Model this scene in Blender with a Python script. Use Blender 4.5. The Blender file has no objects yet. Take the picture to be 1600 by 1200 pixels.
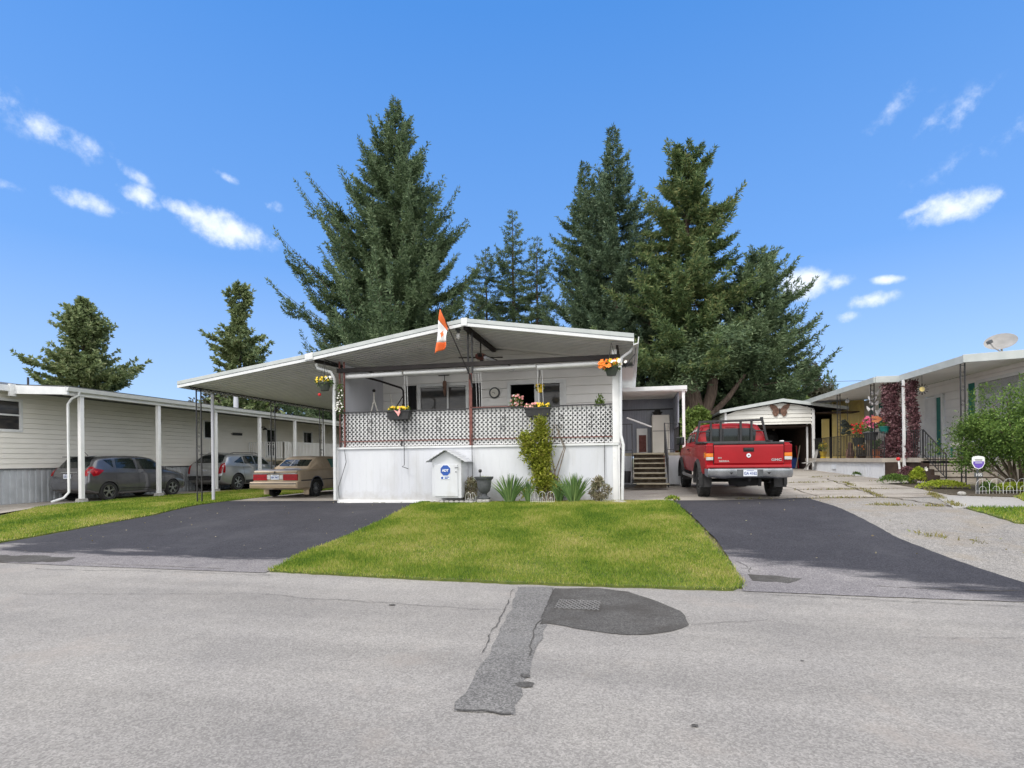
import bpy, bmesh, math, random
import numpy as np
from mathutils import Vector, Matrix
from mathutils.bvhtree import BVHTree

S = bpy.context.scene
C = S.collection
R = math.radians
rnd = random.Random(7)

# ------------------------------------------------------------------ camera
cam = bpy.data.cameras.new("camera")
cam.sensor_width = 36; cam.lens = 840 / 1600 * 36
cam.shift_y = 119 / 1600
cam.clip_end = 3000
camo = bpy.data.objects.new("camera", cam); C.objects.link(camo)
camo.matrix_world = (Matrix.Translation((0, 0, 1.6)) @ Matrix.Rotation(R(12.4), 4, 'Z')
                     @ Matrix.Rotation(R(90), 4, 'X') @ Matrix.Rotation(-0.011, 4, 'Z'))
S.camera = camo
S.view_settings.view_transform = 'Standard'; S.view_settings.look = 'None'
S.view_settings.gamma = 1; S.view_settings.exposure = 0.66

# ------------------------------------------------------------------ world and sun
SUN_DIR = Vector((-0.50, -0.62, 1.0)).normalized()     # towards the sun
el = math.asin(SUN_DIR.z); az = math.atan2(SUN_DIR.x, SUN_DIR.y)
W = bpy.data.worlds.new("World"); S.world = W; W.use_nodes = True
nt = W.node_tree; nt.nodes.clear()
def N(nt, t, **k):
    n = nt.nodes.new(t)
    for a, b in k.items(): setattr(n, a, b)
    return n
def mth(nt, op, a, b=None, clamp=False):
    n = N(nt, 'ShaderNodeMath', operation=op); n.use_clamp = clamp
    for i, x in enumerate((a, b)):
        if x is None: continue
        if isinstance(x, (int, float)): n.inputs[i].default_value = x
        else: nt.links.new(x, n.inputs[i])
    return n.outputs[0]
sky = N(nt, 'ShaderNodeTexSky', sky_type='NISHITA'); sky.sun_disc = False
sky.sun_elevation = el; sky.sun_rotation = az; sky.altitude = 400; sky.air_density = 1.0; sky.dust_density = 0.4; sky.ozone_density = 2.0
tc = N(nt, 'ShaderNodeTexCoord'); sep = N(nt, 'ShaderNodeSeparateXYZ'); nt.links.new(tc.outputs['Generated'], sep.inputs[0])
AZ = mth(nt, 'MULTIPLY', mth(nt, 'ARCTAN2', sep.outputs[0], sep.outputs[1]), 57.296)
EL = mth(nt, 'MULTIPLY', mth(nt, 'ARCSINE', sep.outputs[2]), 57.296)
# warp the cloud coordinates with noise so that the outlines are ragged
def noise(nt, vec, scale, detail=5, rough=0.55):
    n = N(nt, 'ShaderNodeTexNoise'); n.inputs['Scale'].default_value = scale; n.inputs['Detail'].default_value = detail
    n.inputs['Roughness'].default_value = rough
    if vec is not None: nt.links.new(vec, n.inputs['Vector'])
    return n
nz = noise(nt, tc.outputs['Generated'], 22, 7, 0.62)
nz2 = noise(nt, tc.outputs['Generated'], 7, 4)
# (azimuth, elevation, half width, half height, tilt deg, weight)
clouds = [(-40.4, 21.2, 4.6, 1.7, -12, 1.4), (-43.6, 22.0, 2.2, .9, -20, 1.1), (-46.9, 22.4, 1.8, 1.0, -20, .95), (-50.4, 21.1, 2.6, 1.0, -8, .9), (-47.6, 24.0, 1.8, .7, -30, .8),
          (-52.5, 25.2, 4.0, 1.3, -14, .5), (-57.0, 21.0, 2.4, .6, -5, .7), (-36.4, 23.6, 1.0, .5, -10, .55), (-40.0, 25.2, 1.3, .35, -20, .5), (-57.0, 26.5, 3.4, 1.4, -10, .5),
          (26.9, 19.6, 3.2, 1.5, 0, 1.45), (25.1, 20.0, 2.0, .6, 8, 1.1), (28.9, 19.7, 1.9, .8, 0, 1.1), (16.0, 15.8, 3.0, 1.6, -6, 1.45), (18.8, 15.5, 1.6, .9, -6, .9), (21.3, 13.6, 2.3, .8, 0, 1.1),
          (22.7, 15.0, 1.4, .45, -4, 1.0), (19.5, 12.4, 1.3, .6, 0, .7), (27.4, 26.0, 2.4, 1.1, 20, .38), (28.5, 23.0, 3.0, .8, 20, .2), (23.5, 28.0, 2.0, .8, 30, .25)]
acc = None
nd = mth(nt, 'SUBTRACT', nz.outputs[0], 0.5)
for a, e, wa, we, ti, wt in clouds:
    ca, sa = math.cos(R(ti)), math.sin(R(ti))
    da = mth(nt, 'MULTIPLY', mth(nt, 'SUBTRACT', AZ, a), math.cos(R(e))); de = mth(nt, 'SUBTRACT', EL, e)
    p = mth(nt, 'ADD', mth(nt, 'MULTIPLY', da, ca / wa), mth(nt, 'MULTIPLY', de, sa / wa))
    q = mth(nt, 'ADD', mth(nt, 'MULTIPLY', da, -sa / we), mth(nt, 'MULTIPLY', de, ca / we))
    r2 = mth(nt, 'ADD', mth(nt, 'MULTIPLY', p, p), mth(nt, 'MULTIPLY', q, q))
    m = mth(nt, 'MULTIPLY', mth(nt, 'SUBTRACT', 1.0, mth(nt, 'POWER', r2, 0.7)), wt)
    acc = m if acc is None else mth(nt, 'MAXIMUM', acc, m)
cl = mth(nt, 'ADD', acc, mth(nt, 'MULTIPLY', nd, 3.2))
mr = N(nt, 'ShaderNodeMapRange', interpolation_type='SMOOTHSTEP'); nt.links.new(cl, mr.inputs[0])
mr.inputs[1].default_value = 0.0; mr.inputs[2].default_value = 1.45; mr.inputs[3].default_value = 0; mr.inputs[4].default_value = .92
gate = N(nt, 'ShaderNodeMapRange'); nt.links.new(acc, gate.inputs[0]); gate.inputs[1].default_value = -.35; gate.inputs[2].default_value = .25
msk = mth(nt, 'MULTIPLY', mr.outputs[0], gate.outputs[0], True)
tint = N(nt, 'ShaderNodeMix', data_type='RGBA', blend_type='MULTIPLY'); tint.inputs[0].default_value = 1
nt.links.new(sky.outputs[0], tint.inputs[6]); tint.inputs[7].default_value = (.79, 1.0, 1.42, 1)
er = N(nt, 'ShaderNodeMapRange'); nt.links.new(EL, er.inputs[0]); er.inputs[1].default_value = 3; er.inputs[2].default_value = 40
er2 = N(nt, 'ShaderNodeValToRGB'); nt.links.new(er.outputs[0], er2.inputs[0]); er2.color_ramp.elements[0].color = (.52, .72, .98, 1); er2.color_ramp.elements[1].color = (.085, .325, .86, 1)
e_ = er2.color_ramp.elements.new(.42); e_.color = (.19, .445, .95, 1)
ersc = N(nt, 'ShaderNodeMix', data_type='RGBA', blend_type='MULTIPLY'); ersc.inputs[0].default_value = 1; nt.links.new(er2.outputs[0], ersc.inputs[6]); ersc.inputs[7].default_value = (5.75, 5.75, 5.75, 1); ersc.clamp_result = False
hsv = N(nt, 'ShaderNodeMix', data_type='RGBA'); hsv.inputs[0].default_value = .8; nt.links.new(tint.outputs[2], hsv.inputs[6]); nt.links.new(ersc.outputs[2], hsv.inputs[7])
mx = N(nt, 'ShaderNodeMix', data_type='RGBA'); nt.links.new(msk, mx.inputs[0]); nt.links.new(hsv.outputs[2], mx.inputs[6]); mx.inputs[7].default_value = (6.2, 6.6, 7.2, 1)
# unseen bright clouds added overhead and behind the camera to fill the shade
geo = N(nt, 'ShaderNodeVectorMath', operation='DOT_PRODUCT'); nt.links.new(tc.outputs['Generated'], geo.inputs[0]); geo.inputs[1].default_value = (math.sin(R(-12.4)) * .74, math.cos(R(12.4)) * .74, -.67)
cov = mth(nt, 'SUBTRACT', mth(nt, 'MULTIPLY', mth(nt, 'SUBTRACT', nz2.outputs[0], .5), 1.0), geo.outputs['Value'])
cr_ = N(nt, 'ShaderNodeMapRange', interpolation_type='SMOOTHSTEP'); nt.links.new(cov, cr_.inputs[0]); cr_.inputs[1].default_value = .12; cr_.inputs[2].default_value = .42; cr_.inputs[4].default_value = .9
upm = N(nt, 'ShaderNodeMapRange'); nt.links.new(sep.outputs[2], upm.inputs[0]); upm.inputs[1].default_value = -.02; upm.inputs[2].default_value = .05
mx2 = N(nt, 'ShaderNodeMix', data_type='RGBA'); nt.links.new(mth(nt, 'MULTIPLY', cr_.outputs[0], upm.outputs[0]), mx2.inputs[0]); nt.links.new(mx.outputs[2], mx2.inputs[6]); mx2.inputs[7].default_value = (13.0, 12.8, 12.6, 1)
mx = mx2
bg = N(nt, 'ShaderNodeBackground'); bg.inputs[1].default_value = 0.11; nt.links.new(mx.outputs[2], bg.inputs[0])
wo = N(nt, 'ShaderNodeOutputWorld'); nt.links.new(bg.outputs[0], wo.inputs[0])
sl = bpy.data.lights.new("sun", 'SUN'); sl.energy = 1.25; sl.angle = R(10); sl.color = (1, .955, .89)
so = bpy.data.objects.new("sun", sl); C.objects.link(so); so.rotation_euler = SUN_DIR.to_track_quat('Z', 'Y').to_euler(); so.location = (-20, -30, 50)

# ------------------------------------------------------------------ materials
def mat(name, col, col2=None, rough=.6, scale=3., detail=6, bump=0., bscale=None, metal=0., coat=0., spec=.5, alpha=1, trans=0, lo=.35, hi=.65, emit=None, island=False, mid=None, dirt=None, coord='Object', stretch=None):
    m = bpy.data.materials.new(name); m.use_nodes = True; t = m.node_tree; b = t.nodes['Principled BSDF']
    b.inputs['Roughness'].default_value = rough; b.inputs['Metallic'].default_value = metal
    b.inputs['Coat Weight'].default_value = coat; b.inputs['Coat Roughness'].default_value = .06
    b.inputs['Specular IOR Level'].default_value = spec
    b.inputs['Alpha'].default_value = alpha; b.inputs['Transmission Weight'].default_value = trans
    col = (*col, 1) if len(col) == 3 else col
    b.inputs['Base Color'].default_value = col
    tcn = N(t, 'ShaderNodeTexCoord'); vec = tcn.outputs['Object']
    if coord == 'World':
        g = N(t, 'ShaderNodeNewGeometry'); vec = g.outputs['Position']
    if stretch:
        mp = N(t, 'ShaderNodeMapping'); mp.inputs['Scale'].default_value = stretch; t.links.new(vec, mp.inputs[0]); vec = mp.outputs[0]
    if col2 is not None:
        nn = noise(t, vec, scale, detail)
        fac = nn.outputs[0]
        if island:
            g = N(t, 'ShaderNodeNewGeometry')
            fac = mth(t, 'ADD', mth(t, 'MULTIPLY', g.outputs['Random Per Island'], .5), mth(t, 'MULTIPLY', fac, .5))
        r = N(t, 'ShaderNodeValToRGB'); t.links.new(fac, r.inputs[0])
        r.color_ramp.elements[0].position = lo; r.color_ramp.elements[0].color = col
        r.color_ramp.elements[1].position = hi; r.color_ramp.elements[1].color = (*col2, 1)
        if mid:
            e = r.color_ramp.elements.new((lo + hi) / 2); e.color = (*mid, 1)
        out = r.outputs[0]
        if dirt:   # (colour, scale, low, high, amount): a second, larger pattern of wear
            dn = noise(t, vec, dirt[1], 5, .6); dr = N(t, 'ShaderNodeMapRange'); t.links.new(dn.outputs[0], dr.inputs[0])
            dr.inputs[1].default_value = dirt[2]; dr.inputs[2].default_value = dirt[3]; dr.inputs[4].default_value = dirt[4]
            dm = N(t, 'ShaderNodeMix', data_type='RGBA'); t.links.new(dr.outputs[0], dm.inputs[0]); t.links.new(out, dm.inputs[6]); dm.inputs[7].default_value = (*dirt[0], 1)
            out = dm.outputs[2]
        t.links.new(out, b.inputs['Base Color'])
    if bump:
        bn = noise(t, vec, bscale or scale * 8, 4); bb = N(t, 'ShaderNodeBump'); bb.inputs['Strength'].default_value = bump; bb.inputs['Distance'].default_value = .02
        t.links.new(bn.outputs[0], bb.inputs['Height']); t.links.new(bb.outputs[0], b.inputs['Normal'])
    if emit:
        b.inputs['Emission Color'].default_value = (*emit[0], 1); b.inputs['Emission Strength'].default_value = emit[1]
    return m
def leafmat(name, cols, scale=.5, rough=.6, trans=.25, contrast=0):
    m = bpy.data.materials.new(name); m.use_nodes = True; t = m.node_tree; b = t.nodes['Principled BSDF']
    b.inputs['Roughness'].default_value = rough; b.inputs['Specular IOR Level'].default_value = .3
    g = N(t, 'ShaderNodeNewGeometry'); tcn = N(t, 'ShaderNodeTexCoord'); nn = noise(t, tcn.outputs['Object'], scale, 3)
    nf = nn.outputs[0]
    if contrast: cq = N(t, 'ShaderNodeMapRange'); t.links.new(nf, cq.inputs[0]); cq.inputs[1].default_value = .5 - contrast; cq.inputs[2].default_value = .5 + contrast; nf = cq.outputs[0]; nn.inputs['Detail'].default_value = 6
    fac = mth(t, 'ADD', mth(t, 'MULTIPLY', g.outputs['Random Per Island'], .45), mth(t, 'MULTIPLY', nf, .55))
    r = N(t, 'ShaderNodeValToRGB'); t.links.new(fac, r.inputs[0]); k = len(cols)
    r.color_ramp.elements[0].position = .22; r.color_ramp.elements[0].color = (*cols[0], 1)
    r.color_ramp.elements[1].position = .78; r.color_ramp.elements[1].color = (*cols[-1], 1)
    for i in range(1, k - 1): e = r.color_ramp.elements.new(.22 + .56 * i / (k - 1)); e.color = (*cols[i], 1)
    t.links.new(r.outputs[0], b.inputs['Base Color'])
    tr = N(t, 'ShaderNodeBsdfTranslucent'); t.links.new(r.outputs[0], tr.inputs[0]); ms = N(t, 'ShaderNodeMixShader'); ms.inputs[0].default_value = trans
    t.links.new(b.outputs[0], ms.inputs[1]); t.links.new(tr.outputs[0], ms.inputs[2]); t.links.new(ms.outputs[0], t.nodes['Material Output'].inputs[0])
    return m
M = {}
def road_mat(name, c1, c2, c3, patch=None, bump=.5, lanes=False):
    """aggregate asphalt: fine stone speckle, mid mottling, large stains, hairline cracks"""
    m = bpy.data.materials.new(name); m.use_nodes = True; t = m.node_tree; b = t.nodes['Principled BSDF']; b.inputs['Roughness'].default_value = .92; b.inputs['Specular IOR Level'].default_value = .25
    g = N(t, 'ShaderNodeNewGeometry'); P = g.outputs['Position']
    v = N(t, 'ShaderNodeTexVoronoi'); v.inputs['Scale'].default_value = 95; t.links.new(P, v.inputs['Vector'])
    sp = N(t, 'ShaderNodeSeparateColor'); t.links.new(v.outputs['Color'], sp.inputs[0])
    n1 = noise(t, P, 28, 4, .7); n2 = noise(t, P, .55, 5, .6); n3 = noise(t, P, 4.0, 4, .6)
    f = mth(t, 'ADD', mth(t, 'MULTIPLY', sp.outputs[0], .42), mth(t, 'ADD', mth(t, 'MULTIPLY', n1.outputs[0], .38), mth(t, 'MULTIPLY', n3.outputs[0], .2)))
    r = N(t, 'ShaderNodeValToRGB'); t.links.new(f, r.inputs[0])
    r.color_ramp.elements[0].position = .22; r.color_ramp.elements[0].color = (*c1, 1); r.color_ramp.elements[1].position = .8; r.color_ramp.elements[1].color = (*c3, 1)
    e = r.color_ramp.elements.new(.5); e.color = (*c2, 1)
    mu = N(t, 'ShaderNodeMix', data_type='RGBA', blend_type='MULTIPLY'); mu.inputs[0].default_value = 1; t.links.new(r.outputs[0], mu.inputs[6])
    rr = N(t, 'ShaderNodeValToRGB'); t.links.new(n2.outputs[0], rr.inputs[0]); rr.color_ramp.elements[0].position = .3; rr.color_ramp.elements[0].color = (.84, .83, .83, 1)
    rr.color_ramp.elements[1].position = .7; rr.color_ramp.elements[1].color = (1.08, 1.06, 1.03, 1); t.links.new(rr.outputs[0], mu.inputs[7])
    out = mu.outputs[2]
    if patch:
        # thin worn patches of another colour
        nn = noise(t, P, patch[1], 6, .65); q = N(t, 'ShaderNodeMapRange'); t.links.new(nn.outputs[0], q.inputs[0]); q.inputs[1].default_value = patch[2]; q.inputs[2].default_value = patch[3]; q.inputs[4].default_value = patch[4]
        mm = N(t, 'ShaderNodeMix', data_type='RGBA'); t.links.new(q.outputs[0], mm.inputs[0]); t.links.new(out, mm.inputs[6]); mm.inputs[7].default_value = (*patch[0], 1); out = mm.outputs[2]
    if lanes:     # long tyre-worn lanes and dusty streaks along the street
        mp = N(t, 'ShaderNodeMapping'); mp.inputs['Scale'].default_value = (.07, .8, 1); t.links.new(P, mp.inputs[0]); ln = noise(t, mp.outputs[0], 1.3, 5, .6); lr = N(t, 'ShaderNodeMapRange'); t.links.new(ln.outputs[0], lr.inputs[0])
        lr.inputs[1].default_value = .35; lr.inputs[2].default_value = .65; lr.inputs[3].default_value = .98; lr.inputs[4].default_value = 1.24; lm = N(t, 'ShaderNodeVectorMath', operation='SCALE'); t.links.new(out, lm.inputs[0]); t.links.new(lr.outputs[0], lm.inputs['Scale']); out = lm.outputs[0]
    t.links.new(out, b.inputs['Base Color'])
    bb = N(t, 'ShaderNodeBump'); bb.inputs['Strength'].default_value = bump; bb.inputs['Distance'].default_value = .006; t.links.new(f, bb.inputs['Height']); t.links.new(bb.outputs[0], b.inputs['Normal'])
    return m
M['road'] = road_mat('road_asphalt', (.155, .147, .139), (.228, .218, .206), (.325, .312, .293), ((.27, .235, .205), .9, .56, .74, .55), .6, True)
M['patch'] = road_mat('trench_asphalt', (.08, .079, .077), (.155, .151, .146), (.28, .273, .265), ((.21, .205, .2), 1.2, .5, .7, .5), .8)
M['newasph'] = road_mat('sealed_asphalt', (.018, .018, .021), (.032, .032, .037), (.058, .058, .066), ((.075, .075, .082), .7, .55, .8, .35), .4)
def worn(m, a, b, c_, w, col=(.235, .226, .215)):
    """sealer worn off along the street edge: plan line a*x + b*y + c_, blurred over w metres"""
    t = m.node_tree; bs = t.nodes['Principled BSDF']; src = bs.inputs['Base Color'].links[0].from_socket
    g = N(t, 'ShaderNodeNewGeometry'); sp = N(t, 'ShaderNodeSeparateXYZ'); t.links.new(g.outputs['Position'], sp.inputs[0])
    mp = N(t, 'ShaderNodeMapping'); mp.inputs['Scale'].default_value = (.45, 1.6, 1); t.links.new(g.outputs['Position'], mp.inputs[0]); nn = noise(t, mp.outputs[0], 1.4, 7, .62)
    d = mth(t, 'ADD', mth(t, 'ADD', mth(t, 'MULTIPLY', sp.outputs[0], a), mth(t, 'MULTIPLY', sp.outputs[1], b)), mth(t, 'ADD', mth(t, 'MULTIPLY', nn.outputs[0], 3.0), c_ - 1.5))
    q = N(t, 'ShaderNodeMapRange', interpolation_type='SMOOTHSTEP'); t.links.new(d, q.inputs[0]); q.inputs[1].default_value = 0; q.inputs[2].default_value = w; q.inputs[3].default_value = .78; q.inputs[4].default_value = 0
    mm = N(t, 'ShaderNodeMix', data_type='RGBA'); t.links.new(q.outputs[0], mm.inputs[0]); t.links.new(src, mm.inputs[6]); br = N(t, 'ShaderNodeMix', data_type='RGBA', blend_type='MULTIPLY'); br.inputs[0].default_value = 1; t.links.new(src, br.inputs[6]); br.inputs[7].default_value = (5.6, 5.3, 4.5, 1); t.links.new(br.outputs[2], mm.inputs[7]); t.links.new(mm.outputs[2], bs.inputs['Base Color'])
M['asph_left'] = road_mat('sealed_asphalt_left', (.022, .022, .027), (.038, .038, .046), (.068, .068, .08), ((.085, .085, .092), .7, .52, .8, .5), .4); worn(M['asph_left'], .05, 1, -7.0, .5)
M['asph_right'] = road_mat('sealed_asphalt_right', (.022, .022, .027), (.038, .038, .046), (.068, .068, .08), ((.085, .085, .092), .7, .52, .8, .5), .4); worn(M['asph_right'], .62, 1, -9.3, .6)
M['apron'] = road_mat('worn_apron_asphalt', (.045, .045, .048), (.075, .075, .08), (.13, .13, .135), ((.13, .128, .126), 1.1, .48, .66, .7), .5)
M['wet'] = road_mat('damp_asphalt', (.045, .043, .041), (.085, .082, .078), (.15, .145, .138), ((.05, .045, .04), 1.6, .45, .62, .7), .3)
M['oldasph'] = road_mat('gravelly_old_asphalt', (.12, .115, .108), (.235, .225, .212), (.42, .40, .375), ((.23, .19, .14), 1.1, .5, .68, .55), .8)
M['concrete'] = road_mat('old_concrete', (.26, .24, .215), (.36, .335, .30), (.47, .44, .40), ((.17, .14, .115), .9, .5, .7, .6), .3)
M['slab'] = road_mat('pale_concrete', (.24, .235, .225), (.33, .325, .315), (.42, .41, .40), None, .3)
M['soil'] = road_mat('garden_soil', (.05, .04, .028), (.09, .075, .055), (.15, .13, .10), None, 1.)
M['lawn'] = mat('lawn_turf', (.055, .085, .012), (.13, .15, .028), rough=.95, scale=6, bump=.6, bscale=60, coord='World')
M['ground'] = mat('field_ground', (.08, .09, .03), (.16, .14, .08), rough=.95, scale=.3, bump=.3, coord='World')
M['white'] = mat('white_paint', (.70, .70, .70), (.80, .80, .79), rough=.45, scale=2.2, dirt=((.55, .53, .48), 5, .62, .8, .5))
M['white_trim'] = mat('white_trim_metal', (.60, .615, .62), (.68, .69, .685), rough=.35, scale=4, dirt=((.5, .5, .46), 3, .6, .8, .4))
M['skirt'] = mat('white_skirting', (.56, .575, .61), (.625, .64, .665), rough=.55, scale=1.2, stretch=(1, 1, .25), dirt=((.40, .39, .36), 2.5, .54, .8, .5))
M['fascia_grey'] = mat('grey_fascia_metal', (.40, .43, .42), (.47, .495, .485), rough=.4, scale=3)  # plain grey of the fascias and barge boards
M['ceiling'] = mat('porch_ceiling_metal', (.80, .795, .77), (.86, .855, .83), rough=.5, scale=1.5)
M['siding'] = mat('vinyl_siding_white', (.72, .71, .69), (.78, .77, .75), rough=.5, scale=1.5)
M['siding_cream'] = mat('vinyl_siding_cream', (.71, .69, .63), (.77, .75, .69), rough=.5, scale=1.2, stretch=(1, 1, 3))
M['garage_siding'] = mat('garage_siding_cream', (.66, .65, .60), (.74, .73, .68), rough=.5, scale=1.5)
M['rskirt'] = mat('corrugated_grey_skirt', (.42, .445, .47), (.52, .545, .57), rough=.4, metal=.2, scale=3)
M['black'] = mat('black_iron', (.016, .016, .018), (.03, .03, .032), rough=.45, scale=20)
M['brown'] = mat('dark_brown_metal', (.014, .011, .011), (.024, .019, .018), rough=.8, scale=4)
M['rust'] = mat('rust_red_iron', (.12, .035, .03), (.19, .07, .055), rough=.7, scale=12)
M['glass'] = mat('dark_window_glass', (.018, .02, .022), rough=.04, spec=.8)
M['glass_hi'] = mat('reflecting_window_glass', (.025, .027, .03), (.06, .055, .05), rough=.08, spec=.35, scale=2.5, stretch=(1, 1, 4))
M['carglass'] = mat('car_glass', (.010, .013, .013), (.02, .025, .024), rough=.03, spec=.65, scale=2)
M['curtain'] = mat('curtain_cloth', (.30, .31, .33), (.45, .46, .48), rough=.8, scale=8, stretch=(1, 8, .3))
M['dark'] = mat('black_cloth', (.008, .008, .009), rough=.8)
M['plastic_sheet'] = mat('corrugated_plastic_sheet', (.44, .45, .49), (.52, .53, .57), rough=.3, scale=2, stretch=(1, 1, .3))
M['plastic_sheet_blue'] = mat('blue_grey_plastic_sheet', (.20, .215, .27), (.28, .29, .345), rough=.3, scale=2, stretch=(1, 1, .3))
M['yellow_panel'] = mat('yellow_corrugated_panel', (.78, .62, .22), (.86, .72, .33), rough=.4, scale=2)
M['teal'] = mat('teal_paint', (.0, .115, .10), (.0, .16, .135), rough=.5, scale=4)
M['wood'] = mat('weathered_step_wood', (.33, .29, .20), (.44, .40, .30), rough=.8, scale=4, stretch=(1, 5, 1))
M['tan_deck'] = mat('tan_step_cladding', (.36, .32, .27), (.43, .385, .33), rough=.7, scale=3)
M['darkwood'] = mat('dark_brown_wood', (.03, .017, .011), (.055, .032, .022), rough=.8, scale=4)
M['tyre'] = mat('tyre_rubber', (.012, .012, .012), (.022, .022, .022), rough=.85, scale=10)
M['rim'] = mat('alloy_rim', (.42, .43, .44), (.52, .53, .54), rough=.3, metal=.85, scale=6)
M['rim_dark'] = mat('dark_alloy_rim', (.03, .03, .032), rough=.3, metal=.6)
M['chrome'] = mat('chrome_bumper', (.26, .27, .29), (.46, .47, .49), rough=.16, metal=1, scale=3)
M['redpaint'] = mat('red_car_paint', (.29, .002, .007), (.35, .004, .010), rough=.38, spec=.3, coat=.25, scale=1.5)
M['greypaint'] = mat('graphite_car_paint', (.105, .105, .115), (.14, .14, .15), rough=.25, metal=.5, coat=1, scale=2)
M['silverpaint'] = mat('silver_car_paint', (.34, .35, .36), (.42, .43, .44), rough=.28, metal=.6, coat=.9, scale=2)
M['tanpaint'] = mat('tan_car_paint', (.37, .29, .195), (.44, .35, .245), rough=.32, coat=.7, scale=2, metal=.2)
M['tantop'] = mat('tan_vinyl_top', (.34, .265, .185), (.41, .33, .24), rough=.75, scale=5, bump=.2)
M['blackplastic'] = mat('black_trim_plastic', (.02, .02, .021), (.035, .035, .036), rough=.6, scale=10)
M['redlens'] = mat('red_lamp_lens', (.30, .004, .010), (.22, .003, .008), rough=.25, spec=.3, coat=.15, scale=15)
M['amberlens'] = mat('amber_lamp_lens', (.75, .22, .02), (.62, .16, .01), rough=.15, coat=.6, scale=15)
M['clearlens'] = mat('clear_lamp_lens', (.55, .55, .53), (.45, .45, .45), rough=.12, coat=.6, scale=15)
M['plate'] = mat('number_plate_white', (.62, .66, .72), (.70, .73, .78), rough=.4, scale=6)
M['plateblue'] = mat('plate_blue_ink', (.04, .07, .25), rough=.5)
M['blue'] = mat('badge_blue', (.015, .07, .32), (.02, .09, .38), rough=.4, scale=5)
M['lettering'] = mat('white_lettering', (.8, .8, .8), rough=.5)
M['purple'] = mat('purple_sign_ink', (.10, .05, .36), (.13, .07, .42), rough=.4, scale=5)
M['orange'] = mat('orange_flag_cloth', (.85, .14, .03), (.92, .20, .05), rough=.7, scale=3)
M['flagwhite'] = mat('white_flag_cloth', (.75, .73, .72), (.82, .80, .79), rough=.7, scale=3)
M['butter'] = mat('brown_metal_butterfly', (.09, .045, .03), (.20, .11, .075), rough=.7, scale=9)
M['terracotta'] = mat('terracotta', (.42, .13, .055), (.5, .18, .08), rough=.8, scale=6)
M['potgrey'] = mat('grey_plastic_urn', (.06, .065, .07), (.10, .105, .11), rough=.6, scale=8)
M['potgreen'] = mat('dark_green_pot', (.03, .04, .03), (.05, .06, .045), rough=.6, scale=8)
M['stone'] = mat('edging_stone', (.26, .25, .23), (.45, .44, .41), rough=.9, scale=14, bump=.5)
M['bluebin'] = mat('blue_plastic', (.01, .05, .22), (.02, .07, .28), rough=.5, scale=5)
M['redcloth'] = mat('red_fabric', (.25, .015, .02), (.35, .03, .03), rough=.8, scale=8)
M['cabinet'] = mat('cream_enamel', (.58, .56, .50), (.64, .62, .56), rough=.4, scale=2)
M['dish'] = mat('satellite_dish_grey', (.22, .215, .205), (.30, .29, .28), rough=.6, scale=4)
M['bark'] = mat('conifer_bark', (.055, .038, .028), (.13, .095, .072), rough=.95, scale=5, stretch=(3, 3, .5), bump=.8, bscale=14)
M['stem'] = mat('shrub_stem', (.10, .075, .05), (.20, .16, .12), rough=.9, scale=8)
M['spruce'] = leafmat('spruce_needles', [(.048, .082, .044), (.088, .138, .066), (.145, .205, .098), (.235, .30, .16)], .45)
M['spruce_blue'] = leafmat('blue_green_needles', [(.045, .08, .05), (.082, .13, .074), (.135, .195, .108), (.21, .275, .16)], .4)
M['fir_warm'] = leafmat('yellowing_needles', [(.045, .085, .038), (.09, .145, .054), (.15, .21, .078), (.28, .28, .11)], .35)
M['pine'] = leafmat('pine_needles', [(.10, .14, .065), (.17, .225, .10), (.25, .31, .14), (.36, .38, .20)], .6)
M['leaf'] = leafmat('broad_leaves', [(.045, .075, .015), (.09, .145, .028), (.15, .22, .045), (.24, .30, .08)], .8)
M['leaf_dull'] = leafmat('dull_far_leaves', [(.03, .035, .02), (.06, .065, .035), (.10, .10, .06), (.13, .11, .08)], .8)
M['bushleaf'] = leafmat('garden_shrub_leaves', [(.03, .06, .014), (.07, .13, .024), (.13, .22, .04), (.25, .36, .085)], 1.6, trans=.35)
M['vine'] = leafmat('yellow_green_vine_leaves', [(.10, .14, .015), (.20, .24, .02), (.33, .36, .04), (.42, .38, .10)], 3, trans=.35)
M['purplevine'] = leafmat('purple_vine_leaves', [(.06, .026, .032), (.13, .058, .068), (.21, .10, .11), (.32, .20, .20)], 3, trans=.25)
M['iris'] = leafmat('iris_blades', [(.05, .10, .03), (.09, .17, .05), (.15, .25, .075), (.26, .34, .11)], 3, trans=.3)
M['dryleaf'] = leafmat('dry_shrub_leaves', [(.12, .09, .05), (.22, .19, .11), (.30, .27, .19), (.22, .26, .12)], 5)
M['lime'] = leafmat('lime_groundcover', [(.15, .22, .015), (.28, .36, .03), (.40, .46, .05), (.45, .45, .10)], 3, trans=.3)
M['grass'] = leafmat2 = leafmat('grass_blades', [(.07, .15, .012), (.14, .24, .02), (.24, .33, .035), (.38, .39, .07), (.50, .44, .17)], .75, trans=.35, contrast=.22)
M['weed'] = leafmat('dry_weeds', [(.12, .13, .03), (.22, .20, .06), (.27, .22, .10), (.2, .25, .05)], 3, trans=.3)
M['fl_yellow'] = mat('yellow_petals', (.80, .50, .01), (.85, .62, .05), rough=.7, scale=20)
M['fl_orange'] = mat('orange_petals', (.80, .16, .01), (.88, .28, .03), rough=.7, scale=20)
M['fl_pink'] = mat('pink_petals', (.75, .22, .22), (.85, .50, .45), rough=.7, scale=20)
M['fl_mag'] = mat('magenta_petals', (.60, .04, .16), (.75, .18, .30), rough=.7, scale=20)
M['fl_red'] = mat('red_petals', (.50, .01, .015), (.62, .03, .03), rough=.7, scale=20)
M['fl_white'] = mat('white_petals', (.75, .74, .68), (.82, .80, .75), rough=.7, scale=20)

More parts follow.
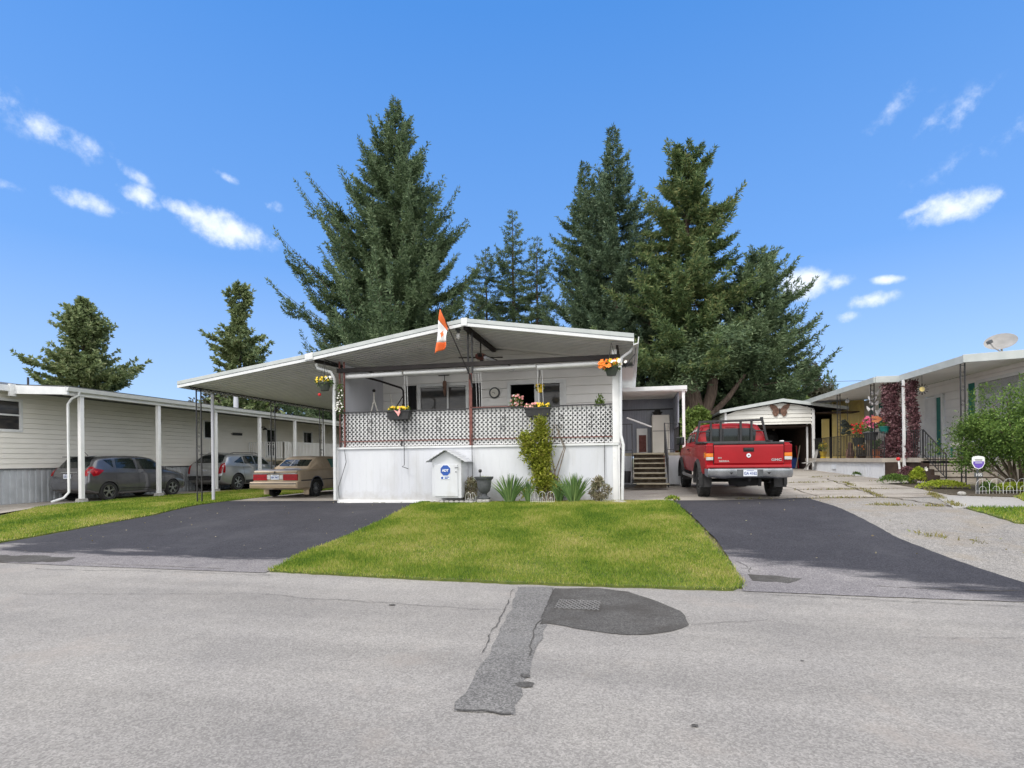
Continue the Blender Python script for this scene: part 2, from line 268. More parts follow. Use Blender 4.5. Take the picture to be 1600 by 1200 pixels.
# soil splash along the foot of the skirting
_t = M['skirt'].node_tree; _b = _t.nodes['Principled BSDF']; _s = _b.inputs['Base Color'].links[0].from_socket
_g = N(_t, 'ShaderNodeNewGeometry'); _p = N(_t, 'ShaderNodeSeparateXYZ'); _t.links.new(_g.outputs['Position'], _p.inputs[0]); _n = noise(_t, _g.outputs['Position'], 5, 6, .65)
_d = mth(_t, 'SUBTRACT', mth(_t, 'ADD', mth(_t, 'MULTIPLY', _n.outputs[0], .5), .50), _p.outputs[2])
_r = N(_t, 'ShaderNodeMapRange'); _t.links.new(_d, _r.inputs[0]); _r.inputs[1].default_value = -.05; _r.inputs[2].default_value = .30; _r.inputs[4].default_value = .6
_m = N(_t, 'ShaderNodeMix', data_type='RGBA'); _t.links.new(_r.outputs[0], _m.inputs[0]); _t.links.new(_s, _m.inputs[6]); _m.inputs[7].default_value = (.27, .24, .19, 1); _t.links.new(_m.outputs[2], _b.inputs['Base Color'])
# ------------------------------------------------------------------ mesh helpers
class MB:
    def __init__(s): s.v = []; s.f = []
    def add(s, vs, fs):
        o = len(s.v); s.v += [tuple(p) for p in vs]; s.f += [tuple(i + o for i in f) for f in fs]; return s
    def box(s, x0, x1, y0, y1, z0, z1):
        return s.add([(x0, y0, z0), (x1, y0, z0), (x1, y1, z0), (x0, y1, z0), (x0, y0, z1), (x1, y0, z1), (x1, y1, z1), (x0, y1, z1)],
                     [(0, 3, 2, 1), (4, 5, 6, 7), (0, 1, 5, 4), (1, 2, 6, 5), (2, 3, 7, 6), (3, 0, 4, 7)])
    def bar(s, p0, p1, w, h=None, up=(0, 0, 1)):
        h = w if h is None else h; p0 = Vector(p0); p1 = Vector(p1); d = (p1 - p0).normalized(); u = Vector(up)
        if abs(d.dot(u)) > .99: u = Vector((0, 1, 0))
        r = d.cross(u).normalized(); u = r.cross(d)
        vs = [p + r * a * w / 2 + u * b * h / 2 for p in (p0, p1) for a, b in ((-1, -1), (1, -1), (1, 1), (-1, 1))]
        return s.add(vs, [(0, 1, 2, 3), (7, 6, 5, 4), (0, 4, 5, 1), (1, 5, 6, 2), (2, 6, 7, 3), (3, 7, 4, 0)])
    def tube(s, pts, r, n=8):
        pts = [Vector(p) for p in pts]; rs = r if isinstance(r, (list, tuple)) else [r] * len(pts); vs = []; fs = []
        ref = Vector((0, 0, 1)) if abs((pts[-1] - pts[0]).normalized().z) < .9 else Vector((1, 0, 0))
        for i, p in enumerate(pts):
            d = (pts[min(i + 1, len(pts) - 1)] - pts[max(i - 1, 0)]).normalized(); a = d.cross(ref)
            if a.length < 1e-4: a = d.cross(Vector((0, 1, 0)))
            a.normalize(); b = d.cross(a)
            for k in range(n):
                t = 2 * math.pi * k / n; vs.append(p + (a * math.cos(t) + b * math.sin(t)) * rs[i])
        for i in range(len(pts) - 1):
            for k in range(n): fs.append((i * n + k, i * n + (k + 1) % n, (i + 1) * n + (k + 1) % n, (i + 1) * n + k))
        fs.append(tuple(range(n - 1, -1, -1))); fs.append(tuple((len(pts) - 1) * n + k for k in range(n)))
        return s.add(vs, fs)
    def prism(s, poly, axis, a0, a1):
        n = len(poly)
        f = {'x': lambda a, p: (a, p[0], p[1]), 'y': lambda a, p: (p[0], a, p[1]), 'z': lambda a, p: (p[0], p[1], a)}[axis]
        return s.add([f(a0, p) for p in poly] + [f(a1, p) for p in poly],
                     [tuple(range(n)), tuple(range(2 * n - 1, n - 1, -1))] + [(i, (i + 1) % n, n + (i + 1) % n, n + i) for i in range(n)])
    def lathe(s, prof, c, n=16, axis='z'):
        vs = []; fs = []; m = len(prof)
        for k in range(n):
            t = 2 * math.pi * k / n; co, si = math.cos(t), math.sin(t)
            for r, h in prof:
                p = {'z': (r * co, r * si, h), 'x': (h, r * co, r * si), 'y': (r * co, h, r * si)}[axis]; vs.append((c[0] + p[0], c[1] + p[1], c[2] + p[2]))
        for k in range(n):
            for j in range(m - 1): fs.append((k * m + j, ((k + 1) % n) * m + j, ((k + 1) % n) * m + j + 1, k * m + j + 1))
        return s.add(vs, fs)
    def ball(s, c, r, sc=(1, 1, 1), n=10):
        prof = [(math.sin(math.pi * i / 6) * r, -math.cos(math.pi * i / 6) * r) for i in range(7)]
        t = MB().lathe(prof, (0, 0, 0), n); return s.add([(c[0] + p[0] * sc[0], c[1] + p[1] * sc[1], c[2] + p[2] * sc[2]) for p in t.v], t.f)
    def xf(s, mtx): s.v = [tuple(mtx @ Vector(p)) for p in s.v]; return s
    def join(s, o, mtx=None): return s.add([tuple(mtx @ Vector(p)) for p in o.v] if mtx else o.v, o.f)
    def bounds(s): a = np.array(s.v); return a.min(0), a.max(0)
def mesh_of(name, mb, recalc=True):
    me = bpy.data.meshes.new(name); me.from_pydata(mb.v, [], mb.f)
    if recalc:
        b = bmesh.new(); b.from_mesh(me); bmesh.ops.recalc_face_normals(b, faces=b.faces); b.to_mesh(me); b.free()
    me.update(); return me
ROOTLOC = {}
def wloc(p):
    l = Vector((0, 0, 0))
    while p is not None: l += p.location; p = p.parent
    return l
def obj(name, mb, m, parent=None, smooth=None, bevel=0, local=False, label=None, recalc=True):
    """one mesh object; vertices are given in world space unless local=True"""
    me = mesh_of(name, mb, recalc)
    o = bpy.data.objects.new(name, me); C.objects.link(o)
    if local: off = Vector((0, 0, 0))
    elif parent is not None: off = wloc(parent)
    else:
        a, b = mb.bounds(); off = Vector(((a[0] + b[0]) / 2, (a[1] + b[1]) / 2, a[2])); o.location = off
    if off.length: me.transform(Matrix.Translation(-off))
    if parent is not None: o.parent = parent
    me.materials.append(M[m] if isinstance(m, str) else m)
    if smooth is not None:
        me.shade_smooth(); me.set_sharp_from_angle(angle=R(smooth))
    if bevel:
        bv = o.modifiers.new('bevel', 'BEVEL'); bv.width = bevel; bv.segments = 2; bv.limit_method = 'ANGLE'; bv.angle_limit = R(40)
    if label: o['label'] = label
    return o
def thing(name, label, cat, loc=(0, 0, 0), rotz=0, group=None):
    o = bpy.data.objects.new(name, None); C.objects.link(o); o.empty_display_size = .2
    o.location = loc; o.rotation_euler = (0, 0, rotz); o['label'] = label; o['category'] = cat
    if group: o['group'] = group
    return o
def tag(o, label, cat, group=None, kind=None):
    o['label'] = label; o['category'] = cat
    if group: o['group'] = group
    if kind: o['kind'] = kind
    return o
def struct(o): o['kind'] = 'structure'; return o
def dup(root, loc, label, rotz=None, group=None):
    def cp(o, par):
        c = o.copy(); C.objects.link(c); c.parent = par
        for ch in list(o.children): cp(ch, c)
        return c
    r = cp(root, None); r.location = loc; r['label'] = label
    if rotz is not None: r.rotation_euler = (0, 0, rotz)
    if group: r['group'] = group
    return r
def text_mb(txt, size, depth=.004, bold=0):
    cu = bpy.data.curves.new('t', 'FONT'); cu.body = txt; cu.size = size; cu.extrude = depth; cu.align_x = 'CENTER'; cu.align_y = 'CENTER'; cu.offset = bold
    o = bpy.data.objects.new('t', cu); C.objects.link(o); bpy.context.view_layer.update()
    me = o.to_mesh(); mb = MB(); mb.add([tuple(v.co) for v in me.vertices], [tuple(p.vertices) for p in me.polygons]); o.to_mesh_clear()
    bpy.data.objects.remove(o); bpy.data.curves.remove(cu); return mb
FRONT = Matrix.Rotation(R(90), 4, 'X')     # text lying in xy -> standing, read from -y
def bladed(name, arr, m, parent=None, loc=None):
    """arr: (n,k,3) loose polygons with k corners, as one mesh"""
    n, k, _ = arr.shape; me = bpy.data.meshes.new(name)
    me.vertices.add(n * k); off = Vector(loc) if loc is not None else (wloc(parent) if parent is not None else Vector((0, 0, 0)))
    me.vertices.foreach_set('co', (arr.reshape(-1, 3) - np.array(off)).astype(np.float32).ravel())
    me.loops.add(n * k); me.loops.foreach_set('vertex_index', np.arange(n * k, dtype=np.int32))
    me.polygons.add(n); me.polygons.foreach_set('loop_start', np.arange(0, n * k, k, dtype=np.int32)); me.polygons.foreach_set('loop_total', np.full(n, k, dtype=np.int32))
    me.update(); me.validate(); me.materials.append(M[m] if isinstance(m, str) else m)
    o = bpy.data.objects.new(name, me); C.objects.link(o)
    if parent is not None: o.parent = parent
    else: o.location = off
    return o
def needles(cen, dr, L, Wd, rng, quad=False):
    """thin leaf polygons from centre arrays and direction arrays"""
    dr = dr / (np.linalg.norm(dr, axis=1, keepdims=True) + 1e-9); rv = rng.normal(size=dr.shape); sd = np.cross(dr, rv); sd /= (np.linalg.norm(sd, axis=1, keepdims=True) + 1e-9)
    L = np.asarray(L).reshape(-1, 1); Wd = np.asarray(Wd).reshape(-1, 1)
    if quad: return np.stack([cen, cen + dr * L * .45 + sd * Wd / 2, cen + dr * L, cen + dr * L * .45 - sd * Wd / 2], 1)
    return np.stack([cen - sd * Wd / 2, cen + sd * Wd / 2, cen + dr * L], 1)

# ------------------------------------------------------------------ terrain and paving
def terr(u, v):
    t = min(max((v - 6.5) / 6.7, 0), 1); t = t * t * (3 - 2 * t); w = min(max((u + 6) / 6, 0), 1)
    return t * (0.53 + 0.008 * max(min(u, 25), -40)) + 0.022 * (min(v, 32) - 13.2) * w * (v > 13.2)
def sheet(name, poly, m, dz, step=.5, wob=0, seed=0, thick=0):
    """a paving sheet: polygon cut on a grid and laid on the terrain"""
    rg = random.Random(seed); pts = []
    n = len(poly)
    for i in range(n):
        a = Vector(poly[i]); b = Vector(poly[(i + 1) % n]); k = max(1, int((b - a).length / .12)) if wob else 1
        for j in range(k):
            p = a.lerp(b, j / k)
            if wob: p += Vector((rg.uniform(-wob, wob), rg.uniform(-wob, wob)))
            pts.append(p)
    b = bmesh.new(); b.faces.new([b.verts.new((p[0], p[1], 0)) for p in pts])
    xs = [p[0] for p in pts]; ys = [p[1] for p in pts]
    def cuts(lo, hi, st, ax):
        k = math.floor(lo / st) + 1
        while k * st < hi:
            co = [0, 0, 0]; no = [0, 0, 0]; co[ax] = k * st; no[ax] = 1
            bmesh.ops.bisect_plane(b, geom=b.verts[:] + b.edges[:] + b.faces[:], plane_co=co, plane_no=no); k += 1
    cuts(min(ys), max(ys), step, 1); cuts(min(xs), max(xs), 2.0 if step <= .5 else step * 4, 0)
    for v in b.verts: v.co.z = terr(v.co.x, v.co.y) + dz
    bmesh.ops.recalc_face_normals(b, faces=b.faces)
    if sum(f.normal.z for f in b.faces) < 0: bmesh.ops.reverse_faces(b, faces=b.faces)
    if thick:
        top = b.faces[:]; r = bmesh.ops.extrude_face_region(b, geom=top)
        for v in [g for g in r['geom'] if isinstance(g, bmesh.types.BMVert)]: v.co.z -= thick
        bmesh.ops.recalc_face_normals(b, faces=b.faces)
    me = bpy.data.meshes.new(name); b.to_mesh(me); b.free(); me.materials.append(M[m]); o = bpy.data.objects.new(name, me); C.objects.link(o)
    return struct(o)
# base ground reaching the horizon
gb = MB(); us = [-900, -300, -120, -60] + list(range(-44, 45, 2)) + [60, 120, 300, 900]; vs_ = [-600, -120, -40, -10, 0, 4, 6] + [6.5 + .25 * i for i in range(28)] + [14, 16, 18, 20, 22, 24, 26, 28, 30, 32, 36, 44, 60, 120, 300, 900]
for v in vs_:
    for u in us: gb.v.append((u, v, terr(u, v) - .05 if v > 6.9 else -.05))
nu = len(us)
for j in range(len(vs_) - 1):
    for i in range(nu - 1): gb.f.append((j * nu + i, j * nu + i + 1, (j + 1) * nu + i + 1, (j + 1) * nu + i))
struct(obj('ground', gb, 'ground', smooth=60))
struct(obj('road', MB().add([(-120, -14, 0), (120, -14, 0), (120, 7.0, 0), (-120, 7.0, 0)], [(0, 1, 2, 3)]), 'road'))
sheet('driveway_left', [(-12.3, 6.9), (-10.6, 6.86), (-8.9, 6.82), (-5.2, 6.84), (-5.34, 7.96), (-5.23, 8.99), (-5.12, 10.6), (-5.3, 13.5), (-7.9, 13.55), (-7.9, 14.3), (-12.2, 14.3), (-11.9, 13.3), (-11.5, 11.1), (-11.9, 9.5), (-12.2, 8.1), (-14.5, 7.9), (-14.5, 7.0)], 'asph_left', .004, wob=.006, seed=6)
sheet('driveway_left_stain', [(-11.1, 6.93), (-10.2, 6.85), (-9.1, 7.03), (-9.2, 7.3), (-10.1, 7.4), (-10.9, 7.3)], 'wet', .008, wob=.04, seed=5)
sheet('carport_slab', [(-12.3, 14.25), (-7.95, 14.25), (-7.95, 24), (-12.6, 24)], 'concrete', .004)
sheet('driveway_right', [(.95, 13.9), (1.4, 9.46), (1.42, 8.3), (1.3, 6.86), (3.0, 6.84), (4.4, 6.86), (5.2, 6.88), (4.65, 7.7), (4.42, 8.6), (4.2, 9.83), (4.22, 12.7), (4.24, 14.5), (3.6, 14.25), (2.2, 13.95)], 'asph_right', .004, wob=.010, seed=8)
sheet('driveway_right_stain', [(1.5, 7.35), (1.9, 7.3), (2.15, 7.5), (1.85, 7.62), (1.5, 7.66)], 'wet', .008, wob=.03, seed=10)
sheet('concrete_yard', [(-.2, 13.75), (4.0, 14.1), (4.3, 14.4), (7.2, 14.6), (8.7, 15.2), (9.4, 17.8), (9.2, 32), (-.2, 32)], 'concrete', 0.0)
sheet('old_driveway', [(4.1, 6.7), (14, 6.7), (14, 9.6), (8.2, 9.9), (6.6, 10.9), (6.45, 12.4), (7.2, 14.0), (7.4, 14.62), (4.24, 14.42), (4.15, 12)], 'oldasph', -.004)
sheet('garden_slab', [(6.25, 12.3), (7.6, 12.2), (8.5, 14.3), (7.2, 15.0)], 'slab', .012, thick=.05)
sheet('neighbour_path', [(-19.2, 6.8), (-14, 6.8), (-14.5, 8.4), (-16.6, 10.6), (-16.9, 13.4), (-17, 34), (-19.25, 34), (-19.25, 10)], 'concrete', .0)
TP = [(-1.40, 6.62), (-1.30, 5.9), (-1.22, 5.1), (-1.16, 4.2), (-1.13, 3.27), (-.73, 3.30), (-.77, 4.1), (-.80, 5.0), (-.87, 5.9), (-.95, 6.70)]
sheet('trench_patch', TP, 'patch', .003, wob=.018, seed=11)
sheet('damp_patch', [(-.93, 6.62), (-.4, 6.72), (-.04, 6.6), (.2, 6.33), (.42, 6.0), (.54, 5.7), (.53, 5.4), (.36, 5.15), (.12, 5.02), (-.2, 4.98), (-.5, 5.08), (-.79, 5.2), (-.87, 5.15), (-.9, 5.6)], 'wet', .0055, wob=.016, seed=12)
for sx, sy, sr in ((-.74, 3.75, .05), (-.77, 3.9, .03), (.36, 3.36, .016), (1.3, 4.6, .012), (-2.6, 5.55, .03)):
    sheet('oil_spot', [(sx + sr * math.cos(k) * (1.5 if k % 2 else 1), sy + sr * math.sin(k)) for k in [i * .785 for i in range(8)]], 'wet', .007, wob=.006, seed=int(sx * 99))
def cracks(name, runs, m, dz):
    g = MB(); rg = random.Random(5)
    for (x0, y0, x1, y1, w) in runs:
        L = math.hypot(x1 - x0, y1 - y0); n = max(6, int(L / .07)); nx, ny = -(y1 - y0) / L, (x1 - x0) / L; off = 0; prev = None
        for i in range(n + 1):
            t = i / n; off += rg.gauss(0, .012); off *= .97; ww = w * rg.uniform(.25, 1.3); px, py = x0 + (x1 - x0) * t + nx * off, y0 + (y1 - y0) * t + ny * off
            a = (px + nx * ww / 2, py + ny * ww / 2, terr(px, py) + dz); b = (px - nx * ww / 2, py - ny * ww / 2, terr(px, py) + dz)
            if prev: g.add([prev[0], a, b, prev[1]], [(0, 1, 2, 3)])
            prev = (a, b)
    return struct(obj(name, g, m))
cracks('road_cracks', [(-9, 6.55, -5.0, 6.72, .012), (-1.35, 5.55, -4.4, 5.75, .008), (-4.4, 5.75, -7.5, 5.2, .006), (1.3, 6.78, 5.6, 6.55, .012), (.55, 5.4, 1.3, 5.7, .006), (2.4, 5.4, 6.5, 5.9, .006), (-1.12, 3.28, -.75, 3.30, .02), (-1.42, 6.5, -1.17, 4.3, .010), (-.95, 6.6, -.76, 4.3, .012), (1.5, 8.3, 1.62, 8.0, .012), (1.62, 8.0, 1.55, 7.75, .01), (1.45, 7.95, 1.7, 7.8, .01)], 'wet', .0085)
cracks('driveway_cracks', [(2.9, 7.32, 4.7, 7.25, .012), (-11.2, 7.8, -9.9, 7.55, .01), (-8.8, 7.0, -6.0, 6.95, .012), (-10.2, 11.5, -7.6, 12.4, .006)], 'soil', .012)
# drain grate set in the road
dg = thing('drain_grate', 'rusty square drain grate set in the damp asphalt patch', 'drain grate', (-.58, 5.9, .01))
g = MB(); g.box(-.82, -.34, 5.70, 5.72, .004, .009); g.box(-.82, -.34, 6.10, 6.12, .004, .009); g.box(-.84, -.82, 5.7, 6.12, .004, .009); g.box(-.34, -.32, 5.7, 6.12, .004, .009)
obj('frame', g, 'wet', dg)
g = MB()
for i in range(9):
    for j in range(4): y0 = 5.73 + .095 * j; g.bar((-.81 + .052 * i, y0, .010), (-.81 + .052 * (i + 1), y0 + .09, .010), .015, .006); g.bar((-.81 + .052 * (i + 1), y0, .0095), (-.81 + .052 * i, y0 + .09, .0095), .015, .005)
obj('bars', g, M['patch'], dg)
# lawns
LAWN = [(-5.17, 6.92), (-5.36, 7.96), (-5.25, 8.99), (-5.14, 10.6), (-5.36, 13.35), (-4.0, 13.2), (.9, 13.5), (1.2, 10.2), (1.36, 8.2), (1.36, 7.2), (1.2, 6.86), (-1.5, 6.76), (-3.3, 6.82)]
STRIP = [(-14.3, 7.6), (-12.3, 8.1), (-11.95, 9.5), (-11.55, 11.1), (-12.0, 13.3), (-12.2, 16.5), (-12.35, 23), (-16.6, 24), (-16.75, 13.8), (-16.7, 12.2), (-15.7, 10.5), (-14.6, 8.6)]
RLAWN = [(6.45, 10.9), (8.2, 9.8), (14, 9.6), (14, 15.5), (9.3, 15.35), (8.55, 14.35), (7.6, 12.2), (6.45, 12.3)]
sheet('lawn_soil', LAWN, 'lawn', .03, wob=.02, seed=1, thick=.06)
sheet('strip_soil', STRIP, 'lawn', .02, wob=.02, seed=2, thick=.04)
sheet('garden_lawn_soil', RLAWN, 'lawn', .02, wob=.02, seed=4, thick=.04)
sheet('flower_bed', [(-5.0, 13.2), (0.1, 13.45), (0.1, 13.75), (-5.0, 13.6)], 'soil', .035, thick=.05)
sheet('garden_bed', [(7.6, 15.1), (8.6, 14.45), (9.4, 15.35), (14, 15.5), (14, 18), (9.3, 18), (9.2, 19.4), (8.0, 19.2), (7.9, 17.3)], 'soil', .015, thick=.05)
def inpoly(P, x, y):
    inside = np.zeros(len(x), bool); n = len(P); j = n - 1
    for i in range(n):
        xi, yi = P[i]; xj, yj = P[j]
        c_ = ((yi > y) != (yj > y)) & (x < (xj - xi) * (y - yi) / (yj - yi + 1e-12) + xi); inside ^= c_; j = i
    return inside
def grass(name, poly, n, h, seed, dz, label, m='grass', far=0):
    rng = np.random.default_rng(seed); P = np.array(poly); lo, hi = P.min(0), P.max(0)
    x = rng.uniform(lo[0] - .03, hi[0] + .03, n); y = rng.uniform(lo[1], hi[1], n)
    if far: y = lo[1] + (hi[1] - lo[1]) * rng.uniform(0, 1, n) ** far
    k = inpoly(poly, x + rng.normal(0, .04, n), y + rng.normal(0, .04, n)); x, y = x[k], y[k]
    z = np.array([terr(a, b) for a, b in zip(x, y)]) + dz
    d = np.stack([rng.normal(0, .45, len(x)), rng.normal(0, .45, len(x)), np.ones(len(x))], 1)
    dist = np.hypot(x, y); hh = h * rng.uniform(.5, 1.25, len(x)) * (0.75 + .5 * (np.sin(x * 2.1 + y) * np.sin(y * 1.7 - x) * .5 + .5))
    a = needles(np.stack([x, y, z], 1), d, hh, np.clip(dist * .0011, .006, .03) * rng.uniform(.7, 1.3, len(x)), rng)
    o = bladed(name, a, m, loc=(0, 0, 0)); tag(o, label, 'grass', kind='stuff'); return o
grass('grass', LAWN, 260000, .055, 21, .025, 'bright green mown front lawn in front of the white porch')
grass('grass', STRIP, 150000, .055, 22, .015, 'green grass strip between the left driveway and the carport posts')
grass('grass', RLAWN, 70000, .06, 23, .015, 'small green lawn corner at the far right by the old driveway')
# ================================================================== building helpers
def siding(fixed, axis, a0, a1, z0, z1, sgn, pitch=.2, openings=(), lim=None, depth=.026, gp_=.014):
    """lapped boards on a wall plane; axis 'u' = wall runs along x at y=fixed, 'v' = runs along y at x=fixed"""
    mb = MB(); z = z0
    while z < z1 - .01:
        zt = min(z + pitch, z1); br = sorted({z, zt} | {q for o in openings for q in o[2:] if z < q < zt})
        for za, zb in zip(br, br[1:]):
            la, lb = (lim(za), lim(zb)) if lim else ((a0, a1), (a0, a1))
            segs = [(max(a0, la[0]), min(a1, la[1]), max(a0, lb[0]), min(a1, lb[1]))]
            for (o0, o1, p0, p1) in openings:
                if zb > p0 + .005 and za < p1 - .005:
                    ns = []
                    for q in segs:
                        if o1 <= q[0] or o0 >= q[1]: ns.append(q); continue
                        if o0 > q[0]: ns.append((q[0], o0, q[2], o0))
                        if o1 < q[1]: ns.append((o1, q[1], o1, q[3]))
                    segs = ns
            gapz = gp_ if zb == zt else 0
            for s0, s1, t0, t1 in segs:
                if s1 - s0 < .02: continue
                if t1 <= t0: t0 = t1 = (t0 + t1) / 2
                fa = fixed + sgn * (depth * (1 - (za - z) / pitch) + .004); fb_ = fixed + sgn * (depth * (1 - (zb - z) / pitch) + .004); bk = fixed - sgn * .05
                k_ = fixed - sgn * .02
                vs = [(s0, fa, za), (s1, fa, za), (t1, fb_, zb - gapz), (t0, fb_, zb - gapz), (s0, bk, za), (s1, bk, za), (t1, bk, zb - gapz), (t0, bk, zb - gapz)]
                if gapz: mb.add([(a, b, c_) if axis == 'u' else (b, a, c_) for a, b, c_ in ((t0, k_, zb - .03), (t1, k_, zb - .03), (t1, k_, zb + .01), (t0, k_, zb + .01), (t0, bk, zb - .03), (t1, bk, zb - .03), (t1, bk, zb + .01), (t0, bk, zb + .01))], [(0, 1, 2, 3), (7, 6, 5, 4), (3, 2, 6, 7)])
                if axis == 'v': vs = [(b, a, c_) for a, b, c_ in vs]
                mb.add(vs, [(0, 1, 2, 3), (7, 6, 5, 4), (0, 4, 5, 1), (1, 5, 6, 2), (2, 6, 7, 3), (3, 7, 4, 0)])
        z += pitch
    return mb
def corrug(fixed, axis, a0, a1, z0, z1, sgn, pitch=.1, depth=.02, th=.02, gap=.5, base=None):
    """vertical ribbed sheet; base(a) optionally gives the lower edge height"""
    pts = []; a = a0; i = 0
    while a < a1 - 1e-4:
        e = min(a + pitch * gap, a1); pts += [(a, 0), (e, 0)]
        f = min(a + pitch, a1)
        if f > e + .004: pts += [(e + .004, depth), (f - .004, depth)]
        a = f
    mb = MB(); n = len(pts); vs = []
    for zz in (0, 1):
        for (aa, d) in pts:
            z = z1 if zz else (base(aa) if base else z0); w = fixed - sgn * d
            vs.append((aa, w, z) if axis == 'u' else (w, aa, z))
    for zz in (0, 1):
        for (aa, d) in (pts[0], pts[-1]):
            z = z1 if zz else (base(aa) if base else z0); w = fixed - sgn * (depth + th)
            vs.append((aa, w, z) if axis == 'u' else (w, aa, z))
    fs = [(i, i + 1, n + i + 1, n + i) for i in range(n - 1)]
    b = 2 * n; fs += [(b, b + 1, b + 3, b + 2), (0, b, b + 2, n), (n - 1, b + 1, b + 3, 2 * n - 1), tuple(range(n, 2 * n)) + (b + 3, b + 2)]
    return mb.add(vs, fs)
def roof_slab(u0, z0, u1, z1, v0, v1, th=.08, pitch=.2, rib=.05):
    """sloping roof sheet, ribbed underneath; z are top heights"""
    pr = []; v = v0
    while v < v1 - .01:
        e = min(v + pitch, v1); pr += [(v, 0), (v + (e - v) * .55, 0), (v + (e - v) * .62, rib), (v + (e - v) * .95, rib)]; v = e
    pr.append((v1, 0)); mb = MB(); n = len(pr); vs = []
    for (u, z) in ((u0, z0), (u1, z1)):
        for (v, d) in pr: vs.append((u, v, z - th + d))
    for (u, z) in ((u0, z0), (u1, z1)): vs += [(u, v0, z), (u, v1, z)]
    fs = [(i, i + 1, n + i + 1, n + i) for i in range(n - 1)]; b = 2 * n
    fs += [(b, b + 1, b + 3, b + 2), (0, b, b + 2, n), (n - 1, 2 * n - 1, b + 3, b + 1), tuple(range(n)) + (b + 1, b), tuple(range(n, 2 * n)) + (b + 3, b + 2)]
    return mb.add(vs, fs)
def window(parent, axis, fixed, a0, a1, z0, z1, sgn, name='window', glass='glass', mullions=(), rails=(), fw=.07, frame='white_trim', curtain=False):
    """frame mesh (part) with a pane (sub-part), set in a wall opening"""
    f = MB(); d0, d1 = sorted((fixed + sgn * .035, fixed - sgn * .06))
    def bx(p0, p1, q0, q1, e0=d0, e1=d1):
        if axis == 'u': f.box(p0, p1, e0, e1, q0, q1)
        else: f.box(e0, e1, p0, p1, q0, q1)
    bx(a0, a0 + fw, z0, z1); bx(a1 - fw, a1, z0, z1); bx(a0 + fw, a1 - fw, z1 - fw, z1); bx(a0 + fw, a1 - fw, z0, z0 + fw)
    for m in mullions: bx(m - .025, m + .025, z0 + fw, z1 - fw, d0 + .01, d1 - .01)
    for m in rails: bx(a0 + fw, a1 - fw, m - .025, m + .025, d0 + .012, d1 - .012)
    fo = obj(name, f, frame, parent)
    g = MB(); e = fixed - sgn * .02; e0, e1 = sorted((e, e - sgn * .012))
    if axis == 'u': g.box(a0 + .02, a1 - .02, e0, e1, z0 + .02, z1 - .02)
    else: g.box(e0, e1, a0 + .02, a1 - .02, z0 + .02, z1 - .02)
    obj('pane', g, glass, fo); return fo
def scroll(mb, c, h, axis='u', w=.05, r=.006):
    """wrought S-scroll of height h centred at c"""
    for s in (1, -1):
        pts = []
        for i in range(15):
            t = i / 14; a = -math.pi / 2 + t * 3.6 * math.pi / 1.6; rr = w * (1 - .62 * t)
            x = rr * math.cos(a) * s; z = s * (h * .25) + s * rr * math.sin(a)
            pts.append((c[0] + (x if axis == 'u' else 0), c[1] + (0 if axis == 'u' else x), c[2] + z))
        mb.tube(pts, r, 5)
def iron_post(name, u, v, z0, z1, label, axis='u', gap=.12, group=None, cat='post', m='black', scr=True, base=True):
    t = thing(name, label, cat, (u, v, z0), group=group)
    for s in (-1, 1):
        du, dv = (s * gap / 2, 0) if axis == 'u' else (0, s * gap / 2)
        obj('upright', MB().bar((u + du, v + dv, z0), (u + du, v + dv, z1), .028), m, t)
    g = MB(); z = z0 + .35
    while z < z1 - .25:
        scroll(g, (u, v, z), .22, axis, .034, .005); z += .42
    for zz in (z0 + .12, (z0 + z1) / 2, z1 - .08):
        g.bar((u - (gap / 2 if axis == 'u' else 0), v - (gap / 2 if axis == 'v' else 0), zz), (u + (gap / 2 if axis == 'u' else 0), v + (gap / 2 if axis == 'v' else 0), zz), .014)
    obj('scrollwork', g, m, t)
    return t
def lattice(u0, u1, z0, z1, v, pitch=.075, w=.03, th=.006, axis='u'):
    mb = MB(); H = z1 - z0; Wd = u1 - u0
    for s, vo in ((1, 0), (-1, th + .001)):
        k = -H; st = pitch * math.sqrt(2)
        while k < Wd + H:
            # line x = k + s*z
            pts = []
            for (za) in (0, H): pts.append((k + (za if s > 0 else H - za), za))
            (xa, ya), (xb, yb) = pts
            def clip(xa, ya, xb, yb):
                t0, t1 = 0, 1
                for lo, hi, a, b in ((0, Wd, xa, xb),):
                    d = b - a
                    if d > 0: t0 = max(t0, (lo - a) / d); t1 = min(t1, (hi - a) / d)
                    else: t0 = max(t0, (hi - a) / d); t1 = min(t1, (lo - a) / d)
                return t0, t1
            t0, t1 = clip(xa, ya, xb, yb)
            if t1 - t0 > .01:
                p = [(u0 + xa + (xb - xa) * t, z0 + ya + (yb - ya) * t) for t in (t0, t1)]
                (pa, qa), (pb, qb) = p; hw = w / 2 * math.sqrt(2)
                f = (lambda a, b, c: (a, b, c)) if axis == 'u' else (lambda a, b, c: (b, a, c))
                mb.add([f(max(u0, min(u1, x)), v + vo + e, z) for e in (0, th) for (x, z) in ((pa - hw, qa), (pa + hw, qa), (pb + hw, qb), (pb - hw, qb))],
                       [(0, 1, 2, 3), (7, 6, 5, 4), (0, 4, 5, 1), (1, 5, 6, 2), (2, 6, 7, 3), (3, 7, 4, 0)])
            k += st
    return mb
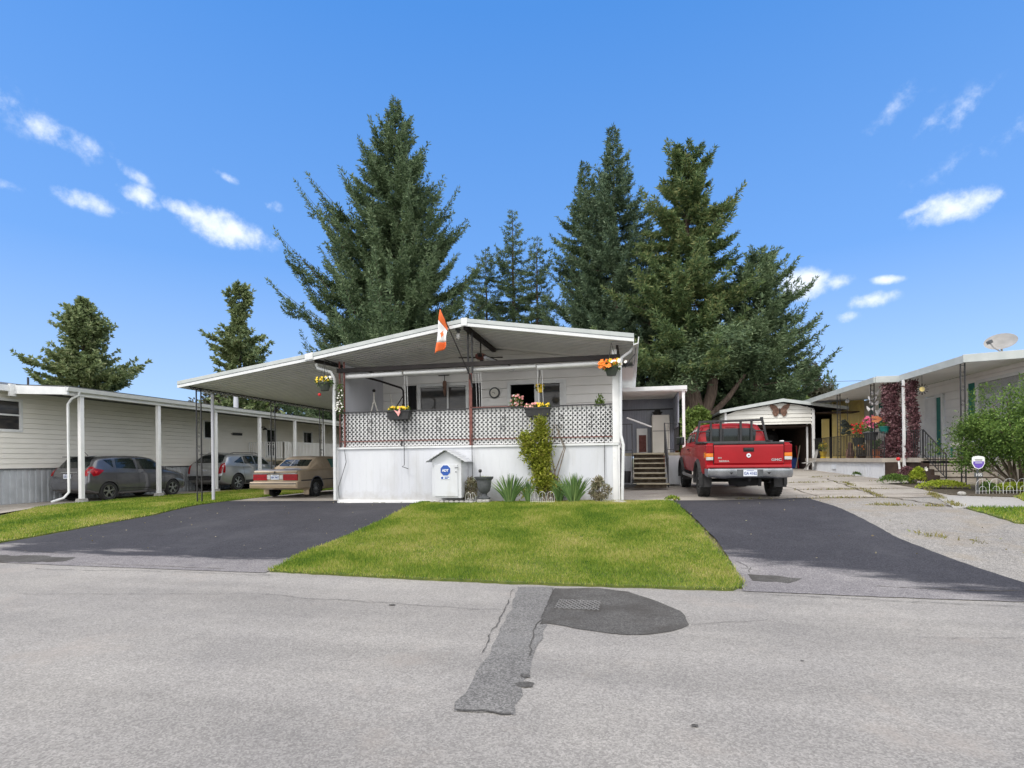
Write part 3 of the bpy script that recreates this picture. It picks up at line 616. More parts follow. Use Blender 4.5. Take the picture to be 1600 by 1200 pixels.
def railing(mb, p0, p1, z0, z1, sp=.12, r=.012, posts=(), bottom=.1):
    """flat run of iron railing between plan points, z0/z1 may be pairs (start,end)"""
    z0 = z0 if isinstance(z0, tuple) else (z0, z0); z1 = z1 if isinstance(z1, tuple) else (z1, z1)
    L = math.hypot(p1[0] - p0[0], p1[1] - p0[1]); n = max(1, int(L / sp))
    q = lambda t, z: (p0[0] + (p1[0] - p0[0]) * t, p0[1] + (p1[1] - p0[1]) * t, z[0] + (z[1] - z[0]) * t)
    up = lambda p, d: (p[0], p[1], p[2] + d)
    mb.bar(q(0, z1), q(1, z1), .035, .02); mb.bar(up(q(0, z0), bottom), up(q(1, z0), bottom), .025, .018)
    for i in range(n + 1):
        t = i / n; big = i in (0, n)
        mb.bar(q(t, z0) if big else up(q(t, z0), bottom), q(t, z1), .03 if big else r)

# ================================================================== MAIN HOUSE
hs = thing('mobile_home', 'white mobile home with gabled roof over a latticed front porch', 'mobile home', (-4.1, 20, .5))
RU = [(-12.72, 3.95), (-8.47, 4.52), (-4.08, 5.18), (.12, 4.54)]
def zroof(u):
    for (a, za), (b, zb) in zip(RU, RU[1:]):
        if a <= u <= b: return za + (zb - za) * (u - a) / (b - a)
    return 4
VF = 13.1
rf = obj('roof', roof_slab(-8.47, 4.52, -4.08, 5.18, VF + .03, 30, .1).join(roof_slab(-4.08, 5.18, .10, 4.545, VF + .03, 30, .1)), 'ceiling', hs)
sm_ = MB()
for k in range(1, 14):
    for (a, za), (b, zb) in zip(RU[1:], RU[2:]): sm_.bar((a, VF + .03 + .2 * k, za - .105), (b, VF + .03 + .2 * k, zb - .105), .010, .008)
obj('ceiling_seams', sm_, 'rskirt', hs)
cover = MB()
for (a, za), (b, zb) in zip(RU[1:], RU[2:]): cover.add([(a, VF, za + .004), (b, VF, zb + .004), (b, 30, zb + .004), (a, 30, za + .004), (a, VF, za + .02), (b, VF, zb + .02), (b, 30, zb + .02), (a, 30, za + .02)], [(0, 1, 2, 3), (7, 6, 5, 4), (0, 4, 5, 1), (1, 5, 6, 2), (2, 6, 7, 3), (3, 7, 4, 0)])
obj('roof_cover', cover, 'white_trim', hs)
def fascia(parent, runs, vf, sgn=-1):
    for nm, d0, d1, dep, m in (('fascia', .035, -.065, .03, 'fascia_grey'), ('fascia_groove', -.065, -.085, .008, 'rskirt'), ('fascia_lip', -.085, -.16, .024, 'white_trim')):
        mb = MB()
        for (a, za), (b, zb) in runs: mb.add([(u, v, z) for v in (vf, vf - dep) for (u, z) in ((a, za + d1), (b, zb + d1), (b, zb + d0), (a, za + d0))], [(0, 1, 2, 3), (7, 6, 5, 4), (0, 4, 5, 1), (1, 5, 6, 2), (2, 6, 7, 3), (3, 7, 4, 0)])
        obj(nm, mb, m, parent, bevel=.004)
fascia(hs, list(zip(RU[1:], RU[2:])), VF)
obj('ridge_cap', MB().box(-4.16, -4.0, VF - .04, VF + .02, 5.03, 5.225), 'white_trim', hs, bevel=.006)
# right eave gutter and soffit
obj('gutter', MB().prism([(.10, 4.30), (.22, 4.34), (.24, 4.50), (.22, 4.50), (.20, 4.36), (.12, 4.34), (.12, 4.50), (.10, 4.50)], 'y', VF + .02, 30), 'white_trim', hs)
obj('soffit', MB().box(-.31, .12, 16.3, 30, 4.30, 4.34).add([(.12, VF + .03, 4.385), (.12, 16.3, 4.385), (-.2, 16.3, 4.30), (-.2, VF + .03, 4.36)], []), 'ceiling', hs)
# walls: deck sides, front wall of the home
VW = 16.2
ops = [(-6.62, -4.93, 2.55, 4.06), (-3.68, -1.86, 2.02, 4.02)]
obj('front_wall', siding(VW, 'u', -7.91, -.31, 2.0, 5.02, -1, .26, ops, lim=lambda z: (-8.47 + max(0, (z - 4.42)) / .66 * 4.39, .12 - max(0, (z - 4.44)) / .635 * 4.2)), 'siding', hs)
obj('side_wall', siding(-.31, 'v', VW, 30, 1.95, 4.34, 1, .26), 'siding', hs); obj('side_wall', siding(-7.91, 'v', VW, 30, 1.95, 4.5, -1, .26), 'siding', hs)
obj('corner_trim', MB().box(-.36, -.285, VW - .03, VW + .06, 1.95, 4.42), 'white_trim', hs)
obj('skirting', corrug(-.33, 'v', 13.6, 30, .5, 1.95, 1, .2, .008, base=lambda a: .45), 'skirt', hs); obj('skirting', corrug(-7.89, 'v', 13.6, 30, .3, 1.95, -1, .2, .008), 'skirt', hs)
wf = window(hs, 'u', VW, -6.62, -4.93, 2.55, 4.06, -1, glass='glass_hi', mullions=(-5.62,), fw=.09)
obj('frame_line', MB().box(-6.5, -5.05, VW - .05, VW - .036, 3.93, 3.95), 'white_trim', wf)
for a in (-7.0, -4.86): obj('shutter', corrug(VW - .06, 'u', a, a + .34, 2.6, 4.02, -1, .05, .012), 'dark', hs)
dr = MB(); a0, a1 = -3.68, -1.86
for p in ((a0, a0 + .1, 2.02, 4.02), (a1 - .1, a1, 2.02, 4.02), (a0 + .1, a1 - .1, 3.92, 4.02)): dr.box(p[0], p[1], VW - .05, VW + .05, p[2], p[3])
dr.box(-2.83, -2.74, VW - .035, VW + .03, 2.02, 3.92); dr.box(-2.74, -2.66, VW - .02, VW + .03, 2.02, 3.92); dr.box(-2.06, -1.96, VW - .02, VW + .03, 2.02, 3.92)
pd = obj('patio_door', dr, 'white_trim', hs)
obj('pane', MB().box(-2.7, -1.97, VW, VW + .012, 2.05, 3.9), 'glass_hi', pd)
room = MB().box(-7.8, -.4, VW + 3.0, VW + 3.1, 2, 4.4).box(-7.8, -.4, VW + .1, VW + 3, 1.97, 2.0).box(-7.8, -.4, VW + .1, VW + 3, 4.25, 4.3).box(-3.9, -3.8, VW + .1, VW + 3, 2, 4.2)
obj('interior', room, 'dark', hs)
# porch deck
obj('deck', MB().box(-7.91, -.31, 13.62, VW, 1.90, 1.985), 'tan_deck', hs)
obj('deck_edge', MB().box(-7.95, -.27, 13.54, 13.62, 1.945, 2.0), 'white_trim', hs, bevel=.006)
obj('deck_skirting', corrug(13.58, 'u', -7.93, -.29, .5, 1.945, -1, .21, .003, gap=.96, base=lambda a: terr(a, 13.58) + .02), 'skirt', hs)
obj('corner_board', MB().box(-7.97, -7.93, 13.55, 13.62, .42, 1.94), 'white', hs); obj('corner_board', MB().box(-.29, -.25, 13.55, 13.62, .5, 1.94), 'white', hs)
obj('base_board', MB().box(-7.93, -4.95, 13.50, 13.565, .44, .56), 'white', hs, bevel=.006)
fb = MB()
for i in range(14):
    a = -7.85 + i * .2 + rnd.uniform(0, .06); fb.box(a, a + rnd.uniform(.08, .17), 13.46, 13.52, .40, .40 + rnd.uniform(.06, .10))
obj('footing_blocks', fb, 'stone', hs)
# lattice and black railing in front of it
obj('lattice_panel', lattice(-7.86, -.36, 2.02, 2.94, 13.64, .08287, .039), 'white', hs)
obj('added_shade_backing', MB().box(-7.84, -.38, 13.69, 13.70, 2.02, 2.92), 'potgrey', hs)  # dark sheet added for the shade seen through the lattice holes
rl = MB(); n = 64
for i in range(n + 1):
    a = -7.86 + (7.5) * i / n; rl.box(a - .007, a + .007, 13.585, 13.603, 2.17, 2.96)
rl.box(-7.9, -.33, 13.575, 13.615, 2.955, 2.985)
for a in (-6.05, -4.1, -2.2, -7.86, -.36): rl.box(a - .014, a + .014, 13.58, 13.61, 2.0, 2.2)
for a in (-6.95, -5.95, -4.98, -3.2, -1.72, -.95): scroll(rl, (a, 13.585, 2.58), .5, 'u', .07, .008)
obj('railing', rl, 'black', hs)
obj('bottom_rail', MB().box(-7.9, -.33, 13.578, 13.612, 2.15, 2.175).box(-4.1, -3.0, 13.57, 13.62, 2.985, 3.005), 'rust', hs)
# posts of the porch
obj('post', MB().box(-4.16, -4.12, 13.57, 13.61, 3.9, 4.98).box(-4.05, -4.01, 13.57, 13.61, 3.9, 4.98), 'black', hs)
obj('post', MB().box(-4.125, -4.045, 13.57, 13.61, 2.0, 3.9), 'rust', hs, label='rust red lower half of the middle porch post')
obj('post', MB().bar((-7.88, 13.6, 2.0), (-7.88, 13.6, 4.4), .035).bar((-7.74, 13.6, 2.0), (-7.74, 13.6, 4.38), .035), 'rust', hs)
obj('post', MB().box(-.41, -.25, 13.535, 13.565, 2.0, 3.9).box(-.42, -.30, 13.57, 13.63, .55, 4.32), 'white', hs, bevel=.005)
obj('beam', MB().box(-7.95, -.22, 13.56, 13.66, 4.08, 4.2), 'brown', hs, bevel=.005)
obj('ridge_beam', MB().box(-4.14, -4.03, 13.2, VW - .02, 4.96, 5.07), 'brown', hs)
obj('ceiling_beam', MB().bar((-8.4, 13.25, 4.38), (-7.95, VW, 4.42), .08), 'brown', hs); obj('ceiling_beam', MB().bar((-.28, 13.3, 4.34), (-.28, VW, 4.34), .06), 'brown', hs)
obj('roll_blind', MB().tube([(-7.75, 13.7, 3.98), (-6.05, 13.7, 4.0)], .065, 10).tube([(-6.0, 13.7, 4.01), (-4.15, 13.7, 4.01)], .055, 10).tube([(-4.03, 13.7, 4.01), (-2.35, 13.7, 4.02)], .05, 10).tube([(-2.32, 13.7, 4.0), (-.45, 13.7, 4.02)], .065, 10), 'white', hs, smooth=40)
hd = MB()
for a in (-6.0, -5.93, -2.32, -2.2, -3.98, -3.9, -3.84): hd.tube([(a, 13.72, 3.95), (a + .03, 13.72, 2.9)], .005, 4)
obj('blind_cord', hd, 'white', hs)
obj('side_panel', corrug(-7.86, 'v', 13.75, VW - .02, 2.0, 4.35, -1, .09, .02), 'plastic_sheet', hs)
# downspouts
obj('downspout', MB().tube([(.10, 13.5, 4.34), (.02, 13.46, 4.22), (-.18, 13.46, 4.08), (-.21, 13.46, 3.9), (-.22, 13.46, 2.2), (-.16, 13.44, 1.95), (-.2, 13.44, .6)], .036, 8), 'white_trim', hs, smooth=40)
obj('downspout', MB().tube([(-8.42, 13.3, 4.32), (-8.4, 13.35, 4.2), (-8.05, 13.46, 4.08), (-7.98, 13.47, 3.9), (-7.98, 13.47, .55)], .045, 8), 'white_trim', hs, smooth=40)
obj('end_bracket', MB().bar((-.1, 13.55, 3.86), (.14, 13.7, 4.2), .02).bar((.12, 13.4, 3.9), (.16, 13.4, 4.3), .02).bar((-.2, 13.5, 3.86), (.12, 13.4, 3.88), .018), 'black', hs)
# clock, ceiling light, fan, lamps on the porch
ck = thing('wall_clock', 'round grey-rimmed clock on the porch wall between window and patio door', 'clock', (-4.1, 16.17, 3.35))
cu = -4.08; cz = 3.69
o = obj('rim', MB().lathe([(.13, -.02), (.16, -.03), (.175, 0), (.17, .02)], (cu, 16.14, cz), 24, 'y'), 'potgrey', ck, smooth=40)
obj('face', MB().lathe([(0, 0), (.135, 0), (.135, .01), (0, .01)], (cu, 16.125, cz), 24, 'y'), 'cabinet', ck)
obj('hands', MB().bar((cu, 16.115, cz), (cu - .07, 16.115, cz + .015), .01).bar((cu, 16.115, cz), (cu + .02, 16.115, cz - .04), .012), 'black', ck)
lp = thing('ceiling_lamp', 'bare bulb lamp under the front tip of the porch gable', 'lamp', (-4.35, 13.4, 4.93))
obj('socket', MB().lathe([(0, 5.02), (.07, 5.02), (.07, 4.99), (.045, 4.97), (.045, 4.93), (0, 4.93)], (-4.33, 13.35, 0), 12), 'potgrey', lp, smooth=40)
obj('bulb', MB().lathe([(0, 4.93), (.03, 4.92), (.055, 4.87), (.06, 4.82), (.045, 4.77), (0, 4.745)], (-4.33, 13.35, 0), 12), 'clearlens', lp, smooth=60)
fn = thing('ceiling_fan', 'brown four-bladed fan hanging from the porch ridge beam', 'ceiling fan', (-4.08, 14.6, 4.5))
obj('rod', MB().tube([(-4.08, 14.6, 4.62), (-4.08, 14.6, 4.96)], .02, 8), 'brown', fn)
obj('motor', MB().lathe([(0, 4.62), (.06, 4.62), (.15, 4.58), (.16, 4.5), (.1, 4.45), (.04, 4.43), (0, 4.43)], (-4.08, 14.6, 0), 16), 'rust', fn, smooth=40)
for k in range(4):
    a = R(12 + 90 * k); d = Vector((math.cos(a), math.sin(a), 0)); p = Vector((-4.08, 14.6, 4.5)); obj('blade', MB().bar(p + d * .15, p + d * .62, .12, .012), 'brown', fn)
st = thing('strip_light', 'white strip light angled below the porch ridge beam', 'strip light', (-3.7, 14.9, 4.4))
obj('tube', MB().tube([(-3.85, 14.2, 4.42), (-3.35, 15.6, 4.3)], .045, 8), 'plastic_sheet', st, smooth=40); obj('holder', MB().bar((-3.86, 14.15, 4.47), (-3.33, 15.65, 4.35), .06, .02), 'brown', st)
wl = thing('wall_lantern', 'brown lantern hanging beside the porch window', 'lantern', (-5.7, 15.9, 3.7))
obj('bracket', MB().bar((-5.85, 16.0, 4.28), (-5.5, 16.0, 4.28), .025).tube([(-5.65, 16.0, 4.28), (-5.65, 16.0, 4.1)], .012, 6), 'brown', wl); obj('lantern_body', MB().lathe([(0, 4.12), (.05, 4.1), (.07, 4.02), (.05, 3.75), (.03, 3.68), (0, 3.6)], (-5.65, 16.0, 0), 8), 'butter', wl)

# porch swing frames
sw = thing('swing_frame', 'cream metal A-shaped swing frame in the left corner of the porch', 'swing frame', (-7.3, 14.8, 2.0))
obj('leg', MB().tube([(-7.45, 14.8, 3.75), (-7.45, 14.8, 3.45), (-7.75, 14.6, 2.0)], .022, 6).tube([(-7.45, 14.8, 3.45), (-7.1, 15.0, 2.0)], .022, 6), 'cabinet', sw); obj('leg', MB().tube([(-7.3, 15.6, 3.7), (-7.05, 15.5, 2.0)], .02, 6), 'cabinet', sw)
obj('hub', MB().ball((-7.45, 14.8, 3.72), .05), 'brown', sw)
um = thing('hanging_chair_stand', 'brown bent-arm stand with a dark round canopy on the porch', 'chair stand', (-6.6, 14.9, 2.0))
obj('arm', MB().tube([(-7.7, 14.5, 4.12), (-7.2, 14.7, 3.98), (-6.62, 14.9, 3.78), (-6.56, 14.9, 3.7), (-6.56, 14.9, 3.2)], .03, 8).tube([(-6.56, 14.9, 3.55), (-6.8, 14.9, 3.2), (-6.95, 14.9, 2.9)], .016, 6), 'brown', um, smooth=40)
obj('pole', MB().tube([(-6.56, 14.9, 3.3), (-6.56, 14.9, 2.0)], .045, 8), 'brown', um); obj('canopy', MB().lathe([(.0, 3.24), (.15, 3.2), (.33, 3.08), (.38, 2.95), (.3, 2.93), (0, 2.95)], (-6.6, 14.9, 0), 16), 'blackplastic', um, smooth=40)

# CARPORT of the main house
cp = thing('carport', 'white lean-to carport roof on black iron posts over the tan car', 'carport', (-10.5, 18, .45))
obj('roof', roof_slab(-12.66, 3.955, -8.48, 4.515, VF + .03, 24, .09), 'ceiling', cp)
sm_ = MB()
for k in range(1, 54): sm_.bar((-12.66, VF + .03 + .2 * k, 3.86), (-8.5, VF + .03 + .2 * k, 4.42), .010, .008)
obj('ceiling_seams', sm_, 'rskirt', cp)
cc = MB(); a, za, b, zb = -12.72, 3.95, -8.475, 4.52
cc.add([(a, VF, za + .004), (b, VF, zb + .004), (b, 24, zb + .004), (a, 24, za + .004), (a, VF, za + .02), (b, VF, zb + .02), (b, 24, zb + .02), (a, 24, za + .02)], [(0, 1, 2, 3), (7, 6, 5, 4), (0, 4, 5, 1), (1, 5, 6, 2), (2, 6, 7, 3), (3, 7, 4, 0)])
obj('roof_cover', cc, 'white_trim', cp)
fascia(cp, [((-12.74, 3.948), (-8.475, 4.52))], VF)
obj('fascia_joint', MB().prism([(-8.6, 4.37), (-8.36, 4.40), (-8.36, 4.58), (-8.6, 4.545)], 'y', VF - .05, VF), 'white_trim', cp, bevel=.005)
obj('gutter', MB().box(-12.76, -12.68, VF + .0, 24, 3.80, 3.97), 'white_trim', cp, bevel=.006)
tr = MB(); v = 13.3
while v < 23.6:
    pts = [(-12.5, v + .13 * k / 4, 3.83 - .06 * math.sin(math.pi * k / 4)) for k in range(5)]; tr.tube(pts, .012, 4); v += .16
tr.bar((-12.5, 13.25, 3.84), (-12.5, 23.8, 3.84), .03); obj('scroll_trim', tr, 'black', cp)
tr = MB(); v = 13.35
while v < 16:
    tr.tube([(-8.15, v + .13 * k / 4, 4.40 - .06 * math.sin(math.pi * k / 4)) for k in range(5)], .012, 4); v += .16
tr.bar((-8.15, 13.3, 4.41), (-8.15, 16.1, 4.41), .025); obj('scroll_trim', tr, 'black', cp)
obj('downspout', MB().tube([(-12.6, 13.75, 3.8), (-12.42, 14.05, 3.7), (-12.42, 14.05, .5)], .045, 8), 'plastic_sheet', cp, smooth=40)
for v, lb in ((13.6, 'front black iron double post with scrolls at the outer edge of the carport'), (17.0, 'middle black iron double post of the carport, left of the tan car'), (20.1, 'rearmost black iron double post of the carport, behind the tan car')):
    iron_post('carport_post', -12.5, v, terr(-12.5, v), 3.82, lb, 'u', .16, 'iron posts of the carport')
tl = thing('trellis_screen', 'white lattice screen with dark frame behind the tan car', 'screen', (-11.2, 21, .45))
obj('lattice_panel', lattice(-11.6, -10.6, 1.2, 2.7, 21.0, .12, .05), 'white', tl); obj('frame', MB().box(-11.9, -11.62, 20.98, 21.06, .45, 3.2).box(-11.6, -10.4, 20.98, 21.02, 2.72, 2.78), 'black', tl)
g = MB(); railing(g, (-11.95, 20.95), (-10.4, 20.95), 2.8, 3.75, .14); obj('ironwork', g, 'black', tl)
obj('back_board', MB().box(-11.6, -8.0, 21.1, 21.14, 2.6, 3.6).box(-9.5, -8, 21.1, 21.14, .45, 2.6), 'plastic_sheet', tl)
wr = MB()
for k in range(90):
    a = rnd.uniform(0, 6.28); wr.ball((-11.15 + .16 * math.cos(a) + rnd.uniform(-.03, .03), 20.93, 2.2 + .2 * math.sin(a)), rnd.uniform(.012, .03), n=5)
tag(obj('wreath', wr, 'rust'), 'small reddish wreath hung on the white lattice behind the tan car', 'wreath')

# ------------------------------------------------------------------ utility box on the front wall
bx = thing('utility_box', 'small white gabled cupboard with a blue octagon sign against the porch skirting', 'cupboard', (-4.55, 13.25, .6))
B0, B1, BV = -4.95, -4.17, 12.98
obj('body', MB().prism([(B0, .66), (B1, .66), (B1, 1.62), ((B0 + B1) / 2, 1.86), (B0, 1.62)], 'y', BV, 13.57), 'skirt', bx, bevel=.004)
obj('door', MB().box(B0 + .07, B1 - .09, BV - .022, BV - .002, .7, 1.5), 'skirt', bx, bevel=.004, label='flush white cupboard door')
obj('latch', MB().box(B1 - .16, B1 - .07, BV - .035, BV - .023, 1.42, 1.435), 'potgrey', bx); obj('knob', MB().ball((B1 - .13, BV - .03, 1.32), .015), 'potgrey', bx)
rm = MB()
for s in (-1, 1):
    cx = (B0 + B1) / 2; ex = cx + s * (.39 + .13); k = 12
    prev = None; pts = []
    for i in range(k + 1):
        t = i / k; pts.append((cx + (ex - cx) * t, 1.885 - .30 * t + (.02 if i % 2 else 0)))
    poly = pts + [(p[0], p[1] - .018) for p in reversed(pts)]; rm.prism(poly, 'y', BV - .12, 13.56)
obj('roof', rm, 'skirt', bx)
ob = MB(); R8 = .14; cx = -4.58; cz = 1.36
oct_ = [(cx + R8 * math.cos(R(22.5 + 45 * k)), cz + R8 * math.sin(R(22.5 + 45 * k))) for k in range(8)]
sg = obj('octagon_sign', MB().prism(oct_, 'y', BV - .032, BV - .024), 'blue', bx)
R9 = .152; oc2 = [(cx + R9 * math.cos(R(22.5 + 45 * k)), cz + R9 * math.sin(R(22.5 + 45 * k))) for k in range(8)]
obj('sign_border', MB().prism(oc2, 'y', BV - .026, BV - .0225), 'lettering', sg)
tx = text_mb("ADT", .085, .002, .003).xf(Matrix.Translation((cx, BV - .036, cz - .005)) @ FRONT)
obj('lettering', tx, 'lettering', sg)
s2 = obj('small_sticker', MB().box(cx - .12, cx + .12, BV - .03, BV - .024, 1.13, 1.215), 'plate', bx); obj('sticker_print', MB().box(cx - .02, cx + .10, BV - .033, BV - .031, 1.18, 1.2).box(cx - .11, cx - .06, BV - .033, BV - .031, 1.14, 1.2).box(cx - .02, cx + .06, BV - .033, BV - .031, 1.145, 1.165), 'blue', s2)

# ------------------------------------------------------------------ flag
fl = thing('flag', 'orange and white leaf flag on a slanting dark pole from the middle porch post', 'flag', (-4.05, 13.5, 3.75))
obj('pole', MB().tube([(-4.02, 13.52, 3.6), (-4.05, 13.46, 3.8), (-4.62, 12.75, 5.45)], [.02, .018, .012], 8), 'brown', fl, smooth=40)
obj('holder', MB().tube([(-4.08, 13.56, 3.75), (-4.05, 13.47, 3.84)], .03, 8).tube([(-4.03, 13.5, 3.62), (-3.99, 13.44, 3.5)], .018, 6), 'black', fl)
P0 = Vector((-4.61, 12.765, 5.42)); P1 = Vector((-4.47, 12.935, 5.02))   # hoist along the pole
def flagpt(s, t):   # s along hoist 0..1 (from the tip), t along fly 0..1
    h = P0.lerp(P1, s)
    drop = Vector((-.13, -.03, -.86)) * t; fold = (1 - t * .88)
    p = P0.lerp(h, 1) if t == 0 else P0 + (h - P0) * fold + drop + Vector((.05 * math.sin(s * 7 + t * 3), .06 * math.sin(s * 9 + 2 * t), 0)) * t
    return p
def flagpt2(s, t):
    # corners measured from the photo: hoist top, hoist low, outer tip; the cloth hangs with one deep fold
    A = P0; Bp = P1; T = Vector((-4.84, 13.0, 4.31)); D = Vector((-4.52, 12.85, 4.47))
    p = (A.lerp(Bp, s)) * (1 - t) + (T.lerp(D, s)) * t
    return p + Vector((0, -.09 * math.sin(s * 6.0) * t - .03 * math.sin(t * 8 + s * 4), 0))
for nm, t0, t1, m in (('hoist_band', 0, .25, 'orange'), ('white_band', .25, .75, 'flagwhite'), ('fly_band', .75, 1, 'orange')):
    mb = MB(); a, b = 8, 6
    for j in range(b + 1):
        for i in range(a + 1): mb.v.append(tuple(flagpt2(i / a, t0 + (t1 - t0) * j / b)))
    mb.f = [(j * (a + 1) + i, j * (a + 1) + i + 1, (j + 1) * (a + 1) + i + 1, (j + 1) * (a + 1) + i) for j in range(b) for i in range(a)]
    o = obj(nm, mb, m, fl, smooth=80); sd = o.modifiers.new('thick', 'SOLIDIFY'); sd.thickness = .004; sd.offset = 0
lf = [(0, .5), (.1, .3), (.25, .36), (.2, .1), (.42, .2), (.46, .08), (.38, .0), (.1, -.22), (.1, -.28), (.03, -.26), (.03, -.5), (-.03, -.5), (-.03, -.26), (-.1, -.28), (-.1, -.22), (-.38, 0), (-.46, .08), (-.42, .2), (-.2, .1), (-.25, .36), (-.1, .3)]
vs = [flagpt2(.5 + .42 * y * .9, .5 + .24 * x * .9) + Vector((0, -.012, 0)) for x, y in lf]; ce = flagpt2(.5, .5) + Vector((0, -.012, 0))
lm = MB(); lm.v = [tuple(p) for p in vs] + [tuple(ce)]; n = len(vs); lm.f = [(i, (i + 1) % n, n) for i in range(n)]; o = obj('leaf_emblem', lm, 'orange', fl); sd = o.modifiers.new('thick', 'SOLIDIFY'); sd.thickness = .006

# ------------------------------------------------------------------ SIDE PORCH (right of the home)
spo = thing('side_porch', 'small side porch with flat white roof and grey plastic walls behind the truck', 'porch', (.8, 20, .7))
SV = 19.0; FZ = 1.80
obj('roof', roof_slab(-.25, 4.02, 1.86, 3.98, SV, 23.5, .10), 'ceiling', spo); obj('roof_edge', MB().box(-.28, 1.90, SV - .04, SV, 3.92, 4.06).box(1.86, 1.90, SV, 23.5, 3.86, 4.05), 'white_trim', spo, bevel=.006)
obj('floor', MB().box(-.3, 1.64, SV, 23.4, FZ - .1, FZ), 'wood', spo)
obj('post', MB().box(1.74, 1.83, SV + .03, SV + .12, .7, 3.9), 'white', spo, bevel=.005)
obj('skirting', corrug(SV, 'u', -.28, .05, .7, FZ - .1, -1, .1, .008, base=lambda a: .72).join(corrug(SV, 'u', 1.16, 1.66, .7, FZ - .1, -1, .1, .008, base=lambda a: .72)).join(corrug(1.66, 'v', SV + .03, 23.4, .7, FZ - .1, 1, .1, .008)), 'skirt', spo)
obj('back_wall', corrug(21.2, 'u', -.28, 1.66, FZ, 3.88, -1, .09, .02), 'plastic_sheet_blue', spo)
obj('side_wall', corrug(1.62, 'v', 19.3, 21.2, FZ + .9, 3.88, -1, .09, .02), 'plastic_sheet_blue', spo)
obj('wall_rail', MB().box(-.28, 1.6, 21.12, 21.16, 3.45, 3.49), 'black', spo)
obj('door_panel', MB().box(.25, .65, 21.05, 21.12, FZ, 2.75), 'white', spo, bevel=.005, label='white door with reddish panel'); obj('door_panel', MB().box(.33, .6, 21.03, 21.05, FZ + .05, 2.5), 'rust', spo, label='reddish panel of the door')
sp_ = thing('porch_steps', 'seven weathered wooden steps up to the side porch', 'steps', (.6, 18.5, .7))
for i in range(7):
    z = .70 + (FZ - .70) * (i + 1) / 7 - .02; v = SV - .25 * (6 - i) - .05
    obj('tread', MB().box(.10 - (.0 if i else .02), 1.12 + (0 if i else .06), v - .27, v + .02, z - .04, z), 'wood', sp_, bevel=.006)
    obj('riser', MB().box(.12, 1.10, v - .02, v, z - .157, z - .041), 'stem', sp_)
g = MB()
for a, lb in ((.07, 'black iron handrail on the left of the side porch steps'), (1.15, 'black iron handrail on the right of the side porch steps, beside the pickup')):
    g = MB(); g.bar((a, 17.35, .7), (a, 17.35, 1.62), .03); g.bar((a, SV - .03, FZ), (a, SV - .03, FZ + 1.0), .03); g.bar((a, 17.35, 1.6), (a, SV - .03, FZ + 1.0), .035); g.bar((a, 17.35, .85), (a, SV - .03, FZ + .12), .02)
    for k in range(1, 8): t = k / 8; g.bar((a, 17.35 + (SV - 17.38) * t, .85 + (FZ - .73) * t), (a, 17.35 + (SV - 17.38) * t, 1.6 + (FZ - .6) * t), .012)
    tag(obj('handrail', g, 'black'), lb, 'handrail', 'handrails of the side porch steps')
g = MB(); railing(g, (-.28, SV + .03), (.07, SV + .03), FZ, FZ + 1.0); railing(g, (1.15, SV + .03), (1.64, SV + .03), FZ, FZ + 1.0); railing(g, (1.64, SV + .03), (1.64, 23), FZ, FZ + 1.0); obj('railing', g, 'black', spo)
fr = thing('cabinet', 'tall cream cabinet standing on the side porch', 'cabinet', (1.1, 20.6, FZ)); obj('body', MB().box(.80, 1.42, 20.4, 21.0, FZ, 3.2), 'cabinet', fr, bevel=.02); obj('door_line', MB().box(.81, 1.41, 20.392, 20.4, 2.6, 2.62), 'potgrey', fr)
bw = MB().lathe([(0, 3.2), (.12, 3.2), (.2, 3.32), (.18, 3.32), (.1, 3.24), (0, 3.23)], (1.0, 20.6, 0), 12).ball((1.0, 20.6, 3.36), .1, (1.2, 1, .7)); tag(obj('bowl', bw, 'black', smooth=40), 'black bowl on top of the cream cabinet', 'bowl')
tag(obj('diagonal_pole', MB().tube([(-.1, 19.4, 3.05), (.75, 19.6, 2.72)], .03, 8), 'white', smooth=40), 'white pole slanting across the side porch opening', 'pole')
gp = thing('garden_clutter', 'dark bucket and folded hose beside the side porch steps', 'bucket', (-.1, 17.6, .7)); obj('bucket', MB().lathe([(0, .7), (.11, .7), (.14, 1.2), (.13, 1.2), (.1, .72), (0, .72)], (-.12, 17.9, 0), 12), 'black', gp, smooth=40)
hz = MB()
for k in range(4): hz.tube([(-.1 + (.2 + .03 * k) * math.cos(t * .5), 17.2 + (.18 + .03 * k) * math.sin(t * .5), .73 + .03 * k) for t in range(13)], .02, 6)
obj('hose', hz, 'potgrey', gp)
# ================================================================== LEFT NEIGHBOUR
lh = thing('neighbour_home', 'long cream sided mobile home with white carport along the left side', 'mobile home', (-21.5, 18, .4))
LU = -19.3
lops = [(12.35, 13.66, 2.68, 3.74), (21.25, 21.95, 2.75, 3.62), (25.6, 26.5, 1.9, 3.5), (29.0, 30.0, 2.7, 3.5)]
obj('wall', siding(LU, 'v', 8, 36, 1.5, 4.0, 1, .165, lops, depth=.018, gp_=.008), 'siding_cream', lh)
obj('skirting', corrug(LU - .02, 'v', 8, 36, .3, 1.49, 1, .19, .03, base=lambda a: .36), 'rskirt', lh)
obj('skirt_cap', MB().box(LU - .02, LU + .03, 8, 36, 1.475, 1.51), 'potgrey', lh)
window(lh, 'v', LU, 12.35, 13.66, 2.68, 3.74, 1, glass='glass_hi', rails=(3.22,), fw=.08)
obj('blind', MB().box(LU - .05, LU - .045, 12.4, 13.6, 3.24, 3.7), 'curtain', lh)
window(lh, 'v', LU, 21.25, 21.95, 2.75, 3.62, 1, glass='glass', fw=.06); window(lh, 'v', LU, 29.0, 30.0, 2.7, 3.5, 1, glass='glass', fw=.08)
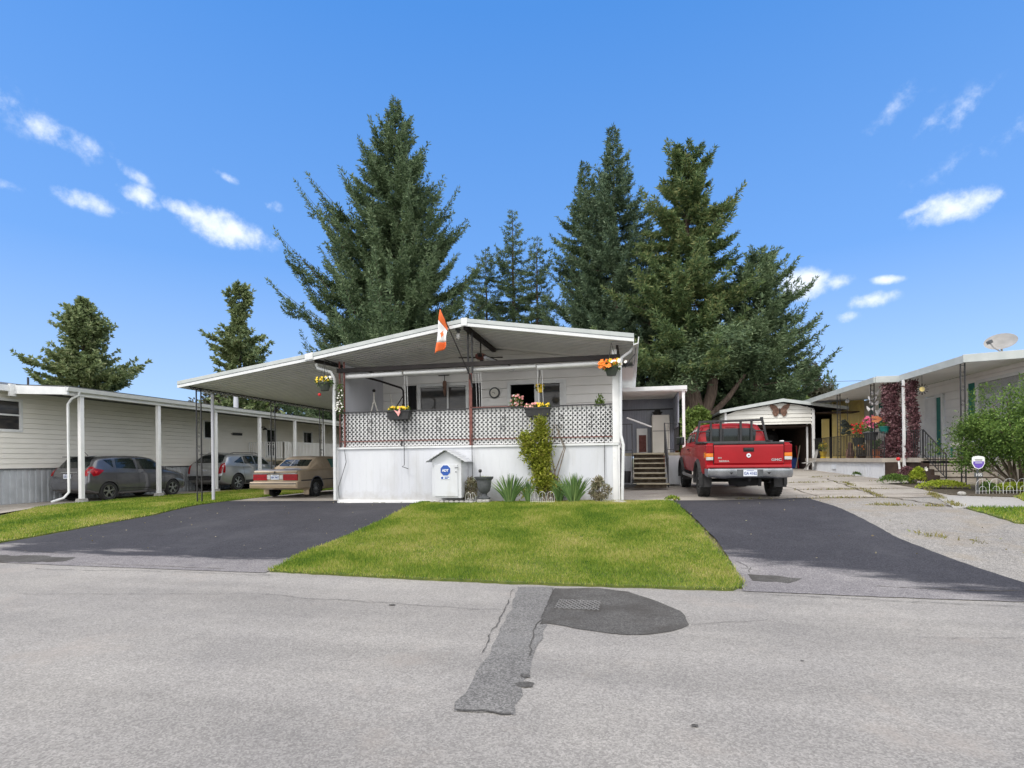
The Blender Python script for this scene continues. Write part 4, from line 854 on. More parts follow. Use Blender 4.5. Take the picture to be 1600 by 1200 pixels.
window(lh, 'v', LU, 25.6, 26.5, 1.9, 3.5, 1, name='door', glass='glass', fw=.1, rails=(2.6,))
obj('roof', MB().prism([(-18.95, 3.97), (-18.95, 4.14), (-22.8, 4.72), (-26.5, 4.14), (-26.5, 3.97)], 'y', 8, 36), 'potgrey', lh)
obj('fascia', MB().box(-18.95, -18.91, 8, 13.16, 3.93, 4.12), 'white_trim', lh, bevel=.006); obj('soffit', MB().box(LU, -18.95, 8, 13.16, 3.95, 3.968), 'white', lh)
obj('eave_block', MB().box(-18.96, -18.86, 13.02, 13.2, 3.78, 4.16), 'white_trim', lh, bevel=.006)
obj('vent_pipe', MB().tube([(-20.3, 9.5, 4.2), (-20.3, 9.5, 4.62)], .035, 8).tube([(-22.3, 16, 4.6), (-22.3, 16, 4.95)], .035, 8), 'black', lh)
obj('vent_pipe', MB().lathe([(0, 5.55), (.11, 5.55), (.11, 4.95), (.12, 4.95), (.12, 4.3), (0, 4.3)], (-20.3, 24.6, 0), 12), 'plastic_sheet', lh)
obj('back_wall', MB().box(-26.3, LU - .06, 35.9, 36, .4, 4).box(-26.3, LU - .06, 8, 8.1, .4, 4), 'siding_cream', lh)
cr = thing('neighbour_carport', 'long white flat carport roof on white posts beside the cream home', 'carport', (-17, 22, .4))
obj('roof', roof_slab(-18.92, 4.14, -16.86, 4.00, 13.2, 34, .08), 'white', cr)
obj('roof_top', MB().prism([(-18.95, 4.17), (-16.8, 4.03), (-16.8, 4.015), (-18.95, 4.145)], 'y', 13.18, 34), 'potgrey', cr)
obj('front_fascia', MB().add([(-18.86, v, z) for v in (13.14, 13.19) for z in (3.86, 4.13)] + [(-16.8, v, z) for v in (13.14, 13.19) for z in (3.76, 3.99)], [(0, 1, 5, 4), (2, 6, 7, 3), (0, 4, 6, 2), (1, 3, 7, 5), (0, 2, 3, 1), (4, 5, 7, 6)]), 'white_trim', cr)
obj('gutter', MB().prism([(-16.86, 3.87), (-16.76, 3.87), (-16.71, 3.99), (-16.74, 3.99), (-16.78, 3.90), (-16.84, 3.90), (-16.84, 4.0), (-16.86, 4.0)], 'y', 13.12, 34), 'white_trim', cr)
obj('beam', MB().box(-17.06, -16.9, 13.2, 34, 3.76, 3.9), 'white', cr, bevel=.006)
obj('downspout', MB().tube([(-16.78, 13.5, 3.9), (-16.80, 13.5, 3.78), (-16.98, 13.42, 3.66), (-17.1, 13.4, 3.5), (-17.1, 13.4, .75), (-17.12, 13.25, .58), (-17.2, 12.95, .48)], .036, 8), 'white_trim', cr, smooth=40)
vs_p = (13.72, 16.58, 19.38, 22.13, 24.85, 27.5, 30.2, 33.0)
for i, v in enumerate(vs_p):
    z = terr(-17, v); names = ['nearest', 'second', 'third', 'fourth', 'fifth', 'sixth', 'seventh', 'farthest']
    t = thing('carport_post', f'white square post of the long left carport, {names[i]} from the street', 'post', (-17, v, z), group='white posts of the long left carport')
    obj('shaft', MB().box(-17.06, -16.94, v - .06, v + .06, z + .12, 3.76), 'white', t, bevel=.006)
    obj('footing', MB().prism([(-17.13, z - .02), (-16.87, z - .02), (-16.91, z + .14), (-17.09, z + .14)], 'y', v - .12, v + .12), 'stone', t)
nd_ = thing('neighbour_deck', 'raised wooden deck with white balustrade by the cream home', 'deck', (-18.2, 28, .4))
obj('floor', MB().box(-19.2, -17.2, 24.2, 33, 1.68, 1.76), 'wood', nd_)
g = MB(); railing(g, (-17.2, 24.2), (-17.2, 33), 1.76, 2.66, .13, .03); railing(g, (-17.2, 24.2), (-19.2, 24.2), 1.76, 2.66, .13, .03); obj('railing', g, 'white', nd_)
g = MB()
for v in (24.3, 27, 30, 32.9): g.box(-17.3, -17.2, v, v + .1, .4, 1.7)
obj('legs', g, 'wood', nd_); obj('steps', MB().box(-17.9, -17.25, 23.2, 24.2, .4, 1.0).box(-17.9, -17.25, 23.7, 24.2, 1.0, 1.4), 'terracotta', nd_)
tag(obj('house_sign', MB().box(LU + .02, LU + .06, 23.1, 23.75, 3.0, 3.12).box(LU + .02, LU + .05, 23.0, 23.1, 3.03, 3.08), 'black'), 'small black sign on the cream siding above the silver car', 'sign')
wl = thing('wall_lamp', 'black lamp by the door of the cream home', 'lamp', (LU + .1, 25.2, 3.3)); obj('arm', MB().bar((LU + .02, 25.2, 3.5), (LU + .25, 25.2, 3.52), .04), 'black', wl); obj('shade', MB().lathe([(0, 3.5), (.1, 3.42), (.12, 3.36), (0, 3.36)], (LU + .28, 25.2, 0), 10), 'black', wl)

# ================================================================== GARAGE
ga = thing('garage', 'cream garage with open door, brown butterfly on its gable', 'garage', (7.3, 29, 1)); GV = 29.0; GZ = .96
def gt(u): return 4.32 - abs(u - 7.38) / 2.65 * .42
obj('gable_wall', siding(GV, 'u', 4.75, 8.86, GZ, 4.28, -1, .2, [(5.35, 8.72, GZ - .1, 3.24), (8.3, 8.75, GZ - .1, 3.06)], lim=lambda z: (7.38 - (4.30 - min(z, 4.29)) / .42 * 2.65 if z > 3.88 else 0, 7.38 + (4.30 - min(z, 4.29)) / .42 * 2.65 if z > 3.88 else 20)), 'garage_siding', ga)
obj('side_wall', siding(4.75, 'v', GV, 36, GZ, 3.9, -1, .2), 'garage_siding', ga)
obj('roof', MB().add([(u, v, z) for v in (GV - .25, 36) for (u, z) in ((4.45, 3.88), (7.38, 4.36), (10.3, 3.88), (10.3, 3.98), (7.38, 4.47), (4.45, 3.98))], [(0, 1, 2, 3, 4, 5), (11, 10, 9, 8, 7, 6)] + [(i, (i + 1) % 6, 6 + (i + 1) % 6, 6 + i) for i in range(6)]), 'potgrey', ga)
obj('barge_board', MB().add([(u, v, z) for v in (GV - .29, GV - .252) for (u, z) in ((4.43, 3.85), (7.38, 4.33), (10.3, 3.85), (10.3, 4.0), (7.38, 4.49), (4.43, 4.0))], [(0, 1, 4, 5), (1, 2, 3, 4), (6, 11, 10, 7), (7, 10, 9, 8)] + [(i, (i + 1) % 6, 6 + (i + 1) % 6, 6 + i) for i in range(6)]), 'fascia_grey', ga)
obj('corner_board', MB().box(8.74, 8.86, GV - .06, GV + .02, GZ, 3.9).box(4.70, 4.80, GV - .06, GV + .02, GZ, 3.9), 'white', ga)
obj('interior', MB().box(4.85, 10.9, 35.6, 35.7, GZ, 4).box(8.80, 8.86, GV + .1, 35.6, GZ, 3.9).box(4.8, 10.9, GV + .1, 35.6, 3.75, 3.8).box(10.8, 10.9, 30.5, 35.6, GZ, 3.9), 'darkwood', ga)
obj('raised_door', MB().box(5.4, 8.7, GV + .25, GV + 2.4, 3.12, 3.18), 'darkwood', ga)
obj('brace', MB().bar((6.6, 33, 1.2), (8.0, 33, 3.2), .1).bar((5.5, 33, 2.6), (6.2, 33, 2.6), .3, .8), 'wood', ga)
bt = thing('butterfly_ornament', 'brown metal butterfly on the garage gable', 'ornament', (7.28, 28.95, 3.9))
for s in (-1, 1):
    wg = [(0, 0), (.06, .1), (.2, .26), (.42, .33), (.5, .30), (.44, .12), (.33, -.02), (.36, -.12), (.28, -.3), (.16, -.33), (.05, -.16)]
    obj('wing', MB().prism([(7.28 + s * x * .95, 3.93 + y * .95) for x, y in wg], 'y', 28.93, 28.945), 'butter', bt)
obj('body', MB().ball((7.28, 28.93, 3.9), .05, (.6, .6, 3.2)), 'brown', bt)
for nm, lb, c_, mbx in (('storage_bin', 'blue plastic bin inside the open garage', 'bin', None),): pass
b_ = thing('storage_bin', 'blue plastic bin inside the open garage', 'bin', (8.3, 30.5, 1)); obj('body', MB().prism([(8.0, 1.0), (8.65, 1.0), (8.72, 1.5), (7.93, 1.5)], 'y', 31.1, 31.7), 'bluebin', b_, bevel=.03); obj('lid', MB().box(7.9, 8.76, 31.05, 31.75, 1.51, 1.56), 'bluebin', b_, bevel=.02)
tag(obj('hanging_coat', MB().lathe([(0, 3.1), (.2, 3.05), (.42, 2.8), (.5, 2.3), (.38, 2.0), (.1, 1.95), (0, 1.95)], (7.4, 31.5, 0), 9), 'dark'), 'dark coat-like bundle hanging in the garage doorway', 'bundle')
tag(obj('folded_blanket', MB().box(8.05, 8.5, 31.2, 31.6, 1.57, 1.8), 'darkwood', bevel=.08), 'dark brown blanket on the blue bin in the garage', 'blanket')
for k, (a, b2, col, lb) in enumerate(((8.45, 8.6, 'wood', 'pale board leaning against the garage right wall'), (8.62, 8.5, 'redcloth', 'dark red tool handle leaning inside the garage'))):
    tag(obj('leaning_board', MB().bar((a, 30.6 + .2 * k, 1), (b2, 30.4 + .3 * k, 2.2), .04, .03), col), lb, 'board')
gc = thing('folding_chair', 'pale green chair folded against the garage corner', 'chair', (8.5, 28.6, 1)); obj('seat', MB().bar((8.2, 28.6, 1.3), (8.75, 28.6, 1.38), .35, .04), 'slab', gc); obj('backrest', MB().bar((8.72, 28.6, 1.4), (8.85, 28.6, 1.95), .35, .03), 'slab', gc); obj('leg', MB().bar((8.25, 28.5, .95), (8.6, 28.5, 1.4), .04), 'slab', gc); obj('leg', MB().bar((8.25, 28.7, .95), (8.6, 28.7, 1.4), .04), 'slab', gc)

# ================================================================== RIGHT NEIGHBOUR
rh = thing('porch_home', 'grey-white mobile home with stepped porch roof on the right edge', 'mobile home', (12, 24, .8)); RW = 11.4; DZ = 1.52
obj('wall', siding(RW, 'v', 14, 30, DZ, 4.36, -1, .3, [(22.9, 24.3, 1.5, 3.9), (16.2, 21.0, 2.6, 4.1)], depth=.006), 'siding', rh)
obj('lower_wall', corrug(RW + .02, 'v', 14, 30, .5, DZ, -1, .2, .01), 'siding', rh)
cw = window(rh, 'v', RW, 16.2, 21.0, 2.6, 4.1, -1, glass='curtain', mullions=(18.6,), fw=.1)
obj('glazing', MB().box(RW - .01, RW - .004, 16.3, 20.9, 2.7, 4.0), mat('clear_pane', (.5, .5, .5), rough=.03, alpha=.25, spec=1), cw)
for v in (21.1, 27.9, 28.9): obj('shutter', corrug(RW - .03, 'v', v, v + .33, 2.75, 4.05, -1, .07, .012), 'teal', rh)
obj('door', MB().box(RW - .04, RW + .02, 22.95, 24.25, DZ, 3.86), 'white', rh)
g = MB(); 
for k in range(9): v = 23.42 + k * .09; g.box(RW - .055, RW - .042, v, v + .06, DZ + .05, 3.8)
obj('door_slats', g, 'white', rh)
sd_ = obj('screen_door', MB().box(RW - .1, RW - .042, 22.9, 22.97, DZ, 3.9).box(RW - .1, RW - .042, 23.3, 23.37, DZ, 3.9).box(RW - .1, RW - .042, 22.97, 23.3, 3.78, 3.9), 'white_trim', rh)
obj('pane', MB().box(RW - .07, RW - .06, 22.97, 23.3, DZ + .1, 3.78), 'teal', sd_)
# roof in plan: outer edge steps 8.7 / 9.5, near end v=18
zt = 4.42
rr = obj('roof', roof_slab(8.66, zt - .02, 11.6, zt + .1, 21.78, 30, .1, .2).join(roof_slab(9.46, zt + .01, 14.5, zt + .22, 18.0, 21.76, .1, .2)), 'ceiling', rh)
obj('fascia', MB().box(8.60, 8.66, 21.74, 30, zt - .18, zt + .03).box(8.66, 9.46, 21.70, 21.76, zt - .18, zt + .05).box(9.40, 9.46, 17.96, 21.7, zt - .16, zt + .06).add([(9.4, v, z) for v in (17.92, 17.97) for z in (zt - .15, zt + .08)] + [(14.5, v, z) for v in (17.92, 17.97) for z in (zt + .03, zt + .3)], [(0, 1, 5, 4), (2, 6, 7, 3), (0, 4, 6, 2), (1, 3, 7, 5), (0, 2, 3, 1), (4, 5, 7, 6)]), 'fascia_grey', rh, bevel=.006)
obj('house_roof', MB().prism([(RW - .1, 4.58), (RW + 3.6, 4.95), (RW + 7, 4.58), (RW + 7, 4.45), (RW - .1, 4.45)], 'y', 18.2, 30.2), 'potgrey', rh)
obj('far_panel', corrug(29.9, 'u', 9.95, RW, DZ, 4.42, -1, .12, .02).join(corrug(29.85, 'u', 9.45, 9.8, DZ, 3.5, -1, .1, .02)), 'yellow_panel', rh)
obj('deck', MB().box(8.78, RW, 21.5, 30, DZ - .1, DZ).box(9.5, RW, 20.5, 21.5, DZ - .1, DZ), 'tan_deck', rh); obj('deck_edge', MB().box(8.72, 8.78, 21.44, 30, DZ - .14, DZ + .01).box(8.78, 9.44, 21.44, 21.5, DZ - .14, DZ + .01).box(9.44, 9.5, 20.5, 21.5, DZ - .14, DZ + .01), 'tan_deck', rh)
obj('white_skirting', corrug(8.8, 'v', 21.5, 30, .6, DZ - .14, -1, .16, .012, base=lambda a: terr(8.8, a) - .02), 'skirt', rh)
obj('skirt_vent', MB().box(8.77, 8.79, 26.0, 26.5, 1.05, 1.25), 'plate', rh)
obj('brown_skirting', MB().box(9.52, 9.56, 20.5, 21.46, .6, DZ - .11).box(8.84, 9.52, 21.46, 21.5, .6, DZ - .14), 'darkwood', rh)
g = MB(); 
for i in range(4):
    z = DZ - .19 * (i + 1); g.box(9.6, RW + .3, 20.5 - .31 * (i + 1), 20.5 - .31 * i + .02, .55, z)
obj('porch_step', g, 'tan_deck', rh)
g = MB()
for i in range(4):
    z = DZ - .19 * (i + 1) + .02; g.box(9.5, 9.59, 20.5 - .31 * (i + 1), 20.5 - .31 * i, .55, z)
obj('stringer', g, 'darkwood', rh)
for i in range(4):
    z = DZ - .19 * i; obj('step_nosing', MB().box(9.6, RW + .2, 20.5 - .31 * i - .012, 20.5 - .31 * i + .001, z - .06, z - .035), 'darkwood', rh)
g = MB()
for k in range(4): g.box(10.0, RW + 3, 18.02, 18.05, .62 + .2 * k, .63 + .2 * k)
obj('front_cladding', MB().box(10.3, RW + 3, 18.0, 18.08, .5, DZ).join(g), 'tan_deck', rh)
g = MB()
railing(g, (8.82, 21.5), (8.82, 29.8), DZ, DZ + .95, .16, .022); obj('railing', g, 'black', rh); g = MB(); railing(g, (9.53, 20.45), (9.53, 21.5), DZ, DZ + .95, .14, .018); railing(g, (9.53, 20.42), (9.53, 19.1), (DZ, .78), (DZ + .95, .78 + .85), .14, .018, bottom=.12)
scroll(g, (9.53, 19.8, 1.6), .5, 'v', .07, .008); obj('railing', g, 'black', rh)
wp = thing('porch_post', 'slim white post rising from the flower bed in front of the purple creeper', 'post', (9.5, 21.4, .75)); obj('shaft', MB().box(9.36, 9.43, 21.36, 21.43, .75, zt - .16), 'white', wp); obj('foot', MB().box(9.33, 9.46, 21.33, 21.43, .72, .80), 'potgrey', wp)
wp2 = thing('porch_post', 'slim white post at the far left corner of the right porch', 'post', (8.7, 29.5, .9)); obj('shaft', MB().box(8.62, 8.69, 29.4, 29.47, .9, zt - .18), 'white', wp2); obj('foot', MB().box(8.58, 8.72, 29.36, 29.5, .88, .95), 'potgrey', wp2)
for (u, v, z0, lb) in ((8.78, 29.0, DZ, 'black double post at the far left corner of the right porch'), (8.78, 25.6, DZ, 'black scrolled post left of the yellow panel'), (8.78, 22.3, DZ, 'black scrolled post just left of the purple creeper'), (9.5, 18.15, .68, 'tall black double post beside the right porch steps')):
    iron_post('iron_post', u, v, z0, zt - .12, lb, 'v' if v < 22 and False else 'u', .11, 'black iron posts of the right porch')
ds = thing('satellite_dish', 'grey satellite dish on the roof of the right home', 'satellite dish', (10.8, 18.8, 4.6))
D = Matrix.Translation((10.84, 18.7, 5.0)) @ Matrix.Rotation(R(-62), 4, 'Y') @ Matrix.Rotation(R(-28), 4, 'X')
dm = MB().lathe([(0, 0), (.15, .012), (.28, .045), (.38, .09), (.385, .1), (.28, .06), (.15, .025), (0, .012)], (0, 0, 0), 24)
D = Matrix.Translation((10.78, 18.7, 4.90)) @ Vector((-.55, -.75, .62)).normalized().to_track_quat('Z', 'Y').to_matrix().to_4x4() @ Matrix.Diagonal((1, .8, 1, 1))
obj('dish', dm.xf(D), 'dish', ds, smooth=50); obj('arm', MB().tube([(10.78, 18.72, 4.66), (10.42, 18.4, 4.74), (10.22, 18.2, 4.84)], .02, 6), 'dish', ds); obj('receiver', MB().bar((10.16, 18.18, 4.84), (10.26, 18.22, 4.90), .09), 'potgrey', ds); obj('mount', MB().tube([(10.8, 18.75, 4.85), (10.9, 18.8, 4.5)], .025, 6), 'dish', ds)
# porch ornaments
su = thing('sun_ornament', 'dark sun-shaped ornament hanging by the right porch door', 'ornament', (9.6, 21, 3.6)); uu, vv, zz = 9.6, 20.6, 3.83
g = MB()
for k in range(12): a = k * math.pi / 6; g.bar((uu + .11 * math.cos(a), vv, zz + .11 * math.sin(a)), (uu + .19 * math.cos(a), vv, zz + .19 * math.sin(a)), .03, .01)
obj('rays', g.tube([(uu, vv, zz + .18), (uu, vv, 4.3)], .006, 4), 'brown', su); obj('disc', MB().lathe([(0, -.01), (.08, -.01), (.08, .01), (0, .01)], (uu, vv, zz), 16, 'y'), 'yellow_panel', su)
df = thing('dragonfly_ornament', 'orange dragonfly ornament hanging on the right porch', 'ornament', (9.0, 22.5, 3.0)); uu, vv, zz = 9.02, 22.0, 2.95
g = MB()
for s in (-1, 1):
    for dz in (.05, -.08): g.prism([(uu + s * .02, zz), (uu + s * .2, zz + dz + .07), (uu + s * .38, zz + dz + .05), (uu + s * .4, zz + dz - .02), (uu + s * .2, zz + dz - .05)], 'y', vv - .01 + dz * .1, vv + .01 + dz * .1)
obj('wings', g, 'terracotta', df); obj('body', MB().tube([(uu, vv - .02, zz + .1), (uu, vv - .02, zz - .2)], .03, 6), 'orange', df)
bf = thing('hanging_butterflies', 'string of white butterflies hanging from the right porch roof', 'mobile', (8.95, 23, 3.7)); g = MB()
for k, (dz, dx) in enumerate(((3.98, .05), (3.78, -.02), (3.6, .04), (3.4, -.06), (3.33, .14), (3.22, .26))):
    for s in (-1, 1): g.prism([(8.95 + dx, dz - .02), (8.95 + dx + s * .14, dz + .1), (8.95 + dx + s * .15, dz + .01), (8.95 + dx + s * .09, dz - .1)], 'y', 22.65 + .02 * k, 22.665 + .02 * k)
obj('butterflies', g, 'flagwhite', bf); obj('string', MB().tube([(8.95, 22.66, 3.2), (8.97, 22.66, 4.3)], .006, 4), 'black', bf)
hb = thing('bird_feeder', 'dark green ornament hanging before the yellow panel', 'ornament', (9.9, 27, 2.9)); g = MB()
for k in range(26): g.ball((9.62 + rnd.uniform(-.2, .2), 27 + rnd.uniform(-.1, .1), 2.95 + rnd.uniform(-.32, .32)), rnd.uniform(.05, .1), n=6)
obj('foliage', g, 'potgreen', hb); obj('cord', MB().tube([(9.62, 27, 3.2), (9.62, 27, 4.25)], .012, 4), 'potgrey', hb); obj('globe', MB().ball((9.62, 27, 4.1), .09), 'plate', hb, smooth=60)
# power line far behind
pl = thing('power_line', 'thin power cable crossing the sky behind the garage', 'cable', (20, 60, 8)); obj('cable', MB().tube([(2 + 3 * k, 60, 9.3 - .15 * math.sin(math.pi * k / 20)) for k in range(21)], .02, 4), 'potgrey', pl)
# far house behind
fh = thing('far_house', 'small distant house with white roof edge and brick-red wall behind the truck', 'house', (3, 40, 1)); obj('wall', MB().box(1.5, 5, 40, 44, .9, 3.2), 'terracotta', fh); obj('roof', MB().prism([(1.2, 3.2), (5.3, 3.2), (5.3, 3.45), (3.2, 4.0), (1.2, 3.45)], 'y', 39.6, 44.4), 'white', fh)

# ================================================================== small things round the main house
def planter(name, label, u, v, z, w, d, h, fls, seed, green=.06):
    t = thing(name, label, 'flower box', (u, v, z)); rg = random.Random(seed)
    obj('box', MB().add([(u + sx * (w / 2 - .05 * (1 - k)), v + sy * (d / 2 - .03 * (1 - k)), z + h * k) for k in (0, 1) for sx, sy in ((-1, -1), (1, -1), (1, 1), (-1, 1))], [(0, 3, 2, 1), (4, 5, 6, 7), (0, 1, 5, 4), (1, 2, 6, 5), (2, 3, 7, 6), (3, 0, 4, 7)]), 'blackplastic', t, bevel=.008)
    obj('rim', MB().box(u - w / 2 - .012, u + w / 2 + .012, v - d / 2 - .012, v + d / 2 + .012, z + h - .03, z + h + .008), 'blackplastic', t, bevel=.004)
    rng = np.random.default_rng(seed); n = 420; c_ = np.stack([rng.uniform(u - w / 2 + .02, u + w / 2 - .02, n), rng.uniform(v - d / 2, v + d / 2, n), z + h + rng.uniform(-.02, .08, n)], 1)
    bladed('leaves', needles(c_, rng.normal(size=(n, 3)) + [0, -.2, .8], rng.uniform(.03, .07, n), rng.uniform(.02, .035, n), rng, True), 'bushleaf', t)
    for m, x0, x1, k in fls:
        fb_ = MB()
        for _ in range(k):
            x = rg.uniform(x0, x1); y = v - d / 2 + rg.uniform(-.03, d); zz = z + h + rg.uniform(.02, .11); r = rg.uniform(.018, .034); flower(fb_, (x, y, zz), r)
        obj('flowers', fb_, m, t, recalc=False)
    return t
def flower(mb, c, r, n=5, nor=None):
    nor = Vector(nor) if nor else Vector((rnd.uniform(-.6, .6), -1, rnd.uniform(0, .9))); nor.normalize(); a = nor.orthogonal().normalized(); b = nor.cross(a); c = Vector(c)
    for k in range(n):
        t0 = 2 * math.pi * k / n; t1 = t0 + 2 * math.pi / n * .5; t2 = t0 + 2 * math.pi / n * .98
        mb.add([c, c + (a * math.cos(t0) + b * math.sin(t0)) * r * .8 + nor * r * .25, c + (a * math.cos(t1) + b * math.sin(t1)) * r * 1.15 + nor * r * .3, c + (a * math.cos(t2) + b * math.sin(t2)) * r * .8 + nor * r * .25], [(0, 1, 2, 3)])
planter('rail_planter', 'black rail planter of yellow flowers on the left half of the lattice', -6.05, 13.46, 2.72, .66, .2, .24, [('fl_yellow', -6.35, -5.75, 60)], 3)
tag(obj('butterfly_decoration', MB().prism([(-6.05, 2.86), (-6.15, 2.98), (-6.02, 2.92), (-5.98, 3.06), (-5.96, 2.9), (-6.02, 2.8)], 'y', 13.33, 13.345), 'fl_pink'), 'pale pink paper butterfly on the left rail planter', 'decoration')
planter('rail_planter', 'black rail planter of pink and yellow flowers above the climbing vine', -2.28, 13.46, 2.70, .66, .2, .22, [('fl_yellow', -2.28, -1.98, 26), ('fl_pink', -2.6, -2.3, 26)], 4)
def basket(name, label, u, v, z, r, fls, seed, m='potgreen', hang=.5, leaf='bushleaf', n=500, trail=.0, flr=.03):
    t = thing(name, label, 'hanging basket', (u, v, z)); rg = random.Random(seed)
    obj('pot', MB().lathe([(0, z), (r * .62, z), (r, z + r * 1.15), (r * 1.06, z + r * 1.15), (r * 1.06, z + r * 1.28), (r * .9, z + r * 1.28), (0, z + r * 1.1)], (u, v, 0), 14), m, t, smooth=40)
    hg = MB()
    for k in range(3): a = k * 2.1; hg.tube([(u + r * math.cos(a), v + r * math.sin(a), z + r * 1.2), (u, v, z + r * 1.2 + hang)], .005, 4)
    obj('hanger', hg, 'black', t)
    rng = np.random.default_rng(seed); d = rng.normal(size=(n, 3)); d /= np.linalg.norm(d, axis=1, keepdims=True); rr_ = rng.uniform(.2, 1, n)[:, None]
    c_ = np.array([u, v, z + r * 1.35]) + d * rr_ * [r * 1.3, r * 1.2, r * .75]; c_[:, 2] -= (rng.uniform(0, 1, n) < .3) * rng.uniform(0, trail + .01, n)
    bladed('foliage', needles(c_, d + rng.normal(0, .5, (n, 3)), rng.uniform(.04, .08, n), rng.uniform(.025, .04, n), rng, True), leaf, t)
    for mm, k, dx in fls:
        fb_ = MB()
        for _ in range(k):
            a = rg.uniform(0, 6.28); q = rg.uniform(.3, 1.25); flower(fb_, (u + dx + r * q * math.cos(a), v + r * q * math.sin(a) * .9 - .02, z + r * 1.4 + rg.uniform(-.2, .8) * r), flr * rg.uniform(.7, 1.3))
        obj('flowers', fb_, mm, t, recalc=False)
    return t
basket('hanging_basket', 'hanging basket of orange flowers at the right porch corner', -.42, 13.25, 3.62, .17, [('fl_orange', 46, -.1), ('fl_white', 16, .14), ('fl_yellow', 12, .05)], 5, flr=.045, hang=.6)
basket('hanging_basket', 'hanging basket of yellow flowers under the carport edge at the left porch corner', -8.16, 13.3, 3.56, .17, [('fl_yellow', 40, -.04), ('fl_white', 16, 0)], 6, flr=.03, hang=.6)
tag(obj('red_ball', MB().ball((-8.32, 13.3, 3.46), .045), 'fl_red', smooth=60), 'small red ball dangling under the yellow hanging basket', 'ball')
basket('hanging_basket', 'small yellow hanging basket in front of the patio door', -2.4, 14.6, 3.45, .1, [('fl_yellow', 26, 0)], 7, m='fl_yellow', n=150)
vinec = MB(); vinec.tube([(-7.82, 13.5, 3.9), (-7.86, 13.48, 3.4), (-7.8, 13.5, 3.0)], .008, 4); t = thing('wall_garland', 'leafy white flower garland on the left porch post', 'garland', (-7.8, 13.5, 3)); obj('stem', vinec, 'stem', t)
rng = np.random.default_rng(9); n = 260; zz_ = rng.uniform(2.95, 3.75, n); c_ = np.stack([-7.8 + rng.normal(0, .05, n), 13.48 + rng.normal(0, .04, n), zz_], 1); bladed('leaves', needles(c_, rng.normal(size=(n, 3)), rng.uniform(.03, .07, n), rng.uniform(.02, .04, n), rng, True), 'bushleaf', t)
g = MB()
for _ in range(34): flower(g, (-7.8 + rnd.gauss(0, .055), 13.43 + rnd.gauss(0, .02), rnd.uniform(2.95, 3.6)), .022)
obj('flowers', g, 'fl_white', t, recalc=False)
def potplant(name, label, u, v, z, pr, ph, hh, leaf, fls, seed, pot='terracotta', n=400, cat='potted plant', spread=1.2):
    t = thing(name, label, cat, (u, v, z)); rg = random.Random(seed)
    obj('pot', MB().lathe([(0, z), (pr * .7, z), (pr, z + ph), (pr * 1.1, z + ph), (pr * 1.1, z + ph + .03), (pr * .9, z + ph + .03), (0, z + ph - .02)], (u, v, 0), 14), pot, t, smooth=40)
    rng = np.random.default_rng(seed); d = rng.normal(size=(n, 3)); d /= np.linalg.norm(d, axis=1, keepdims=True); q = rng.uniform(0, 1, n)[:, None] ** .5
    c_ = np.array([u, v, z + ph + hh * .5]) + d * q * [pr * spread, pr * spread, hh * .5]
    bladed('leaves', needles(c_, d * .5 + rng.normal(0, .5, (n, 3)) + [0, 0, .4], rng.uniform(.05, .1, n), rng.uniform(.03, .05, n), rng, True), leaf, t)
    for mm, k, r in fls:
        fb_ = MB()
        for _ in range(k): a = rg.uniform(0, 6.28); flower(fb_, (u + pr * spread * rg.uniform(0, 1) * math.cos(a), v - abs(pr * spread * .8 * math.sin(a)), z + ph + hh * rg.uniform(.35, 1.05)), r * rg.uniform(.7, 1.3))
        obj('flowers', fb_, mm, t, recalc=False)
    return t
potplant('potted_plant', 'pink geranium in a pot on the porch before the open patio door', -2.98, 14.2, 2.75, .14, .16, .42, 'bushleaf', [('fl_pink', 24, .035), ('fl_white', 10, .03)], 11)
tag(obj('plant_table', MB().box(-3.3, -2.7, 14.0, 14.5, 2.7, 2.74).box(-3.25, -3.2, 14.05, 14.1, 2.0, 2.7).box(-2.8, -2.75, 14.05, 14.1, 2.0, 2.7).box(-3.25, -3.2, 14.4, 14.45, 2.0, 2.7).box(-2.8, -2.75, 14.4, 14.45, 2.0, 2.7), 'wood'), 'small wooden table under the pink geranium on the porch', 'table')
potplant('potted_plant', 'green leafy plant behind the right end of the lattice', -.75, 13.95, 2.55, .1, .2, .5, 'leaf', [], 12, n=260)
tag(obj('plant_stand', MB().lathe([(0, 2.0), (.14, 2.0), (.1, 2.5), (.13, 2.55), (0, 2.55)], (-.75, 13.95, 0), 10), 'wood'), 'plant stand behind the right end of the lattice', 'plant stand')
# urn
ur = thing('urn_planter', 'dark grey urn planter on a pedestal against the white skirting', 'urn', (-3.6, 13.1, .58))
obj('urn', MB().lathe([(0, .62), (.15, .62), (.16, .66), (.08, .70), (.07, .76), (.14, .82), (.17, .92), (.19, 1.10), (.235, 1.15), (.24, 1.19), (.20, 1.19), (.17, 1.12), (0, 1.12)], (-3.62, 13.15, 0), 20), 'potgrey', ur, smooth=35)
obj('plinth', MB().box(-3.78, -3.46, 12.98, 13.32, .50, .62), 'stone', ur, bevel=.02)
rng = np.random.default_rng(13); n = 130; bladed('sprouts', needles(np.stack([-3.62 + rng.normal(0, .08, n), 13.15 + rng.normal(0, .08, n), np.full(n, 1.12)], 1), rng.normal(0, .5, (n, 3)) + [0, 0, 1], rng.uniform(.04, .14, n), np.full(n, .012), rng), 'grass', ur)
tag(obj('solar_light', MB().tube([(-3.68, 13.0, 1.12), (-3.68, 13.0, 1.3)], .01, 6).lathe([(0, 1.30), (.035, 1.3), (.045, 1.35), (.03, 1.38), (0, 1.38)], (-3.68, 13.0, 0), 10), 'black'), 'little black solar light stuck in the urn planter', 'garden light')
